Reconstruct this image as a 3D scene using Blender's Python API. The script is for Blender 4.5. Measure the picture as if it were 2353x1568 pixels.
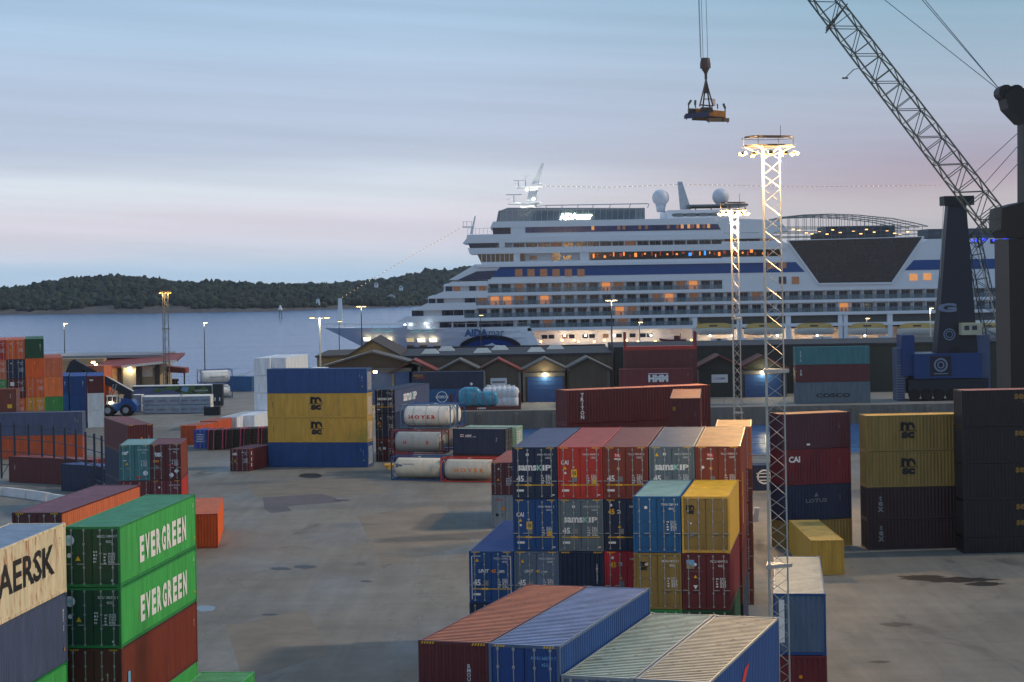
import bpy, math, random
from mathutils import Vector
sc = bpy.context.scene
for o in list(bpy.data.objects): bpy.data.objects.remove(o)
PI = math.pi; R = math.radians
# ------------------------------------------------------------------ camera
CH = 23.12                      # eye height above the yard
FPX, CU, CV, ROLL = 4672.0, 1176.5, 615.0, R(0.96)   # survey constants of the photograph (2353 px wide)
WATER = -2.8
cam_d = bpy.data.cameras.new('camera'); cam = bpy.data.objects.new('camera', cam_d)
sc.collection.objects.link(cam); sc.camera = cam
cam_d.sensor_width = 36.0; cam_d.lens = FPX / 2353 * 36
cam.location = (0, 0, CH); cam.rotation_euler = (R(90), ROLL, 0)
cam_d.shift_y = -(784.1 - CV) / 2353
cam_d.clip_start = 1.0; cam_d.clip_end = 20000
sc.view_settings.view_transform = 'Standard'; sc.view_settings.look = 'None'
sc.view_settings.gamma = 1; sc.view_settings.use_curve_mapping = False
sc.view_settings.exposure = 0.28
# ------------------------------------------------------------------ sky (dusk, thin streaks of high cloud)
def lin(c):
    return tuple(((x/255)/12.92 if x/255 <= .04045 else ((x/255+.055)/1.055)**2.4) for x in c)
world = bpy.data.worlds.new("World"); sc.world = world; world.use_nodes = True
SUN_EL, SUN_AZ = R(20), R(84)
def build_world():
    nt = world.node_tree; N = nt.nodes; Lk = nt.links
    bg = N['Background']
    sky = N.new('ShaderNodeTexSky'); sky.sky_type = 'NISHITA'; sky.sun_disc = False
    sky.sun_elevation = R(1.0); sky.sun_rotation = SUN_AZ
    sk = N.new('ShaderNodeMix'); sk.data_type = 'RGBA'; sk.blend_type = 'MULTIPLY'; sk.inputs[0].default_value = 1
    Lk.new(sky.outputs[0], sk.inputs[6]); sk.inputs[7].default_value = (2.6, 2.6, 2.6, 1)
    geo = N.new('ShaderNodeTexCoord'); sep = N.new('ShaderNodeSeparateXYZ'); Lk.new(geo.outputs['Generated'], sep.inputs[0])
    def math_(op, a, b=None, c=None):
        n = N.new('ShaderNodeMath'); n.operation = op
        for i, x in enumerate((a, b, c)):
            if x is None: continue
            if isinstance(x, (int, float)): n.inputs[i].default_value = x
            else: Lk.new(x, n.inputs[i])
        return n.outputs[0]
    x, z = sep.outputs[0], sep.outputs[2]
    # elevation ramps for the left and right of the view
    def ramp(stops):
        r = N.new('ShaderNodeValToRGB'); Lk.new(zz, r.inputs[0]); r.color_ramp.interpolation = 'B_SPLINE'
        e = r.color_ramp.elements
        while len(e) > 1: e.remove(e[0])
        for i, (p, c) in enumerate(stops):
            el = e[0] if i == 0 else e.new(p)
            el.position = p; el.color = (*lin(c), 1)
        return r.outputs[0]
    # warp elevation by soft noise so the bands undulate
    comb = N.new('ShaderNodeCombineXYZ')
    Lk.new(math_('MULTIPLY', x, 5.0), comb.inputs[0]); Lk.new(math_('MULTIPLY', z, 42.0), comb.inputs[1])
    Lk.new(math_('MULTIPLY', sep.outputs[1], 1.0), comb.inputs[2])
    n1 = N.new('ShaderNodeTexNoise'); Lk.new(comb.outputs[0], n1.inputs[0]); n1.inputs['Scale'].default_value = 1.0; n1.inputs['Detail'].default_value = 5; n1.inputs['Roughness'].default_value = .55
    comb2 = N.new('ShaderNodeCombineXYZ')
    Lk.new(math_('MULTIPLY_ADD', x, 3.0, 7.3), comb2.inputs[0]); Lk.new(math_('MULTIPLY_ADD', z, 95.0, math_('MULTIPLY', x, 6.0)), comb2.inputs[1])
    n2 = N.new('ShaderNodeTexNoise'); Lk.new(comb2.outputs[0], n2.inputs[0]); n2.inputs['Scale'].default_value = 1.0; n2.inputs['Detail'].default_value = 6; n2.inputs['Roughness'].default_value = .6
    w = math_('MULTIPLY_ADD', n1.outputs[0], 0.016, -0.008)
    zz0 = math_('ADD', z, w)
    zz = math_('MULTIPLY', zz0, 5.0)          # 1.0 = 0.2 in height ~ 11.5 degrees
    # v(px)->z: (615-v)/4672 ; *5
    left = ramp([(0.0, (165, 193, 217)), (0.03, (190, 203, 219)), (0.07, (204, 206, 219)), (0.12, (208, 206, 219)), (0.17, (205, 211, 222)), (0.215, (204, 216, 228)), (0.26, (183, 196, 215)), (0.31, (168, 184, 208)), (0.4, (168, 184, 210)), (0.52, (163, 186, 213)), (0.64, (156, 185, 214)), (1.0, (127, 156, 193))])
    right = ramp([(0.0, (173, 177, 185)), (0.08, (179, 179, 185)), (0.15, (182, 179, 187)), (0.2, (160, 149, 168)), (0.26, (149, 150, 175)), (0.33, (160, 169, 190)), (0.46, (150, 170, 194)), (0.66, (119, 159, 182)), (1.0, (97, 135, 167))])
    mx = N.new('ShaderNodeMix'); mx.data_type = 'RGBA'
    mr = N.new('ShaderNodeMapRange'); mr.interpolation_type = 'SMOOTHSTEP'; Lk.new(x, mr.inputs[0]); mr.inputs[1].default_value = -.08; mr.inputs[2].default_value = .24
    Lk.new(mr.outputs[0], mx.inputs[0]); Lk.new(left, mx.inputs[6]); Lk.new(right, mx.inputs[7])
    # streaks
    st = N.new('ShaderNodeMapRange'); Lk.new(n2.outputs[0], st.inputs[0]); st.inputs[1].default_value = .36; st.inputs[2].default_value = .66; st.inputs[3].default_value = .945; st.inputs[4].default_value = 1.035
    mu = N.new('ShaderNodeMix'); mu.data_type = 'RGBA'; mu.blend_type = 'MULTIPLY'; mu.inputs[0].default_value = 1
    Lk.new(mx.outputs[2], mu.inputs[6]); Lk.new(st.outputs[0], mu.inputs[7])
    # mix with the physical sky
    fin = N.new('ShaderNodeMix'); fin.data_type = 'RGBA'; fin.inputs[0].default_value = .985
    Lk.new(sk.outputs[2], fin.inputs[6]); Lk.new(mu.outputs[2], fin.inputs[7])
    # background strength .1 : the cloud colours are scaled up to match that scale
    sc10 = N.new('ShaderNodeMix'); sc10.data_type = 'RGBA'; sc10.blend_type = 'MULTIPLY'; sc10.inputs[0].default_value = 1
    Lk.new(fin.outputs[2], sc10.inputs[6]); sc10.inputs[7].default_value = (9.6, 9.6, 9.6, 1)
    Lk.new(sc10.outputs[2], bg.inputs[0]); bg.inputs[1].default_value = 0.1
build_world()
# ------------------------------------------------------------------ sun lamp: added in place of unseen floodlights on the right
sd = bpy.data.lights.new('sun', 'SUN'); sun = bpy.data.objects.new('sun', sd); sc.collection.objects.link(sun)
sd.energy = 1.45; sd.angle = R(3); sd.color = (1.0, .82, .62)
az = R(84); el = R(38)
_d = Vector((math.cos(el)*math.sin(az), math.cos(el)*math.cos(az), math.sin(el)))
sun.rotation_euler = _d.to_track_quat('Z', 'Y').to_euler()
# ------------------------------------------------------------------ survey helpers: photograph pixel + known height or distance -> place
def ray(u, v):
    a2 = (u-CU)/FPX; b2 = -(v-CV)/FPX; c, s = math.cos(ROLL), math.sin(ROLL)
    return a2*c + b2*s, -a2*s + b2*c
def atZ(u, v, Z):               # point at height Z
    a, b = ray(u, v); Y = (Z-CH)/b
    return Vector((a*Y, Y, Z))
def atY(u, v, Y):               # point at distance Y
    a, b = ray(u, v)
    return Vector((a*Y, Y, CH + b*Y))
# ------------------------------------------------------------------ materials
MATS = {}
def mat(name, rgb, rough=.6, metal=0.0, var=.12, vscale=1.2, rust=0.0, emit=0.0, ecol=None, streak=False, bump=0.0, alpha=1.0, spec=.5, oxide=None):
    if name in MATS: return MATS[name]
    m = bpy.data.materials.new(name); m.use_nodes = True; MATS[name] = m
    nt = m.node_tree; N = nt.nodes; Lk = nt.links; b = N['Principled BSDF']
    base = (*lin(rgb), 1)
    b.inputs['Roughness'].default_value = rough; b.inputs['Metallic'].default_value = metal
    b.inputs['Specular IOR Level'].default_value = spec
    if emit > 0:
        b.inputs['Emission Color'].default_value = (*lin(ecol or rgb), 1); b.inputs['Emission Strength'].default_value = emit
    if var > 0:
        tc = N.new('ShaderNodeTexCoord'); mp = N.new('ShaderNodeMapping')
        oi = N.new('ShaderNodeObjectInfo')
        add = N.new('ShaderNodeVectorMath'); add.operation = 'MULTIPLY_ADD'
        Lk.new(tc.outputs['Object'], mp.inputs[0])
        cmb = N.new('ShaderNodeCombineXYZ')
        for i in range(3): Lk.new(oi.outputs['Random'], cmb.inputs[i])
        add.inputs[1].default_value = (37, 53, 71); Lk.new(cmb.outputs[0], add.inputs[0]); Lk.new(mp.outputs[0], add.inputs[2])
        if streak: mp.inputs['Scale'].default_value = (2.2, 2.2, .35)
        no = N.new('ShaderNodeTexNoise'); Lk.new(add.outputs[0], no.inputs[0]); no.inputs['Scale'].default_value = vscale; no.inputs['Detail'].default_value = 6; no.inputs['Roughness'].default_value = .62
        mr = N.new('ShaderNodeMapRange'); Lk.new(no.outputs[0], mr.inputs[0]); mr.inputs[1].default_value = .3; mr.inputs[2].default_value = .7
        mr.inputs[3].default_value = 1-var; mr.inputs[4].default_value = 1+var
        mul = N.new('ShaderNodeMix'); mul.data_type = 'RGBA'; mul.blend_type = 'MULTIPLY'; mul.inputs[0].default_value = 1
        mul.inputs[6].default_value = base; Lk.new(mr.outputs[0], mul.inputs[7]); out = mul.outputs[2]
        if rust > 0:
            n2 = N.new('ShaderNodeTexNoise'); Lk.new(add.outputs[0], n2.inputs[0]); n2.inputs['Scale'].default_value = vscale*2.3; n2.inputs['Detail'].default_value = 9; n2.inputs['Roughness'].default_value = .7
            r2 = N.new('ShaderNodeMapRange'); Lk.new(n2.outputs[0], r2.inputs[0]); r2.inputs[1].default_value = .72-rust*.25; r2.inputs[2].default_value = .8-rust*.2
            r2.inputs[4].default_value = .85
            mm = N.new('ShaderNodeMix'); mm.data_type = 'RGBA'; Lk.new(r2.outputs[0], mm.inputs[0]); Lk.new(out, mm.inputs[6]); mm.inputs[7].default_value = (*lin(oxide or (96, 56, 36)), 1); out = mm.outputs[2]
        Lk.new(out, b.inputs['Base Color'])
        if bump > 0:
            bn = N.new('ShaderNodeBump'); bn.inputs['Strength'].default_value = bump; bn.inputs['Distance'].default_value = .05
            Lk.new(no.outputs[0], bn.inputs['Height']); Lk.new(bn.outputs[0], b.inputs['Normal'])
    else: b.inputs['Base Color'].default_value = base
    if alpha < 1: b.inputs['Alpha'].default_value = alpha
    return m
# ------------------------------------------------------------------ mesh builder
COL = sc.collection
class MB:
    def __init__(s): s.v = []; s.f = []; s.m = []; s.k = 0
    def mat(s, k): s.k = k; return s
    def add(s, vs, fs):
        n = len(s.v); s.v += [tuple(p) for p in vs]; s.f += [tuple(i+n for i in f) for f in fs]; s.m += [s.k]*len(fs); return s
    def box(s, x0, x1, y0, y1, z0, z1):
        return s.add([(x0,y0,z0),(x1,y0,z0),(x1,y1,z0),(x0,y1,z0),(x0,y0,z1),(x1,y0,z1),(x1,y1,z1),(x0,y1,z1)],
                     [(0,3,2,1),(4,5,6,7),(0,1,5,4),(1,2,6,5),(2,3,7,6),(3,0,4,7)])
    def hexa(s, p): return s.add(p, [(0,3,2,1),(4,5,6,7),(0,1,5,4),(1,2,6,5),(2,3,7,6),(3,0,4,7)])
    def quad(s, a, b, c, d): return s.add([a,b,c,d], [(0,1,2,3)])
    def bar(s, p, q, r, n=4, r2=None, cap=True):
        p = Vector(p); q = Vector(q); d = q-p
        if d.length < 1e-6: return s
        d.normalize(); a = Vector((0,0,1)) if abs(d.z) < .9 else Vector((1,0,0))
        x = d.cross(a).normalized(); y = d.cross(x)
        r2 = r if r2 is None else r2
        vs = []
        for c, rr in ((p, r), (q, r2)):
            for i in range(n):
                t = 2*PI*(i+.5)/n; vs.append(c + x*math.cos(t)*rr + y*math.sin(t)*rr)
        fs = [(i, (i+1) % n, n+(i+1) % n, n+i) for i in range(n)]
        if cap: fs += [tuple(range(n-1,-1,-1)), tuple(range(n, 2*n))]
        return s.add(vs, fs)
    def prism(s, poly, y0, y1):      # poly in (x,z), extruded along y ; poly counter-clockwise seen from -y
        n = len(poly); vs = [(x, y0, z) for x, z in poly] + [(x, y1, z) for x, z in poly]
        fs = [tuple(range(n)), tuple(range(2*n-1, n-1, -1))] + [(i, n+i, n+(i+1) % n, (i+1) % n) for i in range(n)]
        return s.add(vs, fs)
    def prismz(s, poly, z0, z1):     # poly in (x,y) counter-clockwise from above
        n = len(poly); vs = [(x, y, z0) for x, y in poly] + [(x, y, z1) for x, y in poly]
        fs = [tuple(range(n-1,-1,-1)), tuple(range(n, 2*n))] + [(i, (i+1) % n, n+(i+1) % n, n+i) for i in range(n)]
        return s.add(vs, fs)
    def lathe(s, c, prof, n=20, axis='z', a0=0, a1=2*PI):   # prof: (r, h)
        vs = []; k = len(prof); full = abs(a1-a0-2*PI) < 1e-6; m = n if full else n+1
        for i in range(m):
            t = a0 + (a1-a0)*i/n
            for r, h in prof:
                if axis == 'z': vs.append((c[0]+r*math.cos(t), c[1]+r*math.sin(t), c[2]+h))
                elif axis == 'x': vs.append((c[0]+h, c[1]+r*math.cos(t), c[2]+r*math.sin(t)))
                else: vs.append((c[0]+r*math.cos(t), c[1]+h, c[2]+r*math.sin(t)))
        fs = []
        for i in range(n):
            j = (i+1) % m
            for q in range(k-1): fs.append((i*k+q, j*k+q, j*k+q+1, i*k+q+1))
        return s.add(vs, fs)
    def mesh(s, name, mats, smooth=False):
        me = bpy.data.meshes.new(name); me.from_pydata(s.v, [], s.f)
        if not isinstance(mats, (list, tuple)): mats = [mats]
        for m in mats: me.materials.append(m)
        if len(mats) > 1: me.polygons.foreach_set('material_index', s.m)
        if smooth: me.polygons.foreach_set('use_smooth', [True]*len(s.f))
        me.update(); return me
    def build(s, name, mats, parent=None, world=False, smooth=False):
        if world and parent is not None:
            L = parent.location; s.v = [(a-L[0], b-L[1], c-L[2]) for a, b, c in s.v]
        o = bpy.data.objects.new(name, s.mesh(name, mats, smooth)); COL.objects.link(o)
        if parent is not None: o.parent = parent
        return o
def tag(o, label=None, cat=None, group=None, kind=None):
    if label: o['label'] = label
    if cat: o['category'] = cat
    if group: o['group'] = group
    if kind: o['kind'] = kind
    return o
def thing(name, label, cat, loc=(0,0,0), rz=0.0, group=None):
    o = bpy.data.objects.new(name, None); COL.objects.link(o); o.location = loc; o.rotation_euler = (0,0,rz)
    o.empty_display_size = .5
    return tag(o, label, cat, group)
def inst(name, me, parent, loc=(0,0,0)):
    o = bpy.data.objects.new(name, me); COL.objects.link(o); o.parent = parent; o.location = loc; return o
def copy_tree(o, parent=None):
    c = o.copy(); COL.objects.link(c); c.parent = parent
    for ch in list(o.children): copy_tree(ch, c)
    return c
# ------------------------------------------------------------------ lettering
_tc = {}
def glyphs(txt, bold=0.0, shear=0.0, space=1.0):
    k = (txt, bold, shear, space)
    if k in _tc: return _tc[k]
    cu = bpy.data.curves.new('txt', 'FONT'); cu.body = txt; cu.size = 1; cu.offset = bold; cu.shear = shear; cu.space_character = space; cu.resolution_u = 2; cu.fill_mode = 'FRONT'
    ob = bpy.data.objects.new('txt', cu); COL.objects.link(ob)
    dg = bpy.context.evaluated_depsgraph_get(); dg.update()
    me = bpy.data.meshes.new_from_object(ob.evaluated_get(dg))
    vs = [(v.co.x, v.co.y) for v in me.vertices]; fs = [tuple(p.vertices) for p in me.polygons]
    bpy.data.objects.remove(ob); bpy.data.curves.remove(cu); bpy.data.meshes.remove(me)
    if not vs: vs = [(0,0)]
    x0 = min(v[0] for v in vs); x1 = max(v[0] for v in vs); y0 = min(v[1] for v in vs); y1 = max(v[1] for v in vs)
    _tc[k] = (vs, fs, x0, x1, y0, y1); return _tc[k]
def put_text(mb, txt, o, xd, zd, cx, cz, h, w=None, bold=.02, shear=0.0, vertical=False, space=1.0):
    """text of cap height h centred at (cx,cz) in the plane (o, xd, zd); w stretches to that width"""
    o = Vector(o); xd = Vector(xd); zd = Vector(zd)
    if vertical:
        n = len(txt); st = h*1.12
        for i, ch in enumerate(txt):
            if ch != ' ': put_text(mb, ch, o, xd, zd, cx, cz + st*(n-1)/2 - i*st, h, None, bold, shear)
        return
    vs, fs, x0, x1, y0, y1 = glyphs(txt, bold, shear, space)
    H = max(y1-y0, 1e-3) if any(c in txt.upper() for c in 'ABCDEFGHIKLMNOPRSTUVXYZ0123456789') else .7
    sy = h/H; sx = sy if w is None else w/max(x1-x0, 1e-3)
    mb.add([o + xd*((x-(x0+x1)/2)*sx+cx) + zd*((y-(y0+y1)/2)*sy+cz) for x, y in vs], fs)
def put_rect(mb, o, xd, zd, x0, x1, z0, z1):
    o = Vector(o); xd = Vector(xd); zd = Vector(zd)
    mb.add([o+xd*x0+zd*z0, o+xd*x1+zd*z0, o+xd*x1+zd*z1, o+xd*x0+zd*z1], [(0,1,2,3)])
def put_poly(mb, o, xd, zd, pts):
    o = Vector(o); xd = Vector(xd); zd = Vector(zd)
    mb.add([o+xd*x+zd*z for x, z in pts], [tuple(range(len(pts)))])
def put_disc(mb, o, xd, zd, cx, cz, r, n=14, r0=0):
    if r0 == 0: put_poly(mb, o, xd, zd, [(cx+r*math.cos(2*PI*i/n), cz+r*math.sin(2*PI*i/n)) for i in range(n)])
    else:
        for i in range(n):
            a, b = 2*PI*i/n, 2*PI*(i+1)/n
            put_poly(mb, o, xd, zd, [(cx+r0*math.cos(a), cz+r0*math.sin(a)), (cx+r*math.cos(a), cz+r*math.sin(a)), (cx+r*math.cos(b), cz+r*math.sin(b)), (cx+r0*math.cos(b), cz+r0*math.sin(b))])
# ------------------------------------------------------------------ containers
PAINT = {  # base colours
 'navy': (24, 40, 70), 'blue': (16, 68, 128), 'midblue': (26, 88, 138), 'royal': (40, 72, 168), 'steel': (84, 104, 130), 'greyblue': (74, 86, 116),
 'teal': (60, 120, 122), 'palegreen': (140, 178, 160), 'green': (34, 130, 66), 'egreen': (66, 170, 84), 'darkgreen': (20, 74, 44), 'yellow': (196, 156, 62),
 'maroon': (92, 34, 36), 'brown': (120, 52, 36), 'wine': (110, 34, 42), 'red': (176, 48, 36), 'orange': (222, 98, 34), 'dorange': (196, 84, 38), 'salmon': (206, 110, 72),
 'cream': (226, 212, 176), 'white': (222, 226, 230), 'grey': (136, 144, 146), 'slate': (92, 108, 118), 'black': (15, 16, 24), 'crimson': (184, 26, 44), 'lgreen': (60, 140, 70), 'gold': (226, 150, 50), 'peach': (236, 124, 62), 'shadedyellow': (134, 112, 56), 'shadedmaroon': (40, 22, 30), 'plum': (74, 38, 52), 'dimred': (108, 30, 42)}  # the dim yellow and near-black maroon hold shade in their colour
def paint(k):
    return mat(k+'_container_paint', PAINT[k], rough=.42, var=.2, vscale=.9, rust=.75 if k == 'cream' else .38, streak=True, oxide=(170, 96, 60) if k == 'cream' else None)
def rooftrough(k, special=None, f=.72):  # troughs darker: dirt plus the shade of the ribs put into the colour
    c = special or tuple(int(x*.85+28) for x in PAINT[k]); c = tuple(int(x*f+4) for x in c)
    return mat('roof_trough_dirt_shade_%d_%d_%d' % c, c, rough=.75, var=.3, vscale=1.5, rust=.3)
def roofpaint(k, special=None):  # special tint: wear on some roofs, light put into the colour on others
    if special: return mat(k+'_worn_lit_roof_%d_%d_%d' % special, special, rough=.5, var=.28, vscale=1.1, rust=.6)
    c = PAINT[k]; c = tuple(int(x*.85+28) for x in c)
    return mat(k+'_roof_paint', c, rough=.5, var=.3, vscale=.8, rust=.5)
GALV = lambda: mat('galvanised_steel', (168, 170, 168), rough=.4, metal=.4, var=.15)
DARKSTEEL = lambda: mat('dark_painted_steel', (44, 42, 44), rough=.6, var=.15)
_cm = {}
HS, HH = 2.591, 2.896
LEN = {'20': 6.058, '40': 12.192, '45': 13.716, '10': 3.0}
WID = {'20': 2.438, '40': 2.438, '45': 2.5, '10': 1.8}
def corr(mb, p0, d, n_out, length, z0, z1, pitch=.278, depth=.036):
    """vertical corrugated sheet from p0 along d ; outward normal n_out"""
    p0 = Vector(p0); d = Vector(d); no = Vector(n_out)
    n = max(1, round(length/pitch)); pt = length/n; a, b = .26, .24
    prof = []
    for i in range(n):
        t = i*pt; prof += [(t, 0), (t+a*pt, 0), (t+(a+b)*pt, -depth), (t+(2*a+b)*pt, -depth)]
    prof.append((length, 0))
    vs = []
    for t, e in prof:
        q = p0 + d*t + no*e; vs += [(q.x, q.y, z0), (q.x, q.y, z1)]
    mb.add(vs, [(2*i, 2*i+2, 2*i+3, 2*i+1) for i in range(len(prof)-1)])
def cmesh(key):
    if key in _cm: return _cm[key]
    what, t, h = key; L, W = LEN[t], WID[t]; H = HS if h == 'S' else HH if h == 'H' else h
    mb = MB()
    if what == 'walls':
        corr(mb, (.012, L-.1, 0), (0,-1,0), (-1,0,0), L-.2, .16, H-.1)
        corr(mb, (W-.012, .1, 0), (0,1,0), (1,0,0), L-.2, .16, H-.1)
        corr(mb, (W-.1, L-.012, 0), (-1,0,0), (0,1,0), W-.2, .16, H-.1, .25, .045)
    elif what == 'smooth':       # reefer: flat insulated panels with thin ribs
        mb.box(.012, W-.012, .06, L-.02, .16, H-.06)
        for i in range(1, 9): mb.box(.006, W-.006, L*i/9-.02, L*i/9+.02, .2, H-.1)
    elif what == 'roof':
        n = round((L-.3)/.26); pt = (L-.3)/n; prof = [(.06, H-.03), (.15, H-.03)]
        for i in range(n):
            y = .15+i*pt; prof += [(y+pt*.46, H-.03), (y+pt*.56, H-.062), (y+pt*.9, H-.062), (y+pt, H-.03)]
        prof.append((L-.06, H-.03)); vs = []
        for y, z in prof: vs += [(.05, y, z), (W-.05, y, z)]
        mb.add(vs, [(2*i, 2*i+1, 2*i+3, 2*i+2) for i in range(len(prof)-1)])
        for i in range(n): mb.m[1+4*i+1] = 1; mb.m[1+4*i+2] = 1; mb.m[1+4*i+3] = 1
    elif what == 'flatroof':
        mb.box(.03, W-.03, .05, L-.03, H-.06, H-.02)
    elif what == 'frame':
        for x in (0, W-.1):
            for y in (.0, L-.1): mb.box(x, x+.1, y, y+.1, .118, H-.118)
            mb.box(x+.02, x+.08, .1, L-.1, H-.1, H-.015)
            mb.box(x+.02, x+.08, .1, L-.1, .02, .17)
        for y in (.01, L-.09):
            mb.box(.1, W-.1, y, y+.08, H-.12, H-.012); mb.box(.1, W-.1, y, y+.08, .02, .15)
        for x in (-.003, W-.159):
            for y in (-.003, L-.175):
                for z in (0, H-.118): mb.box(x, x+.162, y, y+.178, z, z+.118)
        mb.box(.1, W-.1, .1, L-.1, .12, .15)
    elif what == 'door':
        x0, x1 = .11, W/2-.012; z0, z1 = .16, H-.13
        mb.box(x0, x1, .045, .075, z0, z1)
        n = 4; hh = (z1-z0)/n
        for i in range(n):
            mb.box(x0+.05, x1-.05, .028, .045, z0+i*hh+.13, z0+(i+1)*hh-.03)
        mb.box(x0, x1, .03, .045, z0, z0+.05); mb.box(x0, x1, .03, .045, z1-.05, z1)
        for z in (z0+.25, z0+.9, z0+1.6, z1-.25): mb.box(x0-.05, x0+.02, .012, .044, z-.06, z+.06)
    elif what == 'rod':
        mb.bar((0, .0, .13), (0, .0, H-.1), .021, 6)
        for z in (.16, .85, H/2+.15, H-.75, H-.16): mb.box(-.045, .045, -.02, .03, z-.04, z+.04)
        mb.box(-.3, .02, -.03, -.012, .98, 1.02)
    _cm[key] = mb.mesh(what if what != 'smooth' else 'walls', [mat('placeholder_paint', (128,128,128))]*(2 if what == 'roof' else 1))
    return _cm[key]
def setmat(o, m, m2=None):
    if m2 is not None: o.material_slots[1].link = 'OBJECT'; o.material_slots[1].material = m2
    o.material_slots[0].link = 'OBJECT'; o.material_slots[0].material = m
LET = lambda c: {'w': mat('white_lettering', (224, 226, 226), .6, var=.08), 'k': mat('black_lettering', (26, 26, 30), .6, var=.1), 'y': mat('yellow_lettering', (236, 184, 20), .6, var=.08),
        'r': mat('red_lettering', (190, 40, 44), .6, var=.1), 'o': mat('orange_lettering', (222, 132, 30), .6, var=.1), 'c': mat('pale_teal_lettering', (150, 205, 196), .6, var=.08),
        'n': mat('navy_lettering', (24, 52, 110), .6, var=.1), 'g': mat('grey_plate', (120, 124, 128), .6, var=.1), 'b': mat('pale_blue_plate', (110, 170, 214), .6, var=.1), 'e': mat('dull_ochre_lettering', (150, 112, 40), .6, var=.1)}[c]
# mark items: (face, kind, colour, *args) ; face D door, E blind end, C side towards the viewer, O other side ; x from the centre of the face, z from the floor
def container(t, h, col, origin, rz, marks=(), label='', group=None, roof=None, walls='walls', detail=2, name='shipping_container', cside='left', wcol=None, dcol=None, frame=None, troughtone=.72):
    L, W = LEN[t], WID[t]; H = HS if h == 'S' else HH if h == 'H' else h
    e = thing(name, label, 'container', origin, rz, group)
    pm = paint(col)
    w = inst('walls', cmesh((walls, t, h)), e); setmat(w, pm if wcol is None else paint(wcol))
    r = inst('roof', cmesh(('roof' if walls == 'walls' else 'flatroof', t, h)), e); setmat(r, roofpaint(col, roof), rooftrough(col, roof, troughtone) if walls == 'walls' else None)
    f = inst('frame', cmesh(('frame', t, h)), e); setmat(f, pm if frame is None else paint(frame))
    dm = cmesh(('door', t, h)); dp = pm if dcol is None else paint(dcol)
    for s in (0, 1):
        d = inst('door', dm, e); setmat(d, dp)
        if s: d.location = (W, 0.0, 0); d.scale = (-1, 1, 1)
        if detail >= 1:
            for x in (.32, .86):
                q = inst('locking_rod', cmesh(('rod', t, h)), d, (x, -.002, 0)); setmat(q, GALV())
    faces = {'D': ((W/2, .004, 0), (1,0,0)), 'E': ((W/2, L+.006, 0), (-1,0,0)), 'L': ((-.002, L/2, 0), (0,-1,0)), 'R': ((W+.002, L/2, 0), (0,1,0))}
    by = {}
    for it in marks:
        fc = it[0]
        if fc == 'C': fc = 'L' if cside == 'left' else 'R'
        if fc == 'O': fc = 'R' if cside == 'left' else 'L'
        by.setdefault(fc, []).append(it[1:])
    for fc, its in by.items():
        o, xd = faces[fc]; cols = sorted(set(i[1] for i in its)); mb = MB()
        for it in its:
            k, c = it[0], it[1]; a = it[2:]; mb.mat(cols.index(c)); zd = (0,0,1)
            if k == 't': put_text(mb, a[0], o, xd, zd, a[1], a[2], a[3], a[4] if len(a) > 4 else None, a[5] if len(a) > 5 else .02, a[6] if len(a) > 6 else 0)
            elif k == 'v': put_text(mb, a[0], o, xd, zd, a[1], a[2], a[3], None, a[4] if len(a) > 4 else .01, 0, True)
            elif k == 'b': put_rect(mb, o, xd, zd, a[0], a[1], a[2], a[3])
            elif k == 'B':
                oo = Vector(o) + Vector(xd).cross(Vector(zd))*.003; put_rect(mb, oo, xd, zd, a[0], a[1], a[2], a[3])
            elif k == 'T':
                oo = Vector(o) + Vector(xd).cross(Vector(zd))*.006; put_text(mb, a[0], oo, xd, zd, a[1], a[2], a[3], a[4] if len(a) > 4 else None, .03)
            elif k == 'd': put_disc(mb, o, xd, zd, a[0], a[1], a[2])
            elif k == 'ring': put_disc(mb, o, xd, zd, a[0], a[1], a[2], 20, a[3])
            elif k == 'tri': s = a[2]; put_poly(mb, o, xd, zd, [(a[0]-s/2, a[1]-s*.45), (a[0]+s/2, a[1]-s*.45), (a[0], a[1]+s*.45)])
            elif k == 'vtri': s = a[2]; put_poly(mb, o, xd, zd, [(a[0]-s/2, a[1]+s*.45), (a[0], a[1]-s*.45), (a[0]+s/2, a[1]+s*.45)])
            elif k == 'p': put_poly(mb, o, xd, zd, a[0])
            elif k == 'star':
                pts = [(a[0]+a[2]*(1 if i % 2 else .38)*math.cos(PI*i/8+PI/8), a[1]+a[2]*(1 if i % 2 else .38)*math.sin(PI*i/8+PI/8)) for i in range(16)]
                put_poly(mb, Vector(o)+Vector(xd).cross(Vector(zd))*.004, xd, zd, pts)
            elif k == 'rows':     # fine print: x0,x1,ztop,n,dz
                rr = random.Random(int(a[0]*977)+int(a[2]*31))
                for i in range(a[3]):
                    z = a[2]-i*a[4]; x = a[0]
                    while x < a[1]-.03:
                        wd = rr.uniform(.03, .1); put_rect(mb, o, xd, zd, x, min(x+wd, a[1]), z-a[4]*.55, z); x += wd+rr.uniform(.02, .05)
            elif k == 'haz':      # slanted hazard bars on the header
                for i in range(5):
                    x = a[0]+i*.095; put_poly(mb, o, xd, zd, [(x, a[1]), (x+.05, a[1]), (x+.09, a[1]+.075), (x+.04, a[1]+.075)])
            elif k == 'arrow':
                x0, x1, z = a[:3]; put_rect(mb, o, xd, zd, x0+.09, x1-.09 if len(a) > 3 and a[3] == 2 else x1, z-.022, z+.022)
                put_poly(mb, o, xd, zd, [(x0, z), (x0+.1, z-.05), (x0+.1, z+.05)])
                if len(a) > 3 and a[3] == 2: put_poly(mb, o, xd, zd, [(x1-.1, z-.05), (x1, z), (x1-.1, z+.05)])
        mb.build('lettering', [LET(c) for c in cols], e)
    return e
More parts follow.
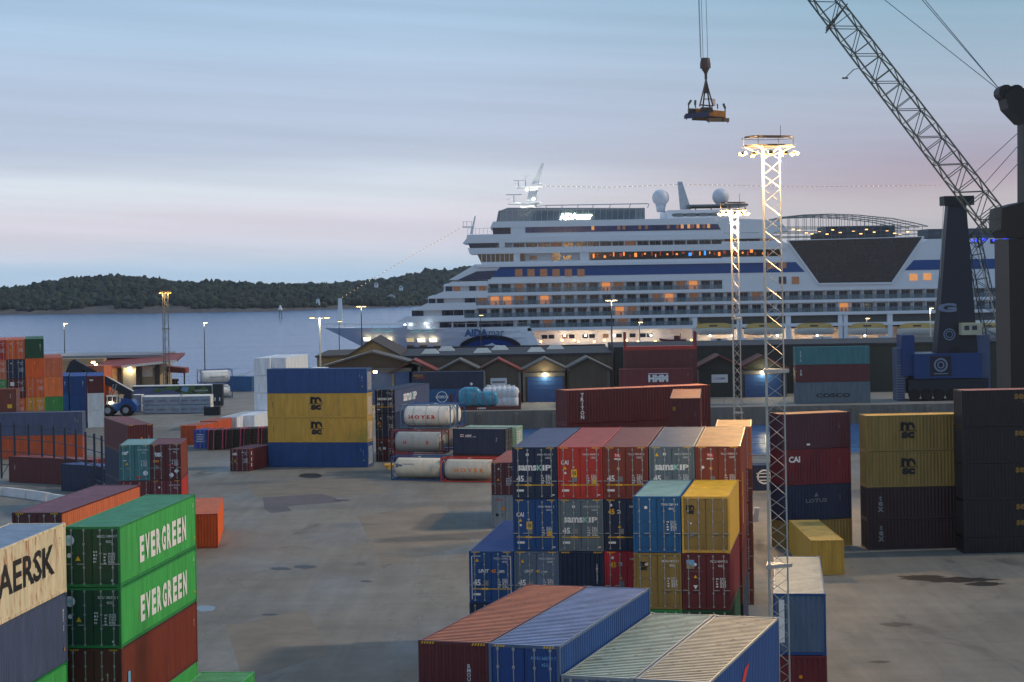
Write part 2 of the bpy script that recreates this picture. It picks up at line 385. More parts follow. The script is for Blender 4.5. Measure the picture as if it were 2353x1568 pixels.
def door_marks(idn='HMCU 109989 7', typ='42G1', H=2.591, tri=True, dot=True, c='w'):
    k = H/2.591
    m = [('D', 't', c, idn, .66, H-.42, .115, .86, .012), ('D', 't', c, typ, .74, H-.64, .115, .28, .012),
         ('D', 'rows', c, .5, .62, H*.56, 4, .13), ('D', 'rows', c, .7, 1.0, H*.565, 8, .065)]
    if tri: m.append(('D', 'tri', 'y', -.62, H*.48, .24))
    if dot: m.append(('D', 'd', c, -.56, H*.8, .085))
    return m
HAZ = lambda H: [('D', 'haz', 'y', -1.12, H-.1), ('D', 'haz', 'y', .66, H-.1)]
HAZE_ = lambda H: [('E', 'haz', 'y', -1.12, H-.1), ('E', 'haz', 'y', .66, H-.1)]
def m45(H=2.896, idn='SAMU 751148 2', typ='LEG1', big45=True):
    m = [('D', 't', 'w', idn, .6, H-.42, .1, .9, .01), ('D', 't', 'w', typ, .76, H-.6, .1, .28, .01), ('D', 'rows', 'w', .35, .5, H*.46, 4, .13), ('D', 'rows', 'w', .62, .9, H*.465, 8, .065),
         ('D', 'arrow', 'y', -1.08, 1.08, .78, 2), ('D', 'B', 'y', -.55, -.2, .73, .83), ('D', 'b', 'w', -1.02, -.62, .42, .54), ('D', 'b', 'g', -.45, -.17, .95, 1.25), ('D', 'b', 'w', .95, 1.1, .2, .26)]
    if big45: m.append(('D', 't', 'w', '45', -.82, 1.14, .34, .42, .03))
    return m + HAZ(H)
def msclogo(face='C', x=0, z=1.5, c='k', s=1.0):
    m = []
    def arch(x0, x1, zb, zt, t):
        pts = [(x0, zb), (x0+t, zb)]
        n = 6
        cx = (x0+x1)/2; rr = (x1-x0)/2
        pts += [(cx-(rr-t)*math.cos(PI*i/n), zt-rr+(rr-t)*math.sin(PI*i/n)) for i in range(n+1)]
        pts += [(x1, zb)] + [(cx+rr*math.cos(PI*i/n), zt-rr+rr*math.sin(PI*i/n)) for i in range(n+1)]
        return [(x+px*s, z+pz*s) for px, pz in pts]
    m.append((face, 'p', c, arch(-.68, .1, .08, .86, .28))); m.append((face, 'p', c, arch(-.18+.0, .68, .08, .86, .28)))
    m.append((face, 'b', c, x-.68*s, x-.40*s, z+.08*s, z+.86*s))
    m.append((face, 'p', c, [(x+s*(-.85+1.7*i/12), z+s*(.0+.035*math.sin(i))) for i in range(13)] + [(x+s*(-.85+1.7*i/12), z+s*(.07+.035*math.sin(i))) for i in range(12, -1, -1)]))
    m.append((face, 't', c, 'sc', x, z-.38*s, .62*s, 1.25*s, .07))
    return m
def samskip(face, x, z, h, w):
    # rounded lettering with the k in pale green
    return [(face, 't', 'w', 'sams', x-w*.21, z, h, w*.52, .035), (face, 't', 'c', 'K', x+w*.135, z+.02*h, h, w*.15, .03), (face, 't', 'w', 'IP', x+w*.335, z+.02*h, h, w*.24, .035)]
def sidemarks(L, H, face='C', right=True, c='w'):
    s = 1 if right else -1
    return [(face, 'v', c, 'SAMU 23', s*(L/2-.55), H*.6, .085), (face, 'v', c, '4571', s*(L/2-.85), H*.7, .085), (face, 'tri', 'y', s*(L/2-.5), H*.28, .16)]
ORD = ['top', 'second', 'third', 'fourth', 'bottom', 'lowest']
STK = []
def stack(X, Y, Zt, th, t, tiers, place, orient='E', group=None, detail=2, fill='brown', minfill=.9):
    """tiers top-down: (paint, 'S'/'H', marks, description, {opts}) ; X,Y front-left corner as seen; th heading of the width/side direction"""
    L, W = LEN[t], WID[t]; wx = Vector((math.cos(th), math.sin(th), 0)); ly = Vector((-math.sin(th), math.cos(th), 0)); P = Vector((X, Y, 0)); cs = 'left'
    if orient == 'E': o = P; rz = th
    elif orient == 'EB': o = P + wx*W + ly*L; rz = th+PI
    elif orient == 'S': o = P + wx*L; rz = th+PI/2
    elif orient == 'SL': o = P + ly*W; rz = th-PI/2; cs = 'right'
    z = Zt; n = 0; tiers = list(tiers)
    tot = sum(HS if a[1] == 'S' else HH for a in tiers); rem = Zt - tot
    if rem > minfill:
        k = max(1, round(rem/2.6)); hh = round(rem/k, 3)
        for i in range(k): tiers.append((fill, hh, [], f'plain {fill} container', {}))
    elif rem < -.01 or rem > .01:      # slight height correction of the lowest one so that it stands on the ground
        a = tiers[-1]; h0 = HS if a[1] == 'S' else HH; tiers[-1] = (a[0], round(h0+rem, 3), *a[2:])
    for i, a in enumerate(tiers):
        colr, h, marks, desc = a[:4]; opt = dict(a[4]) if len(a) > 4 else {}
        H = HS if h == 'S' else HH if h == 'H' else h; z -= H
        tier = '' if len(tiers) == 1 else (', top tier' if i == 0 else ', bottom tier' if i == len(tiers)-1 else f', {ORD[i]} tier')
        dx = random.Random(int(X*100)+i).uniform(-.015, .015)
        container(t, h, colr, (o[0]+dx, o[1], max(z, 0)+.002), rz, marks, f'{desc}{tier}, {place}', group, detail=opt.pop('detail', detail), cside=cs, **opt)
    STK.append((place, X, Y, Zt))
def blk(X, Y, th, j, W=2.48, row=0.0):       # origin of column j of a block
    return X + j*W*math.cos(th) - row*math.sin(th), Y + j*W*math.sin(th) + row*math.cos(th)
random.seed(7)
GR = 'stacked shipping containers in the yard'
# ---- foreground right-of-centre block
X, Y, th = -3.34, 67.54, -.31
pl = 'leftmost column of the nearest centre block'
x, y = blk(X, Y, th, 0)
stack(x, y, 10.79, th, '40', [('maroon', 'H', [('E', 'v', 'w', 'BMOU 523', .55, 1.6, .13)] + HAZE_(HH), 'maroon container with a striped orange roof', {'troughtone': .36, 'roof': (206, 124, 84)})], pl, 'EB', GR)
x, y = blk(X, Y, th, 1); pl = 'second column of the nearest centre block'
stack(x, y, 10.79, th, '40', [('blue', 'H', door_marks('APHU 668709 7', '45G1', HH, False, False, 'b') + HAZ(HH), 'blue container with striped pale blue roof', {'frame': 'steel', 'troughtone': .36, 'roof': (132, 156, 206)})], pl, 'E', GR, fill='maroon')
x, y = blk(X, Y, th, 2); pl = 'third column of the nearest centre block'
stack(x, y, 9.86, th, '40', [('steel', 'H', [], 'blue-grey container with pale green roof', {'frame': 'grey', 'troughtone': .36, 'roof': (178, 200, 186)})], pl, 'E', GR, fill='navy')
x, y = blk(X, Y, th, 3); pl = 'right column of the nearest centre block'
stack(x, y, 9.86, th, '40', [('blue', 'H', [('R', 'p', 'r', [(-2.3, .95), (-1.5, 1.2), (.3, 2.3), (-.5, 2.25)]), ('R', 't', 'w', 'A', -1.3, .55, .75, 1.0, .05)], 'blue container, cream roof, red mark', {'frame': 'grey', 'troughtone': .36, 'roof': (214, 200, 172)})], pl, 'E', GR, fill='maroon')
x, y = blk(X, Y, th, -.14, row=-12.7)
stack(x, y, 9.3, th, '40', [('wine', 'H', [], 'dark wine-red container cut by the bottom edge', {})], 'left, before the nearest centre block', 'E', GR)
x, y = blk(X, Y, th, .87, row=-12.95)
stack(x, y, 9.1, th, '40', [('brown', 'H', [], 'brown container cut by the bottom edge', {})], 'right, before the nearest centre block', 'E', GR)
# ---- five-wide block
X, Y, th = -.17, 113.31, -.135
def M(*a): return list(a)
cai = lambda H: m45(H, 'CNEU 454095 3', 'LEG1', False) + [('D', 't', 'w', 'CAI', -.85, H-.86, .26, .42, .03), ('D', 'tri', 'y', -.84, H*.6, .2), ('D', 'vtri', 'w', -.38, H*.6, .14), ('D', 'd', 'w', -.83, H*.5, .07), ('D', 'B', 'y', -.5, -.18, H*.42, H*.57), ('D', 'T', 'k', '45', -.34, H*.495, .22, .24), ('D', 'b', 'y', .68, .9, H*.29, H*.38)]
tal = lambda H, idn, ty: m45(H, idn, ty, ty == 'LEG1') + [('D', 'b', 'r', -.62, -.26, H-.62, H-.36), ('D', 'b', 'w', -.62, -.26, H-.72, H-.65), ('D', 'T', 'w', 'TAL', -.44, H-.48, .13, .3), ('D', 'tri', 'y', -.4, H*.6, .2)]
sk = lambda H, idn: m45(H, idn) + samskip('D', 0, H*.6, .31, 2.05) + [('D', 'd', 'w', -.4, H-.42, .09)]
rows = [
 [('navy', 'H', sk(HH, 'SAMU 751100 7'), 'navy container with white lettering', {'roof': (92, 106, 142)}), ('blue', 'H', cai(HH), 'blue container with yellow 45 plate', {}), ('steel', 'H', m45(HH, 'PVDU 100506 7', 'LEGB') + [('D', 't', 'w', 'UNIT', -.42, 1.78, .17, .5, .02, .25), ('D', 't', 'y', '45', .08, 1.78, .17, .25, .02, .25), ('D', 't', 'w', '.com', .42, 1.74, .12, .36, .01), ('D', 'tri', 'y', -.78, 2.35, .2)], 'blue-grey container with faded 45 lettering', {})],
 [('red', 'H', cai(HH), 'bright red container with yellow 45 plate', {'roof': (190, 92, 86)}), ('slate', 'H', sk(HH, 'SAMU 751148 2'), 'grey container with white lettering', {}), ('navy', 'H', [('E', 'v', 'w', 'SAMU754291', .85, 1.65, .1)] + HAZE_(HH), 'dark blue plain-ended container', {'flip': 1})],
 [('brown', 'H', tal(HH, 'TLLU 759190 3', 'LEG1'), 'red-brown container with red plate and 45', {'roof': (150, 90, 86)}), ('navy', 'H', m45(HH, 'GESU 455 2', 'LEG1', False) + [('D', 't', 'y', '45', -.85, HH-.7, .3, .36, .03), ('D', 't', 'w', '2', -.42, HH-.7, .2, .22, .03), ('D', 'tri', 'y', -.4, HH*.48, .2), ('D', 'd', 'w', -.87, HH-.34, .08)], 'navy container with yellow 45', {}), ('crimson', 'H', m45(HH, 'GESU 455 2', 'LEG1', False) + [('D', 't', 'y', '45', -.78, HH-.75, .3, .36, .03), ('D', 't', 'w', '2', -.36, HH-.7, .2, .22, .03), ('D', 'tri', 'y', -.36, HH*.5, .2), ('D', 'd', 'w', -.8, HH-.36, .08)], 'crimson container with yellow 45', {})],
 [('slate', 'H', sk(HH, 'SAMU 760769 5') + [('D', 'tri', 'y', -.82, HH-.44, .22)], 'slate-grey container with white lettering and warning triangle', {'roof': (104, 118, 136)}), ('maroon', 'H', [], 'maroon container half hidden', {}), ('navy', 'H', [], 'navy container half hidden', {})],
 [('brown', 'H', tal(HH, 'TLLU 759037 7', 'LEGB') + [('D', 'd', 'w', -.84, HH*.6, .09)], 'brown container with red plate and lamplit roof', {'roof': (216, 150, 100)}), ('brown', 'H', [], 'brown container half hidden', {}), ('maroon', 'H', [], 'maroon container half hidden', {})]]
cn = ['leftmost', 'second', 'third', 'fourth', 'rightmost']
for j in range(5):
    x, y = blk(X, Y, th, j, 2.54)
    tr = rows[j]; pl = f'{cn[j]} column of the five-wide block'
    fl = [k for k in tr if k[4].get('flip')]
    if fl:
        stack(x, y, 13.1, th, '45', tr[:2] , pl, 'E', GR, fill='__', minfill=99) if 0 else None
        z = 13.1
        for i, a in enumerate(tr):
            L, W = LEN['45'], WID['45']; z -= HH; lab = f"{a[3]}, {['top','second','third'][i]} tier, {pl}"
            o_ = (x, y, z) if not a[4].get('flip') else (x + W*math.cos(th) - L*math.sin(th), y + W*math.sin(th) + L*math.cos(th), z)
            opt = {k: v for k, v in a[4].items() if k != 'flip'}
            container('45', 'H', a[0], o_, th + (PI if a[4].get('flip') else 0), a[2], lab, GR, **opt)
        k = 2
        for i in range(k):
            z -= (13.1-3*HH)/k; container('45', round((13.1-3*HH)/k, 3), 'blue', (x, y, z+.002), th, [], f"blue container, {['fourth','bottom'][i]} tier, {pl}", GR)
    else: stack(x, y, 13.1, th, '45', tr, pl, 'E', GR, fill='navy')
x, y = blk(X, Y, th, -1, 2.54)
u45 = m45(HH, 'PVDU 113403 2', 'LEGB') + [('D', 't', 'w', 'UNIT', -.42, 1.78, .2, .6, .03, .25), ('D', 't', 'o', '45', .12, 1.78, .2, .3, .03, .25), ('D', 't', 'w', '.com', .52, 1.75, .15, .42, .02), ('D', 'tri', 'y', -.8, 2.4, .2), ('D', 'b', 'w', -1.12, -1.08, .2, 2.6), ('D', 'b', 'w', 1.08, 1.12, .2, 2.6), ('D', 'b', 'w', -1.08, -.6, 2.6, 2.63), ('D', 'b', 'w', .6, 1.08, 2.6, 2.63)]
stack(x, y, 13.1-2*HH, th, '45', [('blue', 'H', u45, 'deep blue container with orange and white lettering', {'roof': (40, 84, 160)})], 'lower left step of five-wide block', 'E', GR, fill='navy')
# ---- yellow-topped pair in front of it
X, Y, th = 5.98, 104.21, -.17
x, y = blk(X, Y, th, 0, 2.5)
stack(x, y, 11.29, th, '40', [('midblue', 'H', door_marks('TRHU 328014 4', '45G1', HH, False), 'blue-doored container with a rusty pale teal roof', {'roof': (150, 190, 188), 'detail': 2}), ('shadedyellow', 'H', msclogo('D', -.72, 2.2, 'k', .28) + door_marks('MSDU 541227 1', '45G1', HH, False), 'shaded mustard container with black logo', {})], 'left column of the yellow-topped pair', 'E', GR, fill='green')
x, y = blk(X, Y, th, 1, 2.5)
stack(x, y, 11.29, th, '40', [('yellow', 'H', msclogo('D', -.78, 2.2, 'k', .3) + [('D', 'b', 'b', -.42, -.3, 2.0, 2.1), ('D', 'b', 'g', -.8, -.6, .85, 1.1), ('D', 'vtri', 'w', -.76, 1.5, .14), ('R', 'v', 'k', 'MSC', 2.8, 1.6, .4)], 'yellow container with shaded doors, bright roof', {'roof': (236, 188, 50), 'dcol': 'shadedyellow', 'troughtone': .85}),  # doors in the dim yellow: shade of the front put into the paint
  ('maroon', 'H', door_marks('FSCU 424799 2', '42G1', HH, False) + [('D', 'b', 'b', -1.0, -.6, 2.1, 2.55), ('D', 'p', 'y', [(-1.0, 2.1), (-.6, 2.1), (-.6, 2.2), (-1.0, 2.4)]), ('D', 't', 'g', 'www.florens.com', -.6, 1.98, .07, .8, 0), ('D', 'tri', 'y', -.55, 1.7, .18), ('D', 'vtri', 'w', -.55, 1.15, .24)], 'maroon container with salmon lamplit side', {'wcol': 'wine'})], 'right column of the yellow-topped pair', 'E', GR, fill='darkgreen')
# ---- small stack left of the five-wide block
X, Y, th = -2.16, 180.8, -.115
stack(X, Y, 5.8, th, '40', [('maroon', 'H', door_marks('GESU 60', '45G1', HH) + [('D', 'rows', 'w', .1, .5, 1.5, 5, .14)] + HAZ(HH), 'maroon container with doors to the viewer', {'roof': (150, 84, 72)}), ('grey', 'H', [('D', 't', 'r', 'OOCL', -.55, HH-.4, .2, .75, .02), ('D', 'b', 'o', -.3, 0, 1.55, 1.8), ('D', 'b', 'k', -.85, -.6, 1.0, 1.25), ('D', 'b', 'g', -.35, -.1, 1.0, 1.25)], 'pale grey container with red lettering', {})], 'two-high stack beside the five-wide block', 'E', GR)
# ---- long dark red container behind, and the one in front of it
p = atY(1301.7, 897.9, 174)
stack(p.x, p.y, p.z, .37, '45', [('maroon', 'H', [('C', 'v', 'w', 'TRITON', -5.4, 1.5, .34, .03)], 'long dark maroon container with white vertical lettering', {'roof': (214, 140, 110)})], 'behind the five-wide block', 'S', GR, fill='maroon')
p = atY(1539, 915.5, 162)
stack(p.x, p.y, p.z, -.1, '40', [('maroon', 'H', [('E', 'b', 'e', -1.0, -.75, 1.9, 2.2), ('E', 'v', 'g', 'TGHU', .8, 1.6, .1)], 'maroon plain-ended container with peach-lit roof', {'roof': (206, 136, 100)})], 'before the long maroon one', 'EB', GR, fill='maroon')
p = atY(1643, 980.5, 138)
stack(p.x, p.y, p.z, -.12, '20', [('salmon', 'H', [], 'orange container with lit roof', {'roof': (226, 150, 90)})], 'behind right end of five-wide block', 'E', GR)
# ---- left foreground: green pair and its neighbours
X, Y, th = -19.21, 86.28, -.108
ever = lambda idn: door_marks(idn, '42G1', HS, True, False) + [('D', 'd', 'w', -1.0, 2.0, .23), ('D', 'star', 'c', -1.0, 2.0, .19), ('D', 'd', 'w', -1.0, 1.36, .1), ('D', 'rows', 'w', .05, .22, 1.55, 4, .14), ('D', 'd', 'w', .86, .3, .05), ('R', 'v', 'w', 'HM 1', 5.6, 2.0, .1), ('R', 'tri', 'y', 5.75, .55, .16)]
gx = math.sin(1.2)
def evtext(z=1.35):
    o = []
    for i, ch in enumerate('EVERGREEN'):
        o.append(('R', 't', 'w', ch, -2.9+i*.86, z+ (i*.0), 1.15, .66, .05))
    return o
stack(X, Y, 12.44, th, '40', [('green', 'S', ever('HMCU 109989 7') + evtext(1.2), 'bright green container with white lettering and star badge', {'wcol': 'egreen', 'roof': (74, 158, 116), 'dcol': 'darkgreen'}), ('green', 'S', ever('EISU 182592 1') + evtext(1.2), 'bright green container with white lettering and stained side', {'wcol': 'egreen', 'dcol': 'darkgreen'}),  # green pair: bright sides and dark doors, light and shade put into the paint
  ('maroon', 'H', [('E', 'v', 'w', 'BSIU908', .6, 1.4, .1), ('R', 'b', 'b', -5.2, -4.85, 1.2, 1.75), ('R', 'v', 'w', 'BSU', 5.5, 2.0, .1)] + [('D', 'v', 'w', 'BSIU 900', .6, 1.4, .1)] + HAZ(HH), 'red-brown container', {'wcol': 'brown'}), ('egreen', 'H', [], 'green container', {})], 'left foreground stack', 'E', GR, fill='maroon')
# its left neighbour, nearer: cream one with big black letters (anchored by its far right corner)
th2 = -.095
c = atY(150.2, 1201.8, 85.2); L = 12.192; W = 2.438
fx = c.x - W*math.cos(th2) + L*math.sin(th2); fy = c.y - W*math.sin(th2) - L*math.cos(th2)
stack(fx, fy, c.z, th2, '40', [('cream', 'H', [('R', 't', 'k', 'MAERSK', .45, 1.62, 1.25, 8.3, .02), ('R', 'v', 'k', 'MSKU', 5.3, 2.2, .09)], 'cream container with huge black letters and rust runs', {'roof': (150, 172, 196)}), ('greyblue', 'H', [('R', 'v', 'w', 'MRKU 40', 5.6, 1.8, .12), ('R', 'tri', 'y', 5.7, .6, .16)], 'dull grey-blue container', {}), ('green', 'H', [('R', 't', 'w', 'ER', 4.6, 1.5, .9, 1.2, .04)], 'green container with white letters', {'wcol': 'egreen'})], 'leftmost foreground stack', 'E', GR, fill='maroon')
# purple-roofed one behind it
p = atY(140.8, 1178, 96)
th3 = -.125
stack(p.x-2.438*math.cos(th3), p.y-2.438*math.sin(th3), p.z, th3, '40', [('maroon', 'H', HAZ(HH) + [('R', 'v', 'w', 'TC 4', 5.6, 2.0, .1)], 'red container with a ribbed purple-brown roof', {'wcol': 'salmon', 'troughtone': .4, 'roof': (150, 100, 118), 'dcol': 'maroon'})], 'behind the leftmost foreground stack', 'E', GR, fill='maroon')
# low green one at the bottom
p = atY(457, 1544, 92)
stack(p.x+12.192*math.sin(-.1)+.1, p.y-12.1, p.z, -.1, '40', [('egreen', 'H', [], 'green container whose roof shows at the bottom edge', {'roof': (96, 176, 110)})], 'right of the green pair', 'E', GR, fill='green')
# bright orange one on the ground
p = atZ(500.3, 1180.2, HH)
th4 = .10
stack(p.x-2.438*math.cos(th4), p.y-2.438*math.sin(th4), HH, th4, '40', [('dorange', 'H', [('E', 'd', 'e', -.3, 2.2, .09)], 'lone orange container on the asphalt behind the green pair', {'wcol': 'orange', 'roof': (222, 116, 66)})], 'plain end showing', 'EB', GR)
# ---- teal and dark red pair
X, Y, th = -31.81, 163.32, .07
x, y = blk(X, Y, th, 0)
stack(x, y, 9.37, th, '20', [('teal', 'H', door_marks('CRSU 208401', '45G1', HH) + [('D', 'b', 'w', -.98, -.6, 2.1, 2.35), ('D', 'b', 'r', .1, .5, .2, .35), ('D', 'd', 'w', .85, .6, .2), ('D', 'b', 'w', -.95, -.65, 1.6, 1.68)] + HAZ(HH), 'teal-green container with pale roof', {'roof': (140, 184, 184)}), ('wine', 'H', [('D', 'b', 'g', -.3, -.1, 1.7, 1.9)], 'dark red container', {})], 'left column of the teal and maroon pair', 'E', GR)
x, y = blk(X, Y, th, 1)
stack(x, y, 9.37, th, '20', [('maroon', 'H', door_marks('TEXU 770640 9', '45G1', HH, False, False) + [('D', 't', 'w', 'tex', -.55, 2.1, .42, .62, .05), ('D', 'b', 'o', -1.0, -.55, 1.45, 1.62), ('D', 'b', 'g', -.85, -.6, .9, 1.2), ('D', 'p', 'w', [(.66, .72), (.86, .52), (1.06, .72), (.86, .92)]), ('D', 'd', 'w', .45, .4, .18), ('D', 'b', 'r', .2, .6, 1.15, 1.27)] + HAZ(HH), 'dark maroon container with hazard diamonds', {'roof': (128, 76, 84), 'wcol': 'brown'}), ('wine', 'H', door_marks('MAGU 537620 0', '45G1', HH) + HAZ(HH), 'deep red container', {'wcol': 'red'})], 'right column of the teal and maroon pair', 'E', GR)
# maroon one behind the pair, long side to the left
p = atY(292.9, 976, 194)
stack(p.x, p.y, 8.69, .38, '40', [('maroon', 'H', [('E', 'd', 'o', .1, 1.6, .09), ('E', 'v', 'w', 'TCKU', .8, 1.6, .1), ('R', 'v', 'w', 'TCK', 5.5, 1.8, .12)] + HAZE_(HH), 'maroon container turned at an angle', {'roof': (132, 76, 82)}), ('navy', 'H', [], 'navy container turned at an angle', {}), ('navy', 'H', [], 'dark blue container turned at an angle', {})], 'behind the fence end', 'EB', GR)
# long grey-navy and orange containers behind the fence
for (colr, wc, zt, dsc, mk) in (('greyblue', None, 2*HH, 'long grey-navy container behind the fence posts', [('C', 'v', 'w', 'TCLU 4', 5.2, 1.9, .11), ('C', 'v', 'y', 'AB1', 5.55, 1.7, .12)]),):
    p = atY(188.7, 942.2, 257); th = .035
    stack(p.x-12.192*math.cos(th), p.y-12.192*math.sin(th), 2*HH, th, '40', [(colr, 'H', mk, dsc, {}), ('dorange', 'H', [('C', 'v', 'w', 'MSC 4', 5.2, 1.9, .11), ('C', 'b', 'r', 1.9, 2.3, .2, .4)], 'long orange container behind the fence posts', {})], 'right end', 'S', GR, detail=1)
    p2 = atY(36, 896, 259)
    stack(p2.x-6.058, p2.y, 3*HH, th, '20', [('brown', 'H', [('C', 'd', 'y', -.9, 1.7, .15), ('C', 'b', 'y', 1.9, 2.5, .45, .95), ('C', 'v', 'w', 'MEDU', 2.3, 2.0, .12)], 'red-brown short container on the grey-navy one at the left edge', {'roof': (150, 76, 70)}), ('greyblue', 'H', [], 'grey-navy short container', {}), ('dorange', 'H', [], 'orange short container', {})], 'left edge', 'S', GR, detail=1)
# slewed containers low behind the fence
p = atZ(20, 1049, HH)
stack(p.x, p.y, HH, -.52, '40', [('maroon', 'H', [('C', 'v', 'w', 'TGHU', -5.2, 1.7, .12)], 'dark maroon container lying askew low behind the fence', {'roof': (150, 76, 76)})], 'left', 'S', GR, detail=1)
p = atZ(140, 1066, HH)
stack(p.x, p.y, HH, -.62, '40', [('navy', 'H', [('C', 't', 'w', 'COS', 1.0, .9, .35, 1.2)], 'dark navy container lying askew low behind the fence', {'roof': (66, 96, 160)})], 'middle', 'S', GR, detail=1)
# ---- tall colourful stack, far left
th = -.02
cols = [(-1.2, 783.0, [('red', 'orange container'), ('salmon', 'pale orange container'), ('lgreen', 'green container'), ('orange', 'orange container')], 'E'),
 (13.0, 781.8, [('orange', 'red-orange container with doors'), ('navy', 'navy container with doors'), ('maroon', 'maroon container with doors'), ('orange', 'bright orange container')], 'E'),
 (57.3, 779.6, [('darkgreen', 'dark green plain-ended container'), ('orange', 'vivid orange plain-ended container'), ('orange', 'vivid orange container with doors'), ('gold', 'amber container with doors')], 'EB'),
 (100.5, 822.8, [('salmon', 'light red-orange plain-ended container'), ('peach', 'pale orange plain-ended container'), ('lgreen', 'grass-green plain-ended container')], 'EB')]
YB = 272.0; th = .23
for j, (u, v, tr, ori) in enumerate(cols):
    p = atY(u if j else 13-43, v, YB); yy = YB+(p.x+67)*.234; p = atY(u if j else 13-43, v, yy)
    z = p.z; x, y = p.x, yy
    n = len(tr)
    rem = z - n*2.62; k = max(0, round(rem/2.5)); hs = [2.62]*n + [rem/k]*k if k else [z/n]*n
    for i, h in enumerate(hs):
        c_, d_ = tr[i] if i < n else ('maroon', 'maroon container')
        o2 = ori
        if j == 2 and i >= 2: o2 = 'E'
        mk = []
        if o2 == 'E': mk = door_marks('MSKU 40217 1', '42G1', 2.6, i != 1, i != 2)
        else: mk = [('E', 'd', 'y', .0, 2.0, .08)]
        if j == 1 and i == 2: mk.append(('D', 'b', 'w', -.7, -.2, 1.7, 2.2))
        if c_ == 'darkgreen': mk = [('E', 'v', 'w', 'EMCU 9', .75, 1.5, .13)]
        z -= h
        oo = (x, y, z+.002) if o2 == 'E' else (x+2.438*math.cos(th)-12.192*math.sin(th), y+2.438*math.sin(th)+12.192*math.cos(th), z+.002)
        wh = ['at the picture edge', 'second column', 'third column', 'fourth column'][j]
        container('40', round(h, 3), c_, oo, th if o2 == 'E' else th+PI, mk, f"{d_}, {['top','second','third','fourth','fifth','bottom'][i]} tier, {wh} of tall far-left stack", GR, detail=1, roof={2: (60, 120, 84), 0: (214, 110, 70), 1: (214, 110, 70), 3: (206, 104, 80)}[j] if i == 0 else None)
# blue / white columns beside the lifting truck
Y3 = 307
for u, tr, nm in ((124, [('blue', 'blue container'), ('midblue', 'lighter blue container'), ('blue', 'blue container')], 'left blue column'), (163.0, [('blue', 'blue container with a white strip'), ('blue', 'blue container'), ('blue', 'plain blue container')], 'right blue column'), (201.7, [('maroon', 'maroon container with small white lettering'), ('white', 'white ribbed container'), ('white', 'white ribbed container')], 'column beside the lifting truck')):
    p = atY(u, 864.5, Y3)
    stack(p.x, Y3+(p.x+62)*.2, p.z, .2, '40', [(c_, 'S', ([('E', 't', 'w', 'tex', -.6, 2.0, .32, .6, .05)] if c_ == 'maroon' else [('E', 'v', 'w', 'CMAU 1', .7, 1.4, .14)] if i == 0 else []), d_, {'roof': (46, 84, 170)} if i == 0 else {}) for i, (c_, d_) in enumerate(tr)], nm, 'EB', GR, detail=1)
# ---- four-high blue and yellow stack, two deep
X, Y, th = -29.2, 240.4, -.2
f = [('D', 'rows', 'w', -.9, .9, 2.4, 14, .15)]
nm4 = sidemarks(12.19, HH)
four = [('blue', 'H', nm4 + f, 'blue container on top of the yellow ones', {}), ('yellow', 'H', msclogo('C', -.1, 1.62, 'k', 1.0) + [('C', 'v', 'k', 'MSCU7', -5.4, 1.5, .13)] + f, 'upper of the two yellow containers with black logo', {}), ('yellow', 'H', msclogo('C', -.1, 1.62, 'k', 1.0) + [('C', 'v', 'k', 'MSCU9', -5.4, 1.5, .13)] + f, 'lower of the two yellow containers with black logo', {}), ('blue', 'H', nm4 + f, 'blue container under the yellow ones', {})]
stack(X, Y, 4*HH+.01, th, '40', four, 'four-high stack', 'S', GR)
# ---- white reefers behind it
th = -.17
def white(u, v, Yd, n, doors, dsc, H='S', L='40'):
    p = atY(u, v, Yd); Hh = HS if H == 'S' else HH
    mk = [('D', 'tri', 'y', .2, .8, .3), ('D', 'p', 'n', [(-.9, 2.2), (-.6, 2.2), (-.75, 2.4)])] if doors else []
    stack(p.x, Yd, n*Hh, th, L, [('white', H, mk if i == 0 else [], dsc + ' refrigerated container', {'walls': 'walls' if doors else 'smooth', 'roof': (214, 220, 226)}) for i in range(n)], 'white group behind the yellow stack', 'E' if doors else 'EB', GR, detail=1)
white(505.6, 947, 288, 1, True, 'white door-ended')
white(547, 951, 291, 1, False, 'white smooth-walled low')
white(583, 827, 300, 4, False, 'white smooth-walled left-column')
white(619.5, 822, 300.5, 4, False, 'white smooth-walled tall right-column')
white(672, 840, 312, 3, False, 'white smooth-walled rear')
# ---- navy stack right of the yellow ones
p = atY(861.6, 899.7, 245)
stack(p.x, 245, 3*HH, -.27, '45', [('navy', 'H', samskip('D', 0, 1.75, .3, 2.1) + samskip('R', -.9, 1.7, .95, 5.6) + m45(HH, 'SAMU 7', 'LEG1'), 'navy container lettered on end and side', {'wcol': 'greyblue'}), ('navy', 'H', [('D', 't', 'o', '45', -.8, 1.75, .34, .4, .03)] + door_marks('WHLU 4', 'LEG1', HH), 'navy container with amber 45', {}), ('maroon', 'H', [('D', 't', 'w', '45', -.8, 1.6, .34, .4, .03), ('D', 'b', 'w', -.4, .0, 1.45, 1.75)] + door_marks('WHLU 4', 'LEG1', HH), 'dark maroon container with white 45', {})], 'narrow stack right of the yellow ones', 'E', GR)
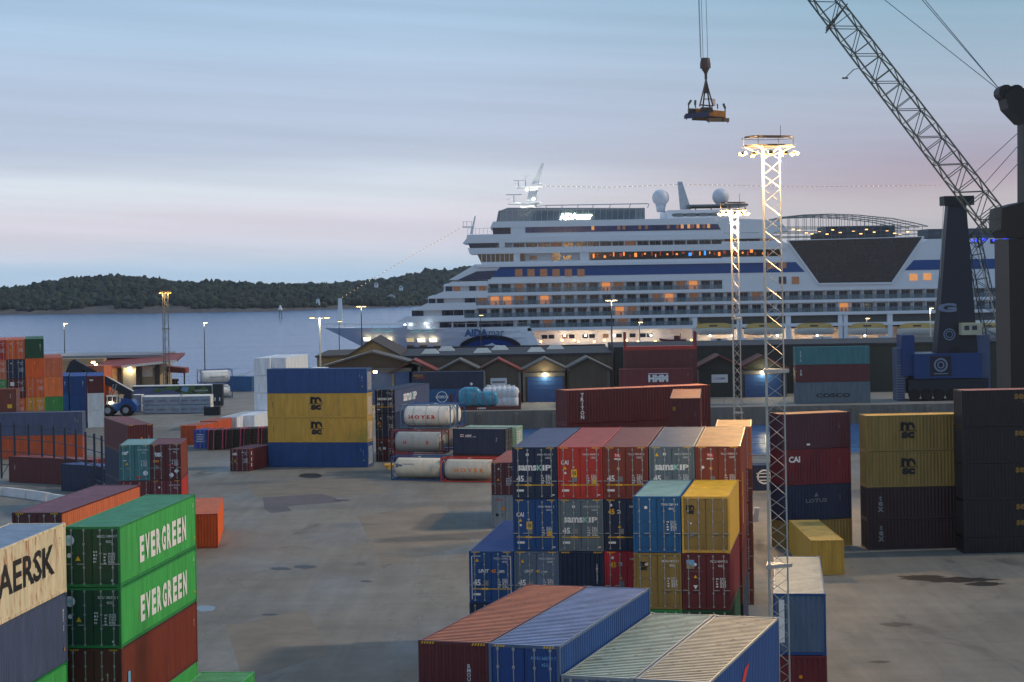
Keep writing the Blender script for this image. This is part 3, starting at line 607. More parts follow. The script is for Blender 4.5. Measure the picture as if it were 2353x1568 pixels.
# ---- small ones left of the four-high stack
p = atZ(528.3, 1031.6, HS)
iss = door_marks('ESSU 1', '22G1', HS) + [('D', 't', 'w', 'ses', -.6, 1.95, .25, .6, .04), ('R', 't', 'w', 'S', -2.4, .7, .4, .25, .05), ('R', 't', 'w', 'I', -2.4, 1.35, .4, .14, .05), ('R', 't', 'w', 'I', -2.4, 2.05, .4, .14, .05)]
stack(p.x, p.y, HS, -.3, '20', [('maroon', 'S', iss, 'short maroon container with white side letters on the asphalt', {'roof': (118, 48, 50)})], 'left of the blue one', 'E', GR)
for (u, v, zt, colr, dsc, o_, thx, tt) in ((414.5, 978, 2.6, 'dorange', 'orange container end-on', 'EB', -.35, '20'), (459.8, 967.7, 2.6, 'dorange', 'rusty orange container with doors', 'E', -.2, '20')):
    p = atZ(u, v, zt)
    stack(p.x, p.y, zt, thx, tt, [(colr, 'S', door_marks('ORU 1', '22', HS) if o_ == 'E' else [], dsc, {'roof': (190, 100, 74)})], 'beside the bundled planks', o_, GR)
for (u, v, zt, colr, dsc) in ((436, 977, 2.45, 'greyblue', 'small grey-blue container'), (445.5, 988, 2.45, 'royal', 'small bright blue container with doors')):
    p = atZ(u, v, zt)
    container('10', zt, colr, (p.x, p.y, .002), -.3, [('D', 'rows', 'w', -.5, .5, 1.9, 4, .3)], f'{dsc} beside the orange pair', 'small offshore containers', detail=1)
p = atY(519.5, 865, 395)
stack(p.x, p.y, HH, -.5, '20', [('midblue', 'H', [], 'far blue container on the quay edge by the white tank', {})], 'beyond', 'S', GR, detail=1)
# ---- containers on the far pier
def pier(u, v, Yd, th, t, tr, place, ori='S', fill='maroon'):
    p = atY(u, v, Yd); stack(p.x, Yd, p.z, th, t, tr, place, ori, 'containers on the far pier', fill=fill, detail=1)
pier(946, 855.7, 343, -.1, '40', [('navy', 'H', [('C', 't', 'e', 'seaco', -5, 2.3, .4, 1.7, .03), ('C', 'b', 'r', -5.3, -3.9, 1.85, 1.95), ('C', 'p', 'w', [(4.0, .5), (4.3, .8), (4.0, 1.1), (3.7, .8)])], 'dark navy container with small ochre lettering', {}), ('midblue', 'H', [('C', 't', 'w', 'COSCO', -1.0, 1.5, .5, 2.2, .04), ('C', 'ring', 'w', -1.0, 1.5, .95, .82)], 'blue container with white globe emblem', {})], 'on the pier before the gabled sheds')
pier(1433.7, 805.8, 341, -.02, '40', [('maroon', 'H', [('C', 'v', 'g', 'HDM', 5.2, 1.8, .14)], 'dark maroon container under the folded rack', {})], 'rear stack on the pier', fill='maroon')
pier(1423.2, 849.2, 336.5, -.02, '40', [('wine', 'H', [('C', 't', 'w', 'HMM', .3, 1.3, 1.2, 3.3, .06), ('C', 'b', 'w', -1.35, 1.95, 2.02, 2.14), ('C', 'v', 'g', 'HMMU', 5.2, 1.8, .14)], 'wine-red container with big white lettering', {})], 'front stack on the pier')
pier(1827, 798.5, 333, .0, '40', [('teal', 'H', [('C', 'v', 'w', 'CHINA SH', -5.2, 1.4, .2, .03)], 'teal-green container', {}), ('maroon', 'H', [('C', 'v', 'w', 'HAM', -5.2, 1.6, .3, .03)], 'dark maroon container', {}), ('slate', 'H', [('C', 't', 'k', 'COSCO', 0, 1.3, .7, 5.6, .03)], 'grey-blue container with wide dark lettering', {})], 'right stack on the pier')
# ---- right yard: dim stacks, darkness of the view put into their paint
p = atY(1797, 951, 164); th = .3
stack(p.x, p.y, 10.9, th, '20', [('plum', 'H', [('C', 'v', 'g', 'TEMU', 2.0, 1.8, .11), ('C', 'b', 'w', -.9, -.6, .3, .45)], 'dull purple-maroon container with lit roof', {'roof': (226, 168, 110)}), ('dimred', 'H', [('C', 't', 'w', 'CAI', -2.0, 2.1, .5, 1.0, .04), ('C', 'v', 'g', 'CAIU', 2.0, 1.8, .11)], 'deep red container with pale letters', {}), ('navy', 'H', [('C', 't', 'g', 'LOTUS', -.1, 1.6, .32, 1.9, .03), ('C', 'tri', 'g', -.1, 2.1, .4), ('C', 'v', 'g', 'LOTU', 2.0, 1.8, .11)], 'dark navy container with flower emblem', {}), ('shadedyellow', 'S', [], 'dim yellow container', {})], 'stack right of the tall mast', 'S', GR)
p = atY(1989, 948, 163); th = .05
stack(p.x, p.y, 10.75, th, '40', [('shadedyellow', 'H', msclogo('C', -2.7, 1.6, 'k', .85), 'mustard container with black logo and lit roof', {'roof': (232, 186, 80)}), ('shadedyellow', 'H', msclogo('C', -2.7, 1.6, 'k', .85), 'dim mustard container with black logo', {}), ('shadedmaroon', 'S', [('C', 'v', 'g', 'tex', -5.0, 1.3, .4, .04)], 'near-black container with pale lettering', {}), ('shadedmaroon', 'S', [('C', 'v', 'g', 'tex', -5.0, 1.3, .4, .04)], 'near-black container with pale vertical lettering', {})], 'mustard-topped stack on the right', 'S', GR)
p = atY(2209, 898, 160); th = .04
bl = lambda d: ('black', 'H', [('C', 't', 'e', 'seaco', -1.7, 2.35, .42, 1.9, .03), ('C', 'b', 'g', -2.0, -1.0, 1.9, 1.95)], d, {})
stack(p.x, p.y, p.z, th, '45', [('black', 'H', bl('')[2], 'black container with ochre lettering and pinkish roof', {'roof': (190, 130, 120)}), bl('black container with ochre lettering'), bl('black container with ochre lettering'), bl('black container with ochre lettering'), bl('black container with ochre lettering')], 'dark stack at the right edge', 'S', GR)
x, y = p.x + 14*math.cos(th), p.y + 14*math.sin(th)
stack(x, y, p.z, th, '45', [bl('black container beyond the picture edge')]*5, 'second dark stack', 'S', GR)
p = atZ(1863.4, 1242.3, HS)
stack(p.x, p.y, HS, -.0, '40', [('yellow', 'S', [], 'yellow container alone on the ground with half-lit roof', {'roof': (220, 184, 100)})], 'right of the mast', 'EB', GR)
p = atY(1776.2, 1364, 95); th = -.13
stack(p.x, p.y, p.z, th, '40', [('blue', 'H', [('E', 'b', 'w', -.95, -.7, .6, 2.6), ('E', 'v', 'g', 'HL', .6, 1.6, .12)], 'rust-streaked dark blue container with cream-grey roof', {'roof': (206, 204, 186), 'wcol': 'steel'}), ('wine', 'H', [('E', 'd', 'o', 0, 1.9, .09)], 'dark wine container', {})], 'stack right of the mast foot', 'EB', GR)
# navy container with emblem by the quay, seen between the blocks
p = atZ(1716, 1070, HS)
container('20', 'S', 'navy', (p.x+6.0, p.y, .002), PI/2, [('C', 'ring', 'w', -1.2, 1.4, .75, .6), ('C', 'b', 'w', -2.0, -.4, 1.7, 1.8), ('C', 'b', 'w', -2.0, -.5, 1.35, 1.45), ('C', 'b', 'w', -1.9, -.4, 1.0, 1.1)], 'dark navy container with curled white emblem beside the quay, left of the mast', GR, detail=1)
p = atY(1044, 984, 226)
# ------------------------------------------------------------------ setting
def ground_mat(name, rgb, patch=True):
    m = bpy.data.materials.new(name); m.use_nodes = True; nt = m.node_tree; N = nt.nodes; Lk = nt.links; b = N['Principled BSDF']
    tc = N.new('ShaderNodeTexCoord')
    def noise(scale, det, rough=.6, stretch=(1,1,1), dist=0):
        mp = N.new('ShaderNodeMapping'); mp.inputs['Scale'].default_value = stretch; Lk.new(tc.outputs['Object'], mp.inputs[0])
        n = N.new('ShaderNodeTexNoise'); n.inputs['Scale'].default_value = scale; n.inputs['Detail'].default_value = det; n.inputs['Roughness'].default_value = rough; n.inputs['Distortion'].default_value = dist
        Lk.new(mp.outputs[0], n.inputs[0]); return n.outputs[0]
    def mr(x, a, b_, c, d):
        n = N.new('ShaderNodeMapRange'); Lk.new(x, n.inputs[0]); n.inputs[1].default_value = a; n.inputs[2].default_value = b_; n.inputs[3].default_value = c; n.inputs[4].default_value = d; return n.outputs[0]
    def mul(c, x):
        n = N.new('ShaderNodeMix'); n.data_type = 'RGBA'; n.blend_type = 'MULTIPLY'; n.inputs[0].default_value = 1
        if isinstance(c, tuple): n.inputs[6].default_value = (*lin(c), 1)
        else: Lk.new(c, n.inputs[6])
        Lk.new(x, n.inputs[7]); return n.outputs[2]
    def mixc(c, col, f):
        n = N.new('ShaderNodeMix'); n.data_type = 'RGBA'; Lk.new(f, n.inputs[0]); Lk.new(c, n.inputs[6]); n.inputs[7].default_value = (*lin(col), 1); return n.outputs[2]
    c = mul(rgb, mr(noise(.05, 5, .6, dist=.6), .35, .68, .82, 1.16))
    c = mul(c, mr(noise(.6, 8, .7, (1, .35, 1)), .3, .7, .86, 1.12))
    c = mul(c, mr(noise(14, 4, .7), .2, .8, .85, 1.14))
    if patch:
        vo = N.new('ShaderNodeTexVoronoi'); vo.inputs['Scale'].default_value = .035; vo.inputs['Randomness'].default_value = .9; vo.distance = 'CHEBYCHEV'; Lk.new(tc.outputs['Object'], vo.inputs[0])
        sp = N.new('ShaderNodeSeparateColor'); Lk.new(vo.outputs['Color'], sp.inputs[0]); c = mul(c, mr(sp.outputs[0], 0, 1, .93, 1.06))
        c = mul(c, mr(noise(.5, 5, .6, (1.6, .06, 1), .8), .35, .65, .9, 1.06)); c = mul(c, mr(noise(.5, 5, .6, (.05, 1.5, 1), 1.1), .35, .65, .93, 1.05))
        mpv = N.new('ShaderNodeMapping'); mpv.inputs['Scale'].default_value = (.05, .035, 1); Lk.new(tc.outputs['Object'], mpv.inputs[0])
        nd = N.new('ShaderNodeTexNoise'); nd.inputs['Scale'].default_value = .4; nd.inputs['Detail'].default_value = 6; Lk.new(tc.outputs['Object'], nd.inputs[0])
        mxv = N.new('ShaderNodeVectorMath'); mxv.operation = 'MULTIPLY_ADD'; Lk.new(nd.outputs['Color'], mxv.inputs[0]); mxv.inputs[1].default_value = (.12, .12, 0); Lk.new(mpv.outputs[0], mxv.inputs[2])
        ve = N.new('ShaderNodeTexVoronoi'); ve.feature = 'DISTANCE_TO_EDGE'; ve.inputs['Scale'].default_value = 1.6; Lk.new(mxv.outputs[0], ve.inputs[0])
        c = mixc(c, (62, 60, 58), mr(ve.outputs['Distance'], .0, .005, .4, 0))
        c = mixc(c, (46, 46, 48), mr(noise(.13, 7, .62, (1, .28, 1), 1.2), .6, .68, 0, .6))
        c = mixc(c, (40, 40, 42), mr(noise(.45, 7, .7, (1, .4, 1), .8), .68, .72, 0, .7))      # oil and tyre marks
        c = mixc(c, (160, 154, 142), mr(noise(.09, 6, .7, (1, .5, 1), .4), .62, .74, 0, .22))       # dusty areas
    Lk.new(c, b.inputs['Base Color'])
    Lk.new(mr(noise(.11, 6, .6, (1, .5, 1)), .35, .65, .95, .5), b.inputs['Roughness'])
    return m
YG = ground_mat('worn_asphalt', (117, 114, 106))
CONC = mat('quay_concrete', (120, 112, 100), .85, var=.25, vscale=.5, streak=True)
mb = MB()
# yard sheet in two quads with a quay face down to the water
def slab(mb, x0, x1, y0, y1, zt, zb):
    mb.add([(x0,y0,zt),(x1,y0,zt),(x1,y1,zt),(x0,y1,zt)], [(0,1,2,3)])
mb.add([(-500,-60,0),(500,-60,0),(500,245,0),(-500,245,0)], [(0,1,2,3)])
mb.add([(-500,245,0),(-14,245,0),(-14,327,0),(-500,327,0)], [(0,1,2,3)])
mb.add([(-500,327,0),(-62,327,0),(-62,418,0),(-500,418,0)], [(0,1,2,3)])
tag(mb.build('yard_ground', YG), kind='structure')
mb = MB()
def wall_strip(mb, p, q, zt=-.02, zb=-5, t=.7):
    p = Vector((*p, 0)); q = Vector((*q, 0)); d = (q-p).normalized(); n = Vector((d.y, -d.x, 0))*t
    mb.hexa([(p.x,p.y,zb),(q.x,q.y,zb),(q.x+n.x,q.y+n.y,zb),(p.x+n.x,p.y+n.y,zb),(p.x,p.y,zt+.12),(q.x,q.y,zt+.12),(q.x+n.x,q.y+n.y,zt+.12),(p.x+n.x,p.y+n.y,zt+.12)])
wall_strip(mb, (-14, 245.0), (500, 245.0)); wall_strip(mb, (-14, 327), (-14, 245.0)); wall_strip(mb, (500, 326.5), (-14, 326.5))
for i in range(60): mb.box(-12+i*6, -11.4+i*6, 326.0-.2, 326.5, -5, -.3)
wall_strip(mb, (-500, 418.7), (-62, 418.7)); wall_strip(mb, (-62, 418.7), (-62, 446)); wall_strip(mb, (-62, 446.2), (400, 446.2))
tag(mb.build('quay_wall', CONC), kind='structure')
mb = MB(); mb.add([(-62,327,0.0),(500,327,0.0),(500,446,0.0),(-62,446,0.0)], [(0,1,2,3)])
tag(mb.build('pier_deck', ground_mat('pier_asphalt', (126, 122, 116), False)), kind='structure')
# water
def water_mat():
    m = bpy.data.materials.new('fjord_water'); m.use_nodes = True; nt = m.node_tree; N = nt.nodes; Lk = nt.links; b = N['Principled BSDF']
    b.inputs['Base Color'].default_value = (*lin((46, 90, 142)), 1); b.inputs['Roughness'].default_value = .16; b.inputs['IOR'].default_value = 1.33
    tc = N.new('ShaderNodeTexCoord'); h = None
    for sc_, st, det, w in ((1.0, (.35, 1.2, 1), 4, 1.0), (.12, (.3, 1.5, 1), 5, 2.6), (.02, (.25, 2.2, 1), 3, 5)):
        mp = N.new('ShaderNodeMapping'); mp.inputs['Scale'].default_value = st; Lk.new(tc.outputs['Object'], mp.inputs[0])
        n = N.new('ShaderNodeTexNoise'); n.inputs['Scale'].default_value = sc_; n.inputs['Detail'].default_value = det; Lk.new(mp.outputs[0], n.inputs[0])
        ml = N.new('ShaderNodeMath'); ml.operation = 'MULTIPLY'; Lk.new(n.outputs[0], ml.inputs[0]); ml.inputs[1].default_value = w
        if h is None: h = ml.outputs[0]
        else:
            ad = N.new('ShaderNodeMath'); Lk.new(h, ad.inputs[0]); Lk.new(ml.outputs[0], ad.inputs[1]); h = ad.outputs[0]
    bp = N.new('ShaderNodeBump'); bp.inputs['Strength'].default_value = .6; bp.inputs['Distance'].default_value = .45; Lk.new(h, bp.inputs['Height']); Lk.new(bp.outputs[0], b.inputs['Normal'])
    return m
mb = MB(); mb.add([(-1500,246,WATER),(1500,246,WATER),(1500,2500,WATER),(-1500,2500,WATER)], [(0,1,2,3)])
tag(mb.build('water', water_mat()), kind='structure')
# patches, puddles and stains on the yard
def sheet(name, pts, m, z=.004, lab=None):
    P_ = [atZ(u, v, z) for u, v in pts]; mb = MB(); mb.add(P_, [tuple(range(len(P_)))])
    if mb: pass
    o = mb.build(name, m); n = o.data.polygons[0].normal
    if n.z < 0: o.data.flip_normals()
    return tag(o, kind='structure')
ZA = lambda x, y: (371.3+x*.21077, 928.3+y*.21077)
sheet('asphalt_patch', [ZA(1100,1022), ZA(1125,1150), ZA(1190,1192), ZA(1418,1168), ZA(1368,1115), ZA(1965,1072), ZA(1880,1018), ZA(1740,980)], mat('fresh_asphalt', (88, 84, 88), .85, var=.12, vscale=.8), .004)
for i, pts in enumerate(([(820, 1185), (1010, 1160), (1090, 1250), (880, 1300)], [(520, 1440), (700, 1400), (760, 1500), (560, 1568)], [(560, 1110), (840, 1098), (900, 1132), (600, 1150)])):
    sheet('asphalt_patch', pts, mat('old_asphalt_patch', (114, 108, 97), .9, var=.2, vscale=.4), .0025+.0004*i)
def blob(cu, cv, ru, rv, n=22, seed=1, ir=.18):
    r = random.Random(seed); return [(cu+ru*math.cos(2*PI*i/n)*(1+r.uniform(-ir, ir)), cv-rv*math.sin(2*PI*i/n)*(1+r.uniform(-ir, ir))) for i in range(n)]
WETM = mat('standing_water', (30, 34, 40), .04, var=0); STAIN = mat('oil_stain', (52, 50, 50), .5, var=.2)
sheet('puddle', blob(714, 1093.5, 27, 5.6, seed=4, ir=.08), mat('wet_drain_patch', (26, 30, 40), .5, var=.1), .006)
sheet('puddle', blob(470, 1398, 24, 7, seed=5), WETM, .006)
for i, (a, b_, c_, d_) in enumerate([(2190, 1333, 92, 6), (2120, 1327, 50, 6), (2265, 1342, 40, 4.5), (2020, 1521, 21, 3.2), (645, 1307, 24, 3), (700, 1303, 26, 4), (842, 1336, 13, 2), (2135-75, 1225+210, 30, 5), (785, 1150, 20, 1.6), (620, 1412, 18, 2)]):
    sheet('stain', blob(a, b_, c_, d_, seed=20+i, ir=.3), mat('dark_oil_stain', (24, 23, 24), .45, var=.2) if i < 4 else STAIN, .006+.001*i)
# ------------------------------------------------------------------ far shore
def interp(pts, u):
    if u <= pts[0][0]: return pts[0][1]
    for (a, b_), (c, d) in zip(pts, pts[1:]):
        if u <= c: return b_+(d-b_)*(u-a)/(c-a)
    return pts[-1][1]
shore = [(-300, 733), (0, 724.5), (347, 721), (647, 716), (742, 712), (860, 709), (927, 706), (1000, 703), (2600, 672)]
sky1 = [(-300, 690), (0, 668), (63, 665), (95, 656), (142, 648), (221, 642), (284, 639.5), (347, 645), (394, 651), (440, 655), (505, 652), (600, 658), (742, 663), (800, 672), (900, 680), (1000, 682), (1200, 672)]
sky2 = [(500, 672), (600, 664), (712, 661), (757, 657), (833, 646), (882, 640), (925, 634), (985, 629), (1046, 624), (1086, 618), (1300, 606), (2700, 585)]
hill_pts = []
def hill(name, sky, u0, u1, depth, back, nx, rows, seed):
    r = random.Random(seed); vs = []; fs = []; nr = len(rows)
    us = [u0+(u1-u0)*i/nx for i in range(nx+1)]
    for u in us:
        s = atZ(u, interp(shore, u), WATER); Yr = s.y+depth; s2 = Vector((s.x, s.y+back, WATER-.5)) if back else s
        rg = atY(u, interp(sky, u)+7.5, Yr+back)
        for k, (t, hfrac) in enumerate(rows):
            y = s2.y+(rg.y-s2.y)*t; x = s2.x*(y/s2.y) if s2.y else s2.x
            z = WATER-.3+(rg.z-WATER)*hfrac + (r.uniform(-.5, .5) if 0 < k < nr-1 else 0)
            vs.append((x, y, z))
    for i in range(nx):
        for k in range(nr-1): fs.append((i*nr+k, (i+1)*nr+k, (i+1)*nr+k+1, i*nr+k+1))
    mb = MB(); mb.add(vs, fs); hill_pts.append((vs, nr, nx)); return mb
def rock_mat():
    m = mat('shore_rock_and_heath', (76, 72, 70), .9, var=.35, vscale=.06, bump=0); return m
rows1 = [(0, 0), (.04, .05), (.10, .12), (.2, .22), (.4, .45), (.65, .72), (.85, .93), (1.0, 1.0), (1.2, .9), (1.6, .2)]
tag(hill('near_island', sky1, -300, 1250, 170, 0, 160, rows1, 3).build('near_island', rock_mat(), smooth=False), kind='structure')
rows2 = [(0, 0), (.1, .1), (.3, .3), (.6, .65), (.85, .93), (1, 1), (1.3, .5)]
tag(hill('far_hill', sky2, 480, 2700, 380, 330, 120, rows2, 5).build('far_hill', mat('heath', (60, 62, 56), .9, var=.25, vscale=.03)), kind='structure')
def wood(name, which, n, rmin, rmax, t0, seed, umin, umax, cols):
    r = random.Random(seed); vs, nr, nx = hill_pts[which]
    import bmesh
    bm = bmesh.new(); bmesh.ops.create_icosphere(bm, subdivisions=2, radius=1); tv = [v.co.copy() for v in bm.verts]; tf = [tuple(v.index for v in f.verts) for f in bm.faces]; bm.free()
    mb = MB()
    for q in range(n):
        i = r.uniform(umin, umax)*nx; i0 = min(int(i), nx-1); a = i-i0
        k = r.uniform(t0, nr-2.2); k0 = int(k); b_ = k-k0
        P0 = Vector(vs[i0*nr+k0]); P1 = Vector(vs[(i0+1)*nr+k0]); P2 = Vector(vs[i0*nr+k0+1]); P3 = Vector(vs[(i0+1)*nr+k0+1])
        p = (P0*(1-a)+P1*a)*(1-b_)+(P2*(1-a)+P3*a)*b_
        if which == 0 and k < 3.2 and math.sin(p.x*.045)+math.sin(p.x*.11+1) > .35: continue      # bare rock shelves
        rad = r.uniform(rmin, rmax)*(.7 if k < 3 else 1); h = rad*r.uniform(.8, 1.35); mb.mat(r.choice(cols))
        ph = r.uniform(0, 6); ax = r.uniform(.9, 1.15)
        pts = []; con = r.random() < .06; kx = .7 if con else 1; kz = 1.25 if con else 1
        for v in tv:
            f = 1+r.uniform(-.26, .22); w = (1.1-v.z*.6) if con else 1; pts.append((p.x+v.x*rad*f*ax*kx*w, p.y+v.y*rad*f*kx*w, p.z+h*.55*kz+v.z*h*f*kz))
        keep = [f for f in tf if not (pts[f[0]][2] < p.z-.2 and pts[f[1]][2] < p.z-.2)]
        mb.add(pts, keep)
    o = mb.build(name, [mat('foliage_dark', (26, 42, 38), .9, var=.4, vscale=.5), mat('foliage_mid', (36, 54, 44), .9, var=.4, vscale=.5), mat('foliage_olive', (50, 60, 46), .9, var=.4, vscale=.5)])
    return tag(o, kind='stuff')
wood('shore_wood', 0, 4600, 1.4, 3.4, 2.4, 11, .17, .93, [0, 0, 0, 1, 1, 2])
wood('hill_wood', 1, 1500, 3.0, 5.2, 1.0, 12, 0, .34, [0, 0, 1])
# small houses and marks on the far shore
def cottage(u, v, Yd, w, h, wallc, lab, lit=False, cat='house'):
    p = atY(u, v, Yd); e = thing('cottage', lab, cat, (p.x, p.y, p.z))
    mb = MB(); mb.prism([(-w/2, -1.5), (w/2, -1.5), (w/2, h), (-w/2, h)], 0, 5); mb.prism([(-w/2, h+.01), (w/2, h+.01), (0, h+w*.28)], .05, 4.95); mb.build('wall', mat('cottage_wall_'+wallc, {'white': (226, 228, 230), 'brown': (70, 60, 52)}[wallc], .7, var=.06), e)
    mb = MB()
    for s in (-1, 1): mb.hexa([(0, -.3, h+w*.28), (s*(w/2+.4), -.3, h-.25), (s*(w/2+.4), 5.3, h-.25), (0, 5.3, h+w*.28), (0, -.3, h+w*.28+.25), (s*(w/2+.4), -.3, h), (s*(w/2+.4), 5.3, h), (0, 5.3, h+w*.28+.25)])
    mb.build('roof', mat('slate_roof', (58, 62, 70), .8, var=.1), e)
    for k in range(2):
        mb = MB(); mb.box(-w*.3+k*w*.35, -w*.3+k*w*.35+w*.22, -.06, -.01, h*.35, h*.8)
        mb.build('window', mat('lit_cottage_window', (255, 214, 150), .5, var=0, emit=3.0) if lit else mat('dark_window', (40, 48, 60), .3, var=0), e)
    return e
cottage(899, 688, 1440, 5, 2.4, 'white', 'white gabled house on the wooded far shore left of the ship')
cottage(527, 706.5, 1390, 5, 2, 'brown', 'low brown cabin with lit windows on the far rocks', True, 'cabin')
cottage(541, 706, 1392, 3.5, 2, 'white', 'small pale cabin beside the lit brown one', True, 'cabin')
for u, v, w, l in ((716, 663, 3, 'leftmost tiny white house on the far ridge'), (745, 662.5, 2.6, 'second tiny white house on the far ridge'), (864, 657, 3, 'tiny white house high in the far wood'), (921, 664, 3, 'tiny pale house in the wood beside the bow lights')):
    cottage(u, v, 1840 if u < 800 else 1700, w, 2, 'white', l)
e = thing('lighthouse', 'small white wooden lighthouse on the far shore', 'lighthouse', atY(730.5, 697, 1370))
mb = MB(); mb.bar((0,0,-1.5), (0,0,2.8), 2.0, 4, 1.3); mb.build('tower', mat('white_wood', (214, 220, 226), .7, var=.05), e)
mb = MB(); mb.bar((0,0,2.8), (0,0,3.8), .7, 8); mb.bar((0,0,3.8), (0,0,4.4), .8, 8, .1); mb.build('lantern_house', mat('lantern_roof', (70, 74, 84), .7), e)
e = thing('sea_mark', 'white beacon standing on legs in the water', 'beacon', atZ(644.5, 731, WATER)); 
mb = MB()
for s in (-1, 1):
    for q in (-1, 1): mb.bar((s*.8, q*.8, -1), (s*.5, q*.5, 4.4), .14, 4)
mb.box(-.75, .75, -.75, .75, 1.9, 2.05); mb.build('legs', DARKSTEEL(), e)
mb = MB(); mb.bar((0,0,4.4), (0,0,4.9), 1.3, 8); mb.bar((0,0,4.9), (0,0,7.0), 1.15, 8, .35); mb.build('beacon_head', mat('white_wood', (214, 220, 226)), e)
# ------------------------------------------------------------------ pier sheds
SHEDW = mat('shed_render', (88, 80, 70), .85, var=.2, vscale=.4, streak=True)
SHEDY = mat('ochre_render', (130, 106, 68), .85, var=.15, vscale=.3, streak=True)
REDR = mat('rust_red_roof', (130, 56, 46), .6, var=.18, vscale=.8)
GREYT = mat('pale_trim', (98, 96, 94), .7, var=.12)
def pier_shed():
    Yf = 356; e = thing('pier_warehouse', 'long flat-roofed pier warehouse with an ochre gable at its left end', 'warehouse', (atY(919, 900, Yf).x, Yf, 0))
    xl = atY(729, 822, Yf).x; xr0 = atY(917, 818, Yf).x; xr = atY(1408, 812, Yf).x
    zl = atY(729, 822, Yf).z; zp = atY(854, 784, Yf).z; zr = atY(917, 818, Yf).z; xp = atY(854, 784, Yf).x; zfl = atY(800, 824, Yf).z
    mb = MB(); mb.prism([(xl, 0), (xr0, 0), (xr0, zr), (xp, zp), (atY(800, 820, Yf).x, zl+.1), (xl, zl)], Yf-.6, Yf+24); mb.build('gable_wall', SHEDY, e, True)
    mb = MB(); H0 = atY(1160, 815, Yf).z
    mb.box(xr0+.01, xr, Yf, Yf+30, 0, H0); mb.build('wall', SHEDW, e, True)
    mb = MB(); zk = H0+.03
    mb.add([(xr0, Yf-.15, zk), (xr, Yf-.15, zk), (xr, Yf+30, zk+.1), (xr0, Yf+30, zk+.1)], [(0,1,2,3)])
    mb.box(xr0, xr+.1, Yf-.2, Yf-.02, zk-.35, zk+.02)
    mb.box(xr0-.2, xr+.1, Yf+30.05, Yf+30.4, zk-.4, zk+.35)
    mb.build('roof', mat('roofing_felt', (46, 50, 58), .8, var=.2, vscale=.2), e, True)
    mb = MB()
    def slope(x0, z0, x1, z1): mb.hexa([(x0, Yf-.9, z0), (x1, Yf-.9, z1), (x1, Yf+24.2, z1), (x0, Yf+24.2, z0), (x0, Yf-.9, z0+.3), (x1, Yf-.9, z1+.3), (x1, Yf+24.2, z1+.3), (x0, Yf+24.2, z0+.3)])
    slope(xr0+.3, zr-.1, xp, zp); slope(atY(800, 820, Yf).x, zl+.12, xp, zp); slope(xl-.3, zl+.02, atY(800, 820, Yf).x, zl+.13)
    mb.build('gable_roof', mat('dark_gable_roof', (66, 58, 56), .8), e, True)
    for i, (zx, zy) in enumerate(((465, 142), (605, 153), (920, 133), (1075, 143), (1390, 124), (1560, 132))):
        u = 866.4+zx*.26302; p = atY(u, 773.6+zy*.26302, Yf+8+11*(i % 2)); mb = MB()
        zz = zk+.05
        mb.hexa([(p.x-1.6, p.y-1.6, zz), (p.x+1.6, p.y-1.6, zz), (p.x+1.6, p.y+1.6, zz), (p.x-1.6, p.y+1.6, zz), (p.x-.9, p.y-.9, zz+.75), (p.x+.9, p.y-.9, zz+.75), (p.x+.9, p.y+.9, zz+.75), (p.x-.9, p.y+.9, zz+.75)])
        mb.build('skylight', mat('skylight_plastic', (170, 176, 176), .4, var=.1), e, True)
    # second length to the right
    e2 = thing('pier_warehouse', 'long dark pier warehouse behind the right-hand containers', 'warehouse', (atY(1600, 900, Yf+4).x, Yf+4, 0))
    x0 = atY(1412, 805, Yf+4).x; x1 = x0+75
    mb = MB(); Hh = atY(1700, 798, Yf+4).z; mb.box(x0, x1, Yf+4, Yf+28, 0, Hh); mb.build('wall', mat('dark_shed_render', (48, 54, 52), .85, var=.15, vscale=.4), e2, True)
    mb = MB(); mb.box(x0-.1, x1+.1, Yf+3.8, Yf+28.2, Hh+.01, Hh+.35); mb.build('roof', mat('roofing_felt', (46, 50, 58)), e2, True)
pier_shed()
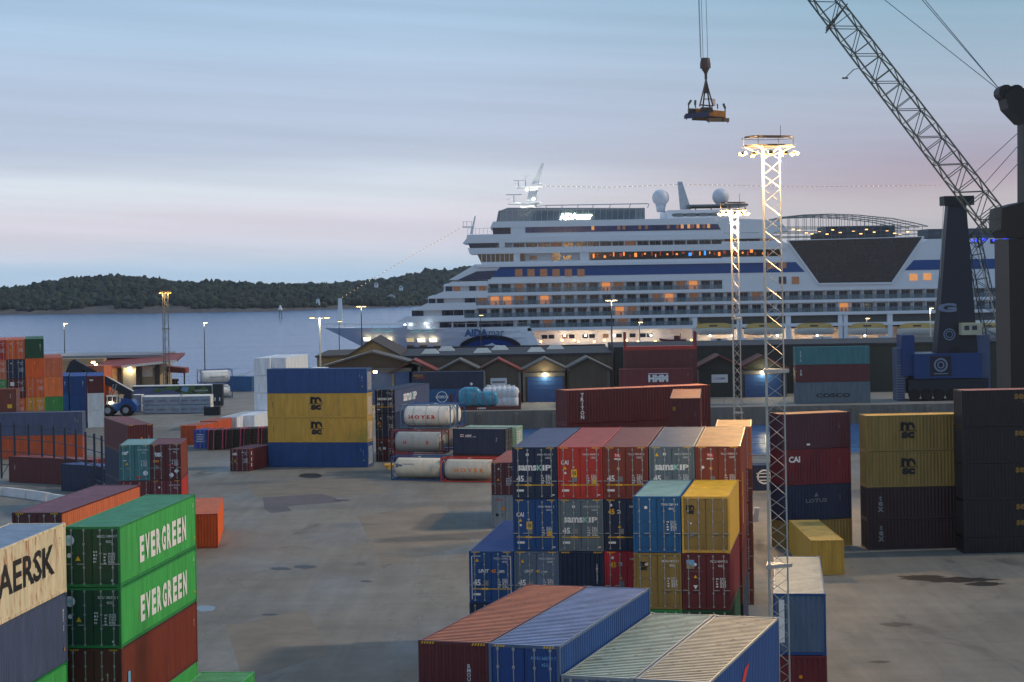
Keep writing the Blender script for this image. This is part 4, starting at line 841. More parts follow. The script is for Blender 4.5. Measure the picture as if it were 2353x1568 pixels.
# the row of gabled door bays
def bay(u, vpk, veave, Yf, w, roofm, door, lab, base_d=8.0, sign=None, lamp=False, wallm=None, wide=False):
    p = atY(u, vpk, Yf); ze = atY(u, veave, Yf).z; e = thing('gabled_bay', lab, 'shed', (p.x, Yf, 0), 0, 'gabled bays along the pier warehouse')
    zp = p.z; wm = wallm or SHEDW; mb = MB()
    mb.prism([(-w/2+.3, 0), (w/2-.3, 0), (w/2-.3, ze), (0, zp-.1), (-w/2+.3, ze)], .5, base_d-.6); mb.build('wall', wm, e)
    for s in (-1, 1):
        mb = MB(); x1 = s*(w/2+.25); sl = (zp-ze)/(w/2); z1 = ze-.25*sl
        mb.hexa([(0, -.2, zp), (x1, -.2, z1), (x1, base_d-.1, z1), (0, base_d-.1, zp), (0, -.2, zp+.28), (x1, -.2, z1+.28), (x1, base_d-.1, z1+.28), (0, base_d-.1, zp+.28)])
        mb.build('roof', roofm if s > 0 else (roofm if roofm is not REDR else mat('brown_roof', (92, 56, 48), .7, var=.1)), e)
    mb = MB()
    for s in (-1, 1): mb.box(s*(w/2-.5)-.22, s*(w/2-.5)+.22, .1, .49, 0, ze-.1)
    mb.build('pillar', GREYT, e)
    if door:
        mb = MB(); dw = w*.37
        mb.box(-dw, dw, .34, .46, 0, ze-1.0)
        for i in range(1, 6): mb.box(-dw, dw, .31, .335, (ze-1)*i/6-.04, (ze-1)*i/6+.04)
        mb.build('door', mat('blue_roller_door', (34, 74, 132), .5, var=.12), e)
        mb = MB(); mb.box(-dw-.4, dw+.4, .2, .49, ze-.95, ze-.3); mb.build('lintel', GREYT, e)
    if sign:
        mb = MB(); mb.box(-1.4, 1.4, .40, .46, ze-2.4, ze-1.0); b_ = mb.build('sign', mat('white_sign', (206, 212, 222), .6, var=.05), e)
        mb = MB(); put_text(mb, sign, (0, .395, ze-1.7), (1,0,0), (0,0,1), 0, 0, .34, 2.2, .02); mb.build('lettering', LET('g'), b_)
    if lamp: wall_lamp(e, (0, -.1, ze-.6), 260, (1.0, .82, .45))
    return e
def wall_lamp(e, loc, watts, colr, name='lamp', spot=True, r=.12, strength=60):
    mb = MB(); mb.bar((loc[0]-.3, loc[1], loc[2]), (loc[0]+.3, loc[1], loc[2]), .2, 8)
    o = mb.build(name, mat('lamp_glow_%d_%d' % (int(colr[2]*100), strength), (255, 255, 255), .5, var=0, emit=strength, ecol=tuple(int(255*c**.4545) for c in colr)), e)
    ld = bpy.data.lights.new('lamp_light', 'POINT'); ld.energy = watts; ld.color = colr; ld.shadow_soft_size = r
    lo = bpy.data.objects.new('lamp_light', ld); COL.objects.link(lo); lo.parent = e; lo.location = (loc[0], loc[1]-.35, loc[2]-.1)
    return o
Yb = 347.5
bay(854.5, 811, 843, Yb, 17, GREYT, True, 'widest gabled bay with blue door, behind the yellow stack', lamp=False, wallm=mat('brown_render', (84, 70, 56), .85, var=.15))
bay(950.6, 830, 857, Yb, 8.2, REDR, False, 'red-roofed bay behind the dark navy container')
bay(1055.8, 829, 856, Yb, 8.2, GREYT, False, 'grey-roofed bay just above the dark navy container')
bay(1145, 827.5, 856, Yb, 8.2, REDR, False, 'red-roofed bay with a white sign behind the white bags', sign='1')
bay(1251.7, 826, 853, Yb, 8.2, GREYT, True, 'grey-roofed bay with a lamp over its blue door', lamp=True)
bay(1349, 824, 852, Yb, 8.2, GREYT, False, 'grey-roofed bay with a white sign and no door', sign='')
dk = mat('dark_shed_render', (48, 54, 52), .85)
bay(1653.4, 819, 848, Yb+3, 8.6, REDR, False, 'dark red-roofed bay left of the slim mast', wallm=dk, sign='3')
bay(1753, 820, 848, Yb+3, 8.6, REDR, True, 'dark bay with a lit lamp behind the tall mast', lamp=True, wallm=dk)
e = thing('wall_lamp', 'bright yellow lamp on the corner behind the blue and yellow stack', 'lamp', atY(862, 855, 343)); wall_lamp(e, (0, 0, 0), 700, (1.0, .68, .2), 'lamp_head', strength=20)
mb = MB(); mb.bar((0, 0, -.1), (0, 4.6, .3), .06, 6); mb.build('bracket', DARKSTEEL(), e)
# ------------------------------------------------------------------ left port building
def port_building():
    Yf = 392; e = thing('port_shed', 'low tan port building with rust-red canopy roofs and lit doors', 'building', (atY(330, 880, Yf).x, Yf, 0))
    ZL = lambda x, y: (x*.26302, 587.9+y*.26302)
    X = lambda x: atY(*ZL(x, 1000), Yf).x; Z = lambda y, x=1100: atY(*ZL(x, y), Yf).z
    tan = mat('tan_render', (158, 138, 108), .85, var=.15, vscale=.5)
    mb = MB(); mb.box(X(880), X(1395), Yf, Yf+14, 0, Z(950)); mb.box(X(300), X(879), Yf+3, Yf+14, 0, Z(900)); mb.build('wall', tan, e, True)
    mb = MB()      # upper flat roof
    mb.box(X(260), X(1370), Yf+6, Yf+22, Z(905), Z(880)); mb.build('upper_roof', mat('grey_roof_sheet', (120, 126, 134), .6, var=.12), e, True)
    mb = MB(); zr = Z(905)
    mb.hexa([(X(880), Yf-3.5, Z(960)), (X(1090), Yf-3.5, Z(960)), (X(1565), Yf-3.5, Z(915)), (X(880), Yf-3.4, Z(962)),
             (X(1000), Yf+9, Z(915)), (X(1090), Yf+9, Z(915)), (X(1565), Yf+4, Z(893)), (X(1000), Yf+9.1, Z(915))]) if 0 else None
    mb.add([(X(860), Yf-3, Z(962)), (X(1090), Yf-3, Z(960)), (X(1568), Yf-3, Z(918)), (X(1560), Yf+9, Z(872)), (X(1100), Yf+9, Z(880)), (X(860), Yf+9, Z(905))], [(0,1,2,3,4,5)])
    mb.add([(X(860), Yf-3, Z(975)), (X(1090), Yf-3, Z(975)), (X(1568), Yf-3, Z(930)), (X(1560), Yf+9, Z(884)), (X(1100), Yf+9, Z(895)), (X(860), Yf+9, Z(917))], [(5,4,3,2,1,0)])
    mb.build('canopy_roof', REDR, e, True)
    mb = MB(); mb.hexa([(X(1090), Yf-3.25, Z(975)), (X(1568), Yf-3.25, Z(932)), (X(1568), Yf-3.02, Z(932)), (X(1090), Yf-3.02, Z(975)), (X(1090), Yf-3.25, Z(955)), (X(1568), Yf-3.25, Z(912)), (X(1568), Yf-3.02, Z(912)), (X(1090), Yf-3.02, Z(955))]); mb.build('fascia', mat('white_fascia', (214, 210, 204), .6), e, True)
    for x in (1052, 1215, 1378):
        mb = MB(); mb.box(X(x)-.45, X(x)+.45, Yf-.9, Yf-.05, 0, Z(965)); mb.build('pillar', mat('dark_pillar', (62, 56, 50), .8), e, True)
    mb = MB(); mb.box(X(895), X(1035), Yf-.06, Yf-.02, 0, Z(990)); mb.build('door', mat('beige_door', (176, 158, 124), .6, var=.08), e, True)
    mb = MB(); mb.box(X(1075), X(1190), Yf-.06, Yf-.02, 0, Z(980)); mb.build('door', mat('pale_shutter', (200, 196, 186), .6, var=.08), e, True)
    mb = MB(); mb.box(X(1243), X(1335), Yf-.08, Yf-.02, Z(1060), Z(965)); mb.build('notice_board', mat('notice_board_white', (206, 198, 184), .7, var=.2, vscale=3), e, True)
    mb = MB(); mb.box(X(1337), X(1356), Yf-.09, Yf-.03, Z(982), Z(957)); mb.build('sign', mat('white_sign', (206, 212, 222)), e, True)
    for (x, y, w, c, s) in ((872, 945, 500, (1.0, .45, .08), 14), (915, 992, 160, (1.0, .55, .15), 9), (1135, 982, 200, (1.0, .82, .4), 12), (850, 920, 160, (1, .45, .08), 10)):
        p = Vector((X(x), Yf-(3.6 if y < 950 else .4), Z(y)))-e.location; wall_lamp(e, p, w, c, 'lamp', strength=s)
port_building()
# second canopy behind
e = thing('canopy', 'small rust-red canopy roof right of the tan port building', 'canopy', atY(372, 850, 400))
mb = MB(); mb.hexa([(-.5,-2,-.3),(5,-2,-.7),(5,2,-.7),(-.5,2,-.3),(-.5,-2,.9),(5,-2,.3),(5,2,.3),(-.5,2,.9)]); mb.build('roof', REDR, e)
mb = MB()
for x in (1, 4.4): mb.bar((x, 0, -10), (x, 0, -.3), .15, 6)
mb.build('post', DARKSTEEL(), e)
# ------------------------------------------------------------------ cruise ship
YS = 467.0
WH = lambda: mat('ship_white_paint', (226, 228, 232), .45, var=.04, vscale=.05)
def ship():
    S = lambda u, v, Y=YS: atY(u, v, Y)
    z6 = lambda x, y: (711.7+x*.30397, 359+y*.30397)
    z7a = lambda x, y: (1299.7+x*.30387, 359+y*.30387)
    z7 = lambda x, y: (1794.8+x*.29599, 433.2+y*.29599)
    def XZ(zf, pts, Y=YS): return [(S(*zf(x, y), Y).x, S(*zf(x, y), Y).z) for x, y in pts]
    Yc = YS+16; tip = S(745, 752, Yc); e = thing('cruise_ship', 'huge white cruise ship with blue stripe and lit cabins moored behind the pier sheds', 'cruise ship', (tip.x, Yc, WATER))
    XE = S(2420, 700).x+70       # stern beyond the frame
    W_ = WH()
    # hull
    zd = tip.z-.2; X0 = tip.x; XK = S(1213, 800).x; zprom = S(1300, 800).z
    def hb(s, z):      # half breadth at distance s from the tip, height fraction z (0 water, 1 deck)
        s0 = 24*(1-z); q = max(0.0, min(1.0, (s-s0)/(52-8*z))); return 16*(1-(1-q)**2.1)
    st = [0, 1, 2.5, 5, 8, 12, 16, 20, 26, 32, 40, 48, 56, 64, 75]; lv = [-.08, .1, .3, .5, .65, .8, .92, 1.0]
    st = [s for s in st if X0+s < XK-1] + [XK-X0]
    vs = []; mb = MB()
    for side in (-1, 1):
        base = len(vs)
        for s in st:
            for f in lv:
                z = WATER+(zd-WATER)*f; s0 = 24*(1-f); b_ = hb(s, f); x = X0+max(s, s0) if s < s0 else X0+s
                vs.append((x, Yc+side*b_, z))
    n = len(lv); fs = []
    for q in range(2):
        o = q*len(st)*n
        for i in range(len(st)-1):
            for k in range(n-1):
                f = (o+i*n+k, o+(i+1)*n+k, o+(i+1)*n+k+1, o+i*n+k+1); fs.append(f if q == 0 else f[::-1])
    m2 = len(st)*n
    for i in range(len(st)-1): fs.append((i*n+n-1, (i+1)*n+n-1, m2+(i+1)*n+n-1, m2+i*n+n-1))
    mb.add(vs, fs)
    mb.box(XK, XE, YS, YS+32, WATER-1, zprom)          # parallel body up to the promenade
    xd = S(1690*.30397+711.7, 800).x
    mb.hexa([(XK,YS,zprom),(XK+3,YS,zprom),(XK+3,YS+32,zprom),(XK,YS+32,zprom),(XK,YS,zd),(XK+.5,YS,zd),(XK+.5,YS+32,zd),(XK,YS+32,zd)])
    mb.build('hull', W_, e, True)
    mb = MB()          # bulwark along the fore deck
    for i in range(len(st)-1):
        a, b_ = st[i], st[i+1]
        mb.bar((X0+a, Yc-hb(a, 1)+.1, zd+.9), (X0+b_, Yc-hb(b_, 1)+.1, zd+.9), .07, 4); mb.bar((X0+b_, Yc-hb(b_, 1)+.1, zd), (X0+b_, Yc-hb(b_, 1)+.1, zd+.9), .05, 4)
    mb.build('railing', GALV(), e, True)
    # blue arch with dark brow
    c = S(1126, 800); mb = MB(); R1 = S(1192, 800).x-S(1060, 800).x; hgt = S(1126, 775).z-S(1126, 806).z
    def arc(r, zf, x): return (c.x+r*x, c.z-.6+zf*math.sqrt(max(0, 1-x*x)))
    pts = [arc(R1*.575, hgt*1.15, -1+2*i/18) for i in range(19)]
    pin = [arc(R1*.47, hgt*.82, -1+2*i/18) for i in range(19)]
    def hy(x, z): return Yc-hb(x-X0, min(1, (z-WATER)/(zd-WATER)))-.12
    def yh(x): return Yc-hb(x-X0, .85)-.12
    mb.mat(0)
    for i in range(18):
        a, b_, cc, d = pts[i], pts[i+1], pin[i+1], pin[i]
        mb.add([(d[0], hy(*d), d[1]), (cc[0], hy(*cc), cc[1]), (b_[0], hy(*b_), b_[1]), (a[0], hy(*a), a[1])], [(0,1,2,3)])
    mb.mat(1)
    for i in range(18):
        d, cc = pin[i], pin[i+1]; mb.add([(d[0], hy(d[0], c.z-4), c.z-4), (cc[0], hy(cc[0], c.z-4), c.z-4), (cc[0], hy(*cc), cc[1]), (d[0], hy(*d), d[1])], [(0,1,2,3)])
    mb.build('hull_emblem', [mat('dark_emblem', (14, 20, 36), .4, var=0), mat('emblem_blue', (12, 60, 136), .4, var=0)], e, True)
    # hull lettering
    mb = MB(); q = S(1112, 765)
    y_ = hy(S(1126, 765).x, q.z+1)-.1
    put_text(mb, 'AIDA', (0, y_, 0), (1,0,0), (0,0,1), S(1094, 765).x, q.z, 1.75, 5.4, .05); y2 = hy(S(1165, 765).x, q.z+1)-.1
    put_text(mb, 'mar', (0, y2, 0), (1,0,0), (0,0,1), S(1140.5, 765).x, q.z-.25, 1.25, 3.5, .0)
    mb.build('lettering', mat('ship_blue_lettering', (22, 76, 130), .5, var=0), e, True)
    # hull windows by the bow
    gl = mat('mooring_deck_light', (255, 236, 190), .5, var=0, emit=1.6); sg = mat('hull_shadow_port', (30, 32, 38), .5)
    for x, y, lit in ((428, 1392, 1), (510, 1394, 1), (595, 1394, 1), (765, 1392, 0), (850, 1392, 1), (940, 1390, 1)):
        p = S(*z6(x, y), YS+6); mb = MB(); s_ = p.x-X0; yy = hy(p.x+1.2, p.z+.5)-.05
        mb.hexa([(p.x-.9, yy, p.z-.4), (p.x+.8, yy+.05, p.z-.4), (p.x+.8, yy+.4, p.z-.4), (p.x-.9, yy+.4, p.z-.4), (p.x-1.1, yy-.05, p.z+.45), (p.x+.6, yy, p.z+.45), (p.x+.6, yy+.4, p.z+.45), (p.x-1.1, yy+.4, p.z+.45)])
        mb.build('mooring_port', gl if lit else mat('dim_mooring_light', (210, 190, 140), .5, var=0, emit=.5), e, True)
    for x, y in ((525, 1435), (615, 1440), (760, 1438), (860, 1434), (965, 1438)):
        p = S(*z6(x, y), YS+8); mb = MB(); yy = hy(p.x+.9, p.z+.3)-.05; mb.box(p.x-.8, p.x+.8, yy, yy+.3, p.z-.22, p.z+.22); mb.build('fairlead', mat('fairlead_shadow', (90, 60, 48), .6), e, True)
    for x, y in ((490, 1327), (580, 1329), (800, 1327), (900, 1325)):
        p = S(*z6(x, y), YS+5); mb = MB(); yy = hy(p.x+1.5, p.z+.2)-.05; mb.box(p.x-1, p.x+1.4, yy, yy+.3, p.z-.1, p.z+.1); mb.build('deck_slot', mat('teal_slot_light', (120, 190, 190), .5, var=0, emit=.3), e, True)
    # superstructure core, recessed behind the balconies
    core = MB()
    rowz = [(653, 673.6), (681, 702), (708.6, 730.5), (737.5, 755.7)]
    U0 = 1107
    Z = lambda v, u=U0: S(u, v).z
    XR = XE-6
    xs = [S(1019, 665).x, S(983, 690).x, S(949, 718).x, S(935, 745).x]
    top_all = Z(643)
    for (a, b_), x in zip(rowz, xs): core.box(x, XR, YS+1.7, YS+30.3, Z(b_)-.01, Z(a)+.01)
    core.box(S(1212, 780).x, XR, YS+4.5, YS+28, zprom-.02, Z(763)+.05)
    # visors and balcony fascias
    sl = [  # front polygon in z6 px (x,y), then right-hand thin band y's
        ([(1005, 990), (1075, 950), (1350, 943)], (985, 1010), (643, 653)),
        ([(880, 1080), (1010, 1018), (1345, 1018)], (1078, 1338), (673.6, 681)),
        ([(775, 1170), (885, 1108), (1255, 1108)], (1168, 1252), (702, 708.6)),
        ([(655, 1257), (725, 1205), (1165, 1205)], (1257, 1162), (730.5, 737.5))]
    for pts, (yb, xr), (va, vb) in sl:
        mb = MB(); P_ = XZ(z6, pts); zb = S(*z6(pts[0][0]+60, yb)).z; xr_ = XZ(z6, [(max(xr, pts[2][0]), 1000)])[0][0]
        poly = [(P_[0][0], zb), (xr_, zb), (xr_, P_[2][1]), (P_[1][0], P_[2][1])] if pts[0][0] != 1005 else [(P_[0][0], zb), (xr_, zb), (xr_, P_[2][1]), (P_[1][0], P_[1][1])]
        mb.prism(poly, YS-.03, YS+32.03)
        mb.box(xr_-.05, XR+2, YS, YS+32, Z(vb), Z(va)); mb.build('deck_band', W_, e, True)
    mb = MB(); mb.box(S(*z6(1600, 1315)).x, XR+2, YS, YS+32, Z(763), Z(755.7)); mb.prism(XZ(z6, [(1600, 1335), (1640, 1335), (1600, 1300), (1540, 1285)]), YS-.04, YS+3); mb.build('deck_band', W_, e, True)
    # low fronts of the balcony rows (solid parts without balconies)
    # cabins
    WD = mat('cabin_glass', (34, 48, 72), .12, var=.25, vscale=.4); WL = mat('cabin_glass_lit', (230, 168, 104), .4, var=.35, vscale=1.5, emit=.5, ecol=(236, 150, 84)); WL2 = mat('cabin_glass_dim', (120, 92, 78), .3, var=.35, vscale=1.5, emit=.1, ecol=(220, 150, 100))
    pitch = 2.87; r = random.Random(5); div = MB(); rail = MB(); chairs = MB(); rest = MB(); cnt = 0
    cm = {}
    def cabmesh(k):
        if k not in cm:
            b_ = MB(); b_.box(-.95, -.03, 0, .06, 0, 1.85); b_.box(.03, .95, 0, .06, 0, 1.85); cm[k] = b_.mesh('cabin_window', [[WD, WL, WL2][k]])
        return cm[k]
    starts = [1345, 1255, 1162, 1560]; ends = [(1657, 9999), (9999, 9999), (9999, 9999), (1590, 9999)]
    lit = {(0, 1382.5): 1, (0, 1395): 1, (1, 1130): 1, (1, 1160): 1, (1, 1188): 2, (1, 1245): 1, (1, 1520): 1, (2, 1400): 1, (3, 1245): 2, (0, 1410): 2, (1, 1720): 2}
    allw = []
    for k, (a, b_) in enumerate(rowz):
        x = S(*z6(starts[k], 1000)).x; xe = {0: S(1660, 660).x, 3: S(1592, 745).x}.get(k, XR-4); z0 = Z(b_); z1 = Z(a)
        while x < xe:
            u = CU+(x/YS)*FPX
            allw.append((x+pitch/2, z0, k, u)); div.box(x-.06, x+.06, YS+.12, YS+1.72, z0, z1)
            x += pitch
        xs_ = S(*z6(starts[k], 1000)).x
        rail.box(xs_, xe, YS+.05, YS+.07, z0, z0+1.0); rail.box(xs_, xe, YS+.03, YS+.09, z0+1.0, z0+1.06)
    # row 0 continues right of the glass hall gap as lit/dim windows further on
    nearest = sorted(range(len(allw)), key=lambda i: allw[i][3] > 2300)
    for q, i in enumerate(nearest):
        x, z0, k, u = allw[i]; t = 0
        rr = r.random(); t = 1 if rr < .02 else 2 if rr < .09 else 0
        for (kk, uu), tt in lit.items():
            if kk == k and abs(uu-u) < 14: t = tt
        if q < 84:
            inst('cabin_window', cabmesh(t), e, (x-e.location.x, YS+1.62-e.location.y, z0+.05-e.location.z))
        else:
            rest.mat(t); rest.box(x-.95, x-.03, YS+1.62, YS+1.68, z0+.05, z0+1.9); rest.box(x+.03, x+.95, YS+1.62, YS+1.68, z0+.05, z0+1.9)
        if r.random() < .6 and u < 2300: chairs.box(x-.8, x-.45, YS+.3, YS+.7, z0, z0+.75)
        if r.random() < .5 and u < 2300: chairs.box(x+.1, x+.45, YS+.3, YS+.7, z0, z0+.75)
    tag(rest.build('cabin_windows', [WD, WL, WL2], e, True), kind='stuff')
    core.add(div.v, div.f); core.build('accommodation', W_, e, True)
    rail.build('balcony_rail', mat('balcony_glass', (120, 140, 150), .1, var=0, alpha=.35), e, True)
    tag(chairs.build('deck_chairs', mat('deck_chair_yellow', (150, 140, 50), .7, var=.1), e, True), kind='stuff')
    # small windows in the solid fronts of the stepped decks
    for k, xsx in ((0, (1050, 1110, 1230, 1305)), (1, (920, 985, 1195, 1235)), (2, (790, 830, 1020, 1055, 1110, 1150)), (3, (1000, 1040, 1105, 1145, 1205, 1235, 1300, 1335, 1385, 1420, 1475, 1510))):
        for x in xsx:
            p = S(*z6(x, 1000)); mb = MB(); a, b_ = rowz[k]; mb.box(p.x-.75, p.x+.75, YS+1.55, YS+1.69, Z(b_)+.35, Z(a)-.25)
            mb.build('window', WL2 if (k == 0 and x in (1110, 1305)) else WD, e, True)
    # blue stripe deck
    mb = MB(); zt, zb = S(1180, 612.5).z, S(1180, 641).z
    front = XZ(z6, [(1050, 975), (1250, 838), (1420, 820)])
    mb.prism([(front[0][0], Z(643)), (XR, Z(643)), (XR, zt+.6), (front[1][0], zt+.6)], YS+.05, YS+31.9); mb.build('deckhouse', W_, e, True)
    xg0, xg1 = S(1828.4, 597).x, S(1849.7, 623).x
    bl = MB(); bx = XZ(z6, [(1380, 940), (1440, 850)])
    bl.prism([(bx[0][0]-.4, zb+.45), (xg1, zb+.45), (xg0, zt-.1), (bx[1][0], zt-.1)], YS-.03, YS+.04)
    xr0 = S(*z7(960, 615)).x; xr1 = S(*z7(1030, 525)).x
    bl.prism([(xr0, zb+.45), (XR, zb+.45), (XR, zt-.1), (xr1, zt-.1)], YS-.03, YS+.04)
    bl.build('blue_stripe', mat('ship_blue_stripe', (8, 74, 138), .4, var=.03), e, True)
    mb = MB(); P_ = XZ(z6, [(1110, 940), (1365, 932), (1412, 865), (1262, 872)]); mb.prism([P_[0], P_[1], P_[2], P_[3]], YS-.05, YS+.03); mb.build('slanted_window', mat('slanted_glass', (28, 48, 84), .15, var=.2, vscale=.6), e, True)
    for x in (1580, 1673, 1768, 1862, 1955, 2050):
        p = S(*z6(x, 882)); mb = MB(); mb.box(p.x-.85, p.x+.85, YS-.08, YS-.04, p.z-.85, p.z+.85); mb.build('window', WL2, e, True)
    for x, y in ((1640, 825), (1550, 830)):
        p = S(*z7a(x, y)); mb = MB(); mb.box(p.x-.9, p.x+.9, YS-.08, YS-.04, p.z-.7, p.z+.7); mb.build('window', WL2, e, True)
    for x, y in ((1640, 940), (1738, 940)):
        p = S(*z7a(x, y)); mb = MB(); mb.box(p.x-.85, p.x+.85, YS-.10, YS-.02, p.z-.85, p.z+.85); mb.build('window', WL2 if x > 1700 else WD, e, True)
    # white wall aft of row 0 (solid) : covers the gap between row 0 end and the glass hall
    mb = MB(); xa = S(1660, 660).x; mb.box(xa, XR, YS+.02, YS+1.69, Z(674), Z(643)); mb.build('solid_side', W_, e, True)
    for x, y in ((1028, 690), (1135, 686)):
        p = S(*z7(x, y)); mb = MB(); mb.box(p.x-.9, p.x+.9, YS-.12, YS-.02, p.z-.75, p.z+.75); mb.build('window', WL, e, True)
    # bridge deck
    zb0 = zt+.55; P_ = XZ(z6, [(1250, 820), (1220, 750), (1210, 705)])
    zq = [P_[0][1], P_[1][1]+.1, P_[2][1]]
    xe6 = XR
    def band(xf, xf2, z0, z1, m, name, y0=0.0, xr=None, y1=31.9):
        mb = MB(); mb.prism([(xf, z0), (xr or xe6, z0), (xr or xe6, z1), (xf2, z1)], YS+y0, YS+y1); return mb.build(name, m, e, True)
    Zt = lambda y, x=1500: S(*z6(x, y)).z
    xg = S(*z7a(1640, 640)).x      # where the glass hall frame begins
    band(P_[0][0]+.6, P_[0][0], Zt(838), Zt(818), W_, 'deck_band', -.6, xr=xg+1)
    band(P_[0][0]+1.6, P_[1][0]+1.4, Zt(818), Zt(740), mat('bridge_glass', (40, 44, 50), .15, var=.5, vscale=1.5, emit=.02, ecol=(255, 210, 140)), 'bridge_windows', .2, xr=S(*z6(1545, 800)).x)
    mb = MB(); x = P_[0][0]+1.5
    while x < S(*z6(1545, 800)).x:
        mb.box(x, x+.12, YS+.08, YS+.2, Zt(818), Zt(740)); x += 1.05
    mb.build('bridge_mullions', W_, e, True)
    band(S(*z6(1560, 800)).x, S(*z6(1560, 800)).x+1.4, Zt(800, 1560), Zt(735, 1560), W_, 'deckhouse', 2.4, xr=xg+1)
    mb = MB()
    for x in (1595, 1690, 1865, 1950): 
        p = S(*z6(x, 768)); w = .9 if x in (1690, 1950) else 1.0; h = .4 if x in (1690, 1950) else 1.1; mb.box(p.x-w, p.x+w, YS+2.3, YS+2.38, p.z-h, p.z+h)
    mb.build('deck_doors', WD, e, True)
    mb = MB(); mb.box(S(*z6(1545, 750)).x, S(*z6(1590, 750)).x, YS+.0, YS+2.4, Zt(800), Zt(730)); mb.box(S(*z7a(108, 750)).x, S(*z7a(180, 750)).x, YS, YS+2.4, Zt(800), Zt(730)); mb.build('side_post', W_, e, True)
    band(S(*z6(1240, 810)).x+2, S(*z6(1240, 810)).x+1.8, Zt(815, 1700), Zt(795, 1700), W_, 'deck_band', -.02, xr=xg+1)
    # dark long restaurant window
    mb = MB(); zA, zB = S(*z7a(300, 712)).z, S(*z7a(300, 778)).z; xa, xb = S(*z7a(180, 750)).x, S(*z7a(1635, 740)).x
    mb.box(xa, xb-.8, YS-.06, YS+2.39, zB, zA); mb.prism([(xb-.8, zB), (xb, zB), (xb-.8, zA)], YS-.06, YS+2.3); mb.build('lounge_window', mat('lounge_glass', (22, 20, 24), .12, var=.1), e, True)
    r2 = random.Random(9)
    for i in range(34):
        x = xa+.8+(xb-xa-3)*i/34+r2.uniform(-.4, .4); mb = MB(); w = r2.uniform(.2, .7); z0 = zB+r2.uniform(.2, .9); 
        mb.box(x, x+w, YS-.10, YS-.065, z0, z0+r2.uniform(.3, 1.0)); k = 'blue' if i in (18, 21) else 'warm'
        mb.build('lit_pane', mat('lounge_blue_light', (60, 140, 255), .5, var=0, emit=1.2) if k == 'blue' else [mat('lounge_warm_light', (255, 140, 60), .5, var=0, emit=1.0), mat('lounge_red_light', (160, 60, 36), .5, var=0, emit=.5)][i % 2], e, True)
    # deck above : overhanging brow, dark front windows, tall balconies
    band(S(*z6(1210, 712)).x, S(*z6(1195, 700)).x, Zt(738), Zt(692), W_, 'deck_band', -.3, xr=xg+1)
    z0, z1 = Zt(692), Zt(632)
    band(S(*z6(1210, 700)).x, S(*z6(1190, 652)).x, z0, z1, mat('front_glass', (24, 40, 64), .12, var=.1), 'front_windows', .3, xr=S(*z6(1405, 660)).x)
    band(S(*z6(1405, 660)).x, S(*z6(1405, 660)).x, z0, z1, W_, 'deckhouse', 1.8, xr=xg)
    mb = MB(); mb.box(S(*z6(1448, 660)).x-.5, S(*z6(1468, 660)).x+.2, YS-.4, YS+.4, z0, z1+.4); mb.build('signal_lamp', W_, e, True)
    x = S(*z6(1535, 660)).x; i = 0; dv = MB()
    while x < xg-3:
        dv.box(x-.1, x+.1, YS+.1, YS+1.8, z0, z1); t = {3: 1, 20: 2, 9: 2, 17: 1, 23: 1, 25: 2}.get(i, 0)
        if i < 13 or 1:
            if x < S(1700, 560).x or 1:
                mb = MB(); mb.box(x+.25, x+1.45, YS+1.68, YS+1.76, z0+.05, z1-.1); mb.box(x+1.55, x+2.6, YS+1.68, YS+1.76, z0+.05, z1-.1)
                if i % 2 == 0 or t: mb.build('suite_window', [WD, WL2, WL2][t], e, True)
                else: rest2 = mb.build('suite_window', WD, e, True)
        x += 2.85; i += 1
    dv.box(S(*z6(1535, 660)).x, xg-3, YS+.04, YS+.08, z0+.95, z0+1.05); dv.build('balcony_partitions', mat('ship_partition', (206, 208, 212)), e, True)
    # next : thick white band, window strip
    band(S(*z6(1155, 655)).x, S(*z6(1190, 588)).x, Zt(655), Zt(612), W_, 'deck_band', -.3, xr=xg-2)
    band(S(*z6(1185, 600)).x, S(*z6(1190, 585)).x, Zt(612), Zt(590), W_, 'deck_band', -.3, xr=S(*z6(1560, 600)).x)
    band(S(*z6(1520, 600)).x, S(*z6(1520, 590)).x, Zt(615), Zt(496), W_, 'deckhouse', .02, xr=S(*z7a(1200, 500)).x)
    band(S(*z6(1385, 590)).x, S(*z6(1380, 535)).x, Zt(590), Zt(538), mat('front_glass', (24, 40, 64)), 'front_windows', .8, xr=S(*z6(1520, 560)).x)
    band(S(*z6(1365, 545)).x, S(*z6(1385, 498)).x, Zt(540), Zt(494), W_, 'deck_band', -.1, xr=S(*z7a(1180, 470)).x)
    mb = MB(); za, zb_ = S(*z6(1800, 524)).z, S(*z6(1800, 578)).z; xa = S(*z6(1630, 550)).x; xb = S(*z7a(1172, 510)).x
    mb.box(xa, xb-1.2, YS-.05, YS+.019, zb_, za); mb.prism([(xb-1.2, zb_), (xb, zb_), (xb-.8, za), (xb-1.2, za)], YS-.05, YS+.019); mb.build('window_strip', mat('strip_glass', (24, 52, 104), .1, var=.25, vscale=.5), e, True)
    for x in (205, 400, 440, 560, 610, 775, 845, 880, 930, 960, 1000, 1045, 1080):
        p = S(*z7a(x, 535-(x-200)*.018)); mb = MB(); mb.box(p.x-.3, p.x+.35, YS-.09, YS-.055, p.z-.75, p.z+.65); mb.build('lit_pane', WL if x in (205, 880, 1000, 1080, 930) else WL2, e, True)
    mb = MB(); x = xa
    while x < xb-2: mb.box(x, x+.05, YS-.085, YS-.052, zb_, za); x += 1.15
    mb.build('strip_mullions', mat('mullion_grey', (70, 84, 110), .5, var=0), e, True)
    # right part: solid shoulder to the glass hall frame
    pts = [z7a(1200, 470), z7a(1570, 470), z7a(1640, 640), z7a(1833, 905)]
    P_ = [(S(u, v).x, S(u, v).z) for u, v in pts]
    mb = MB(); zl_ = Z(643)
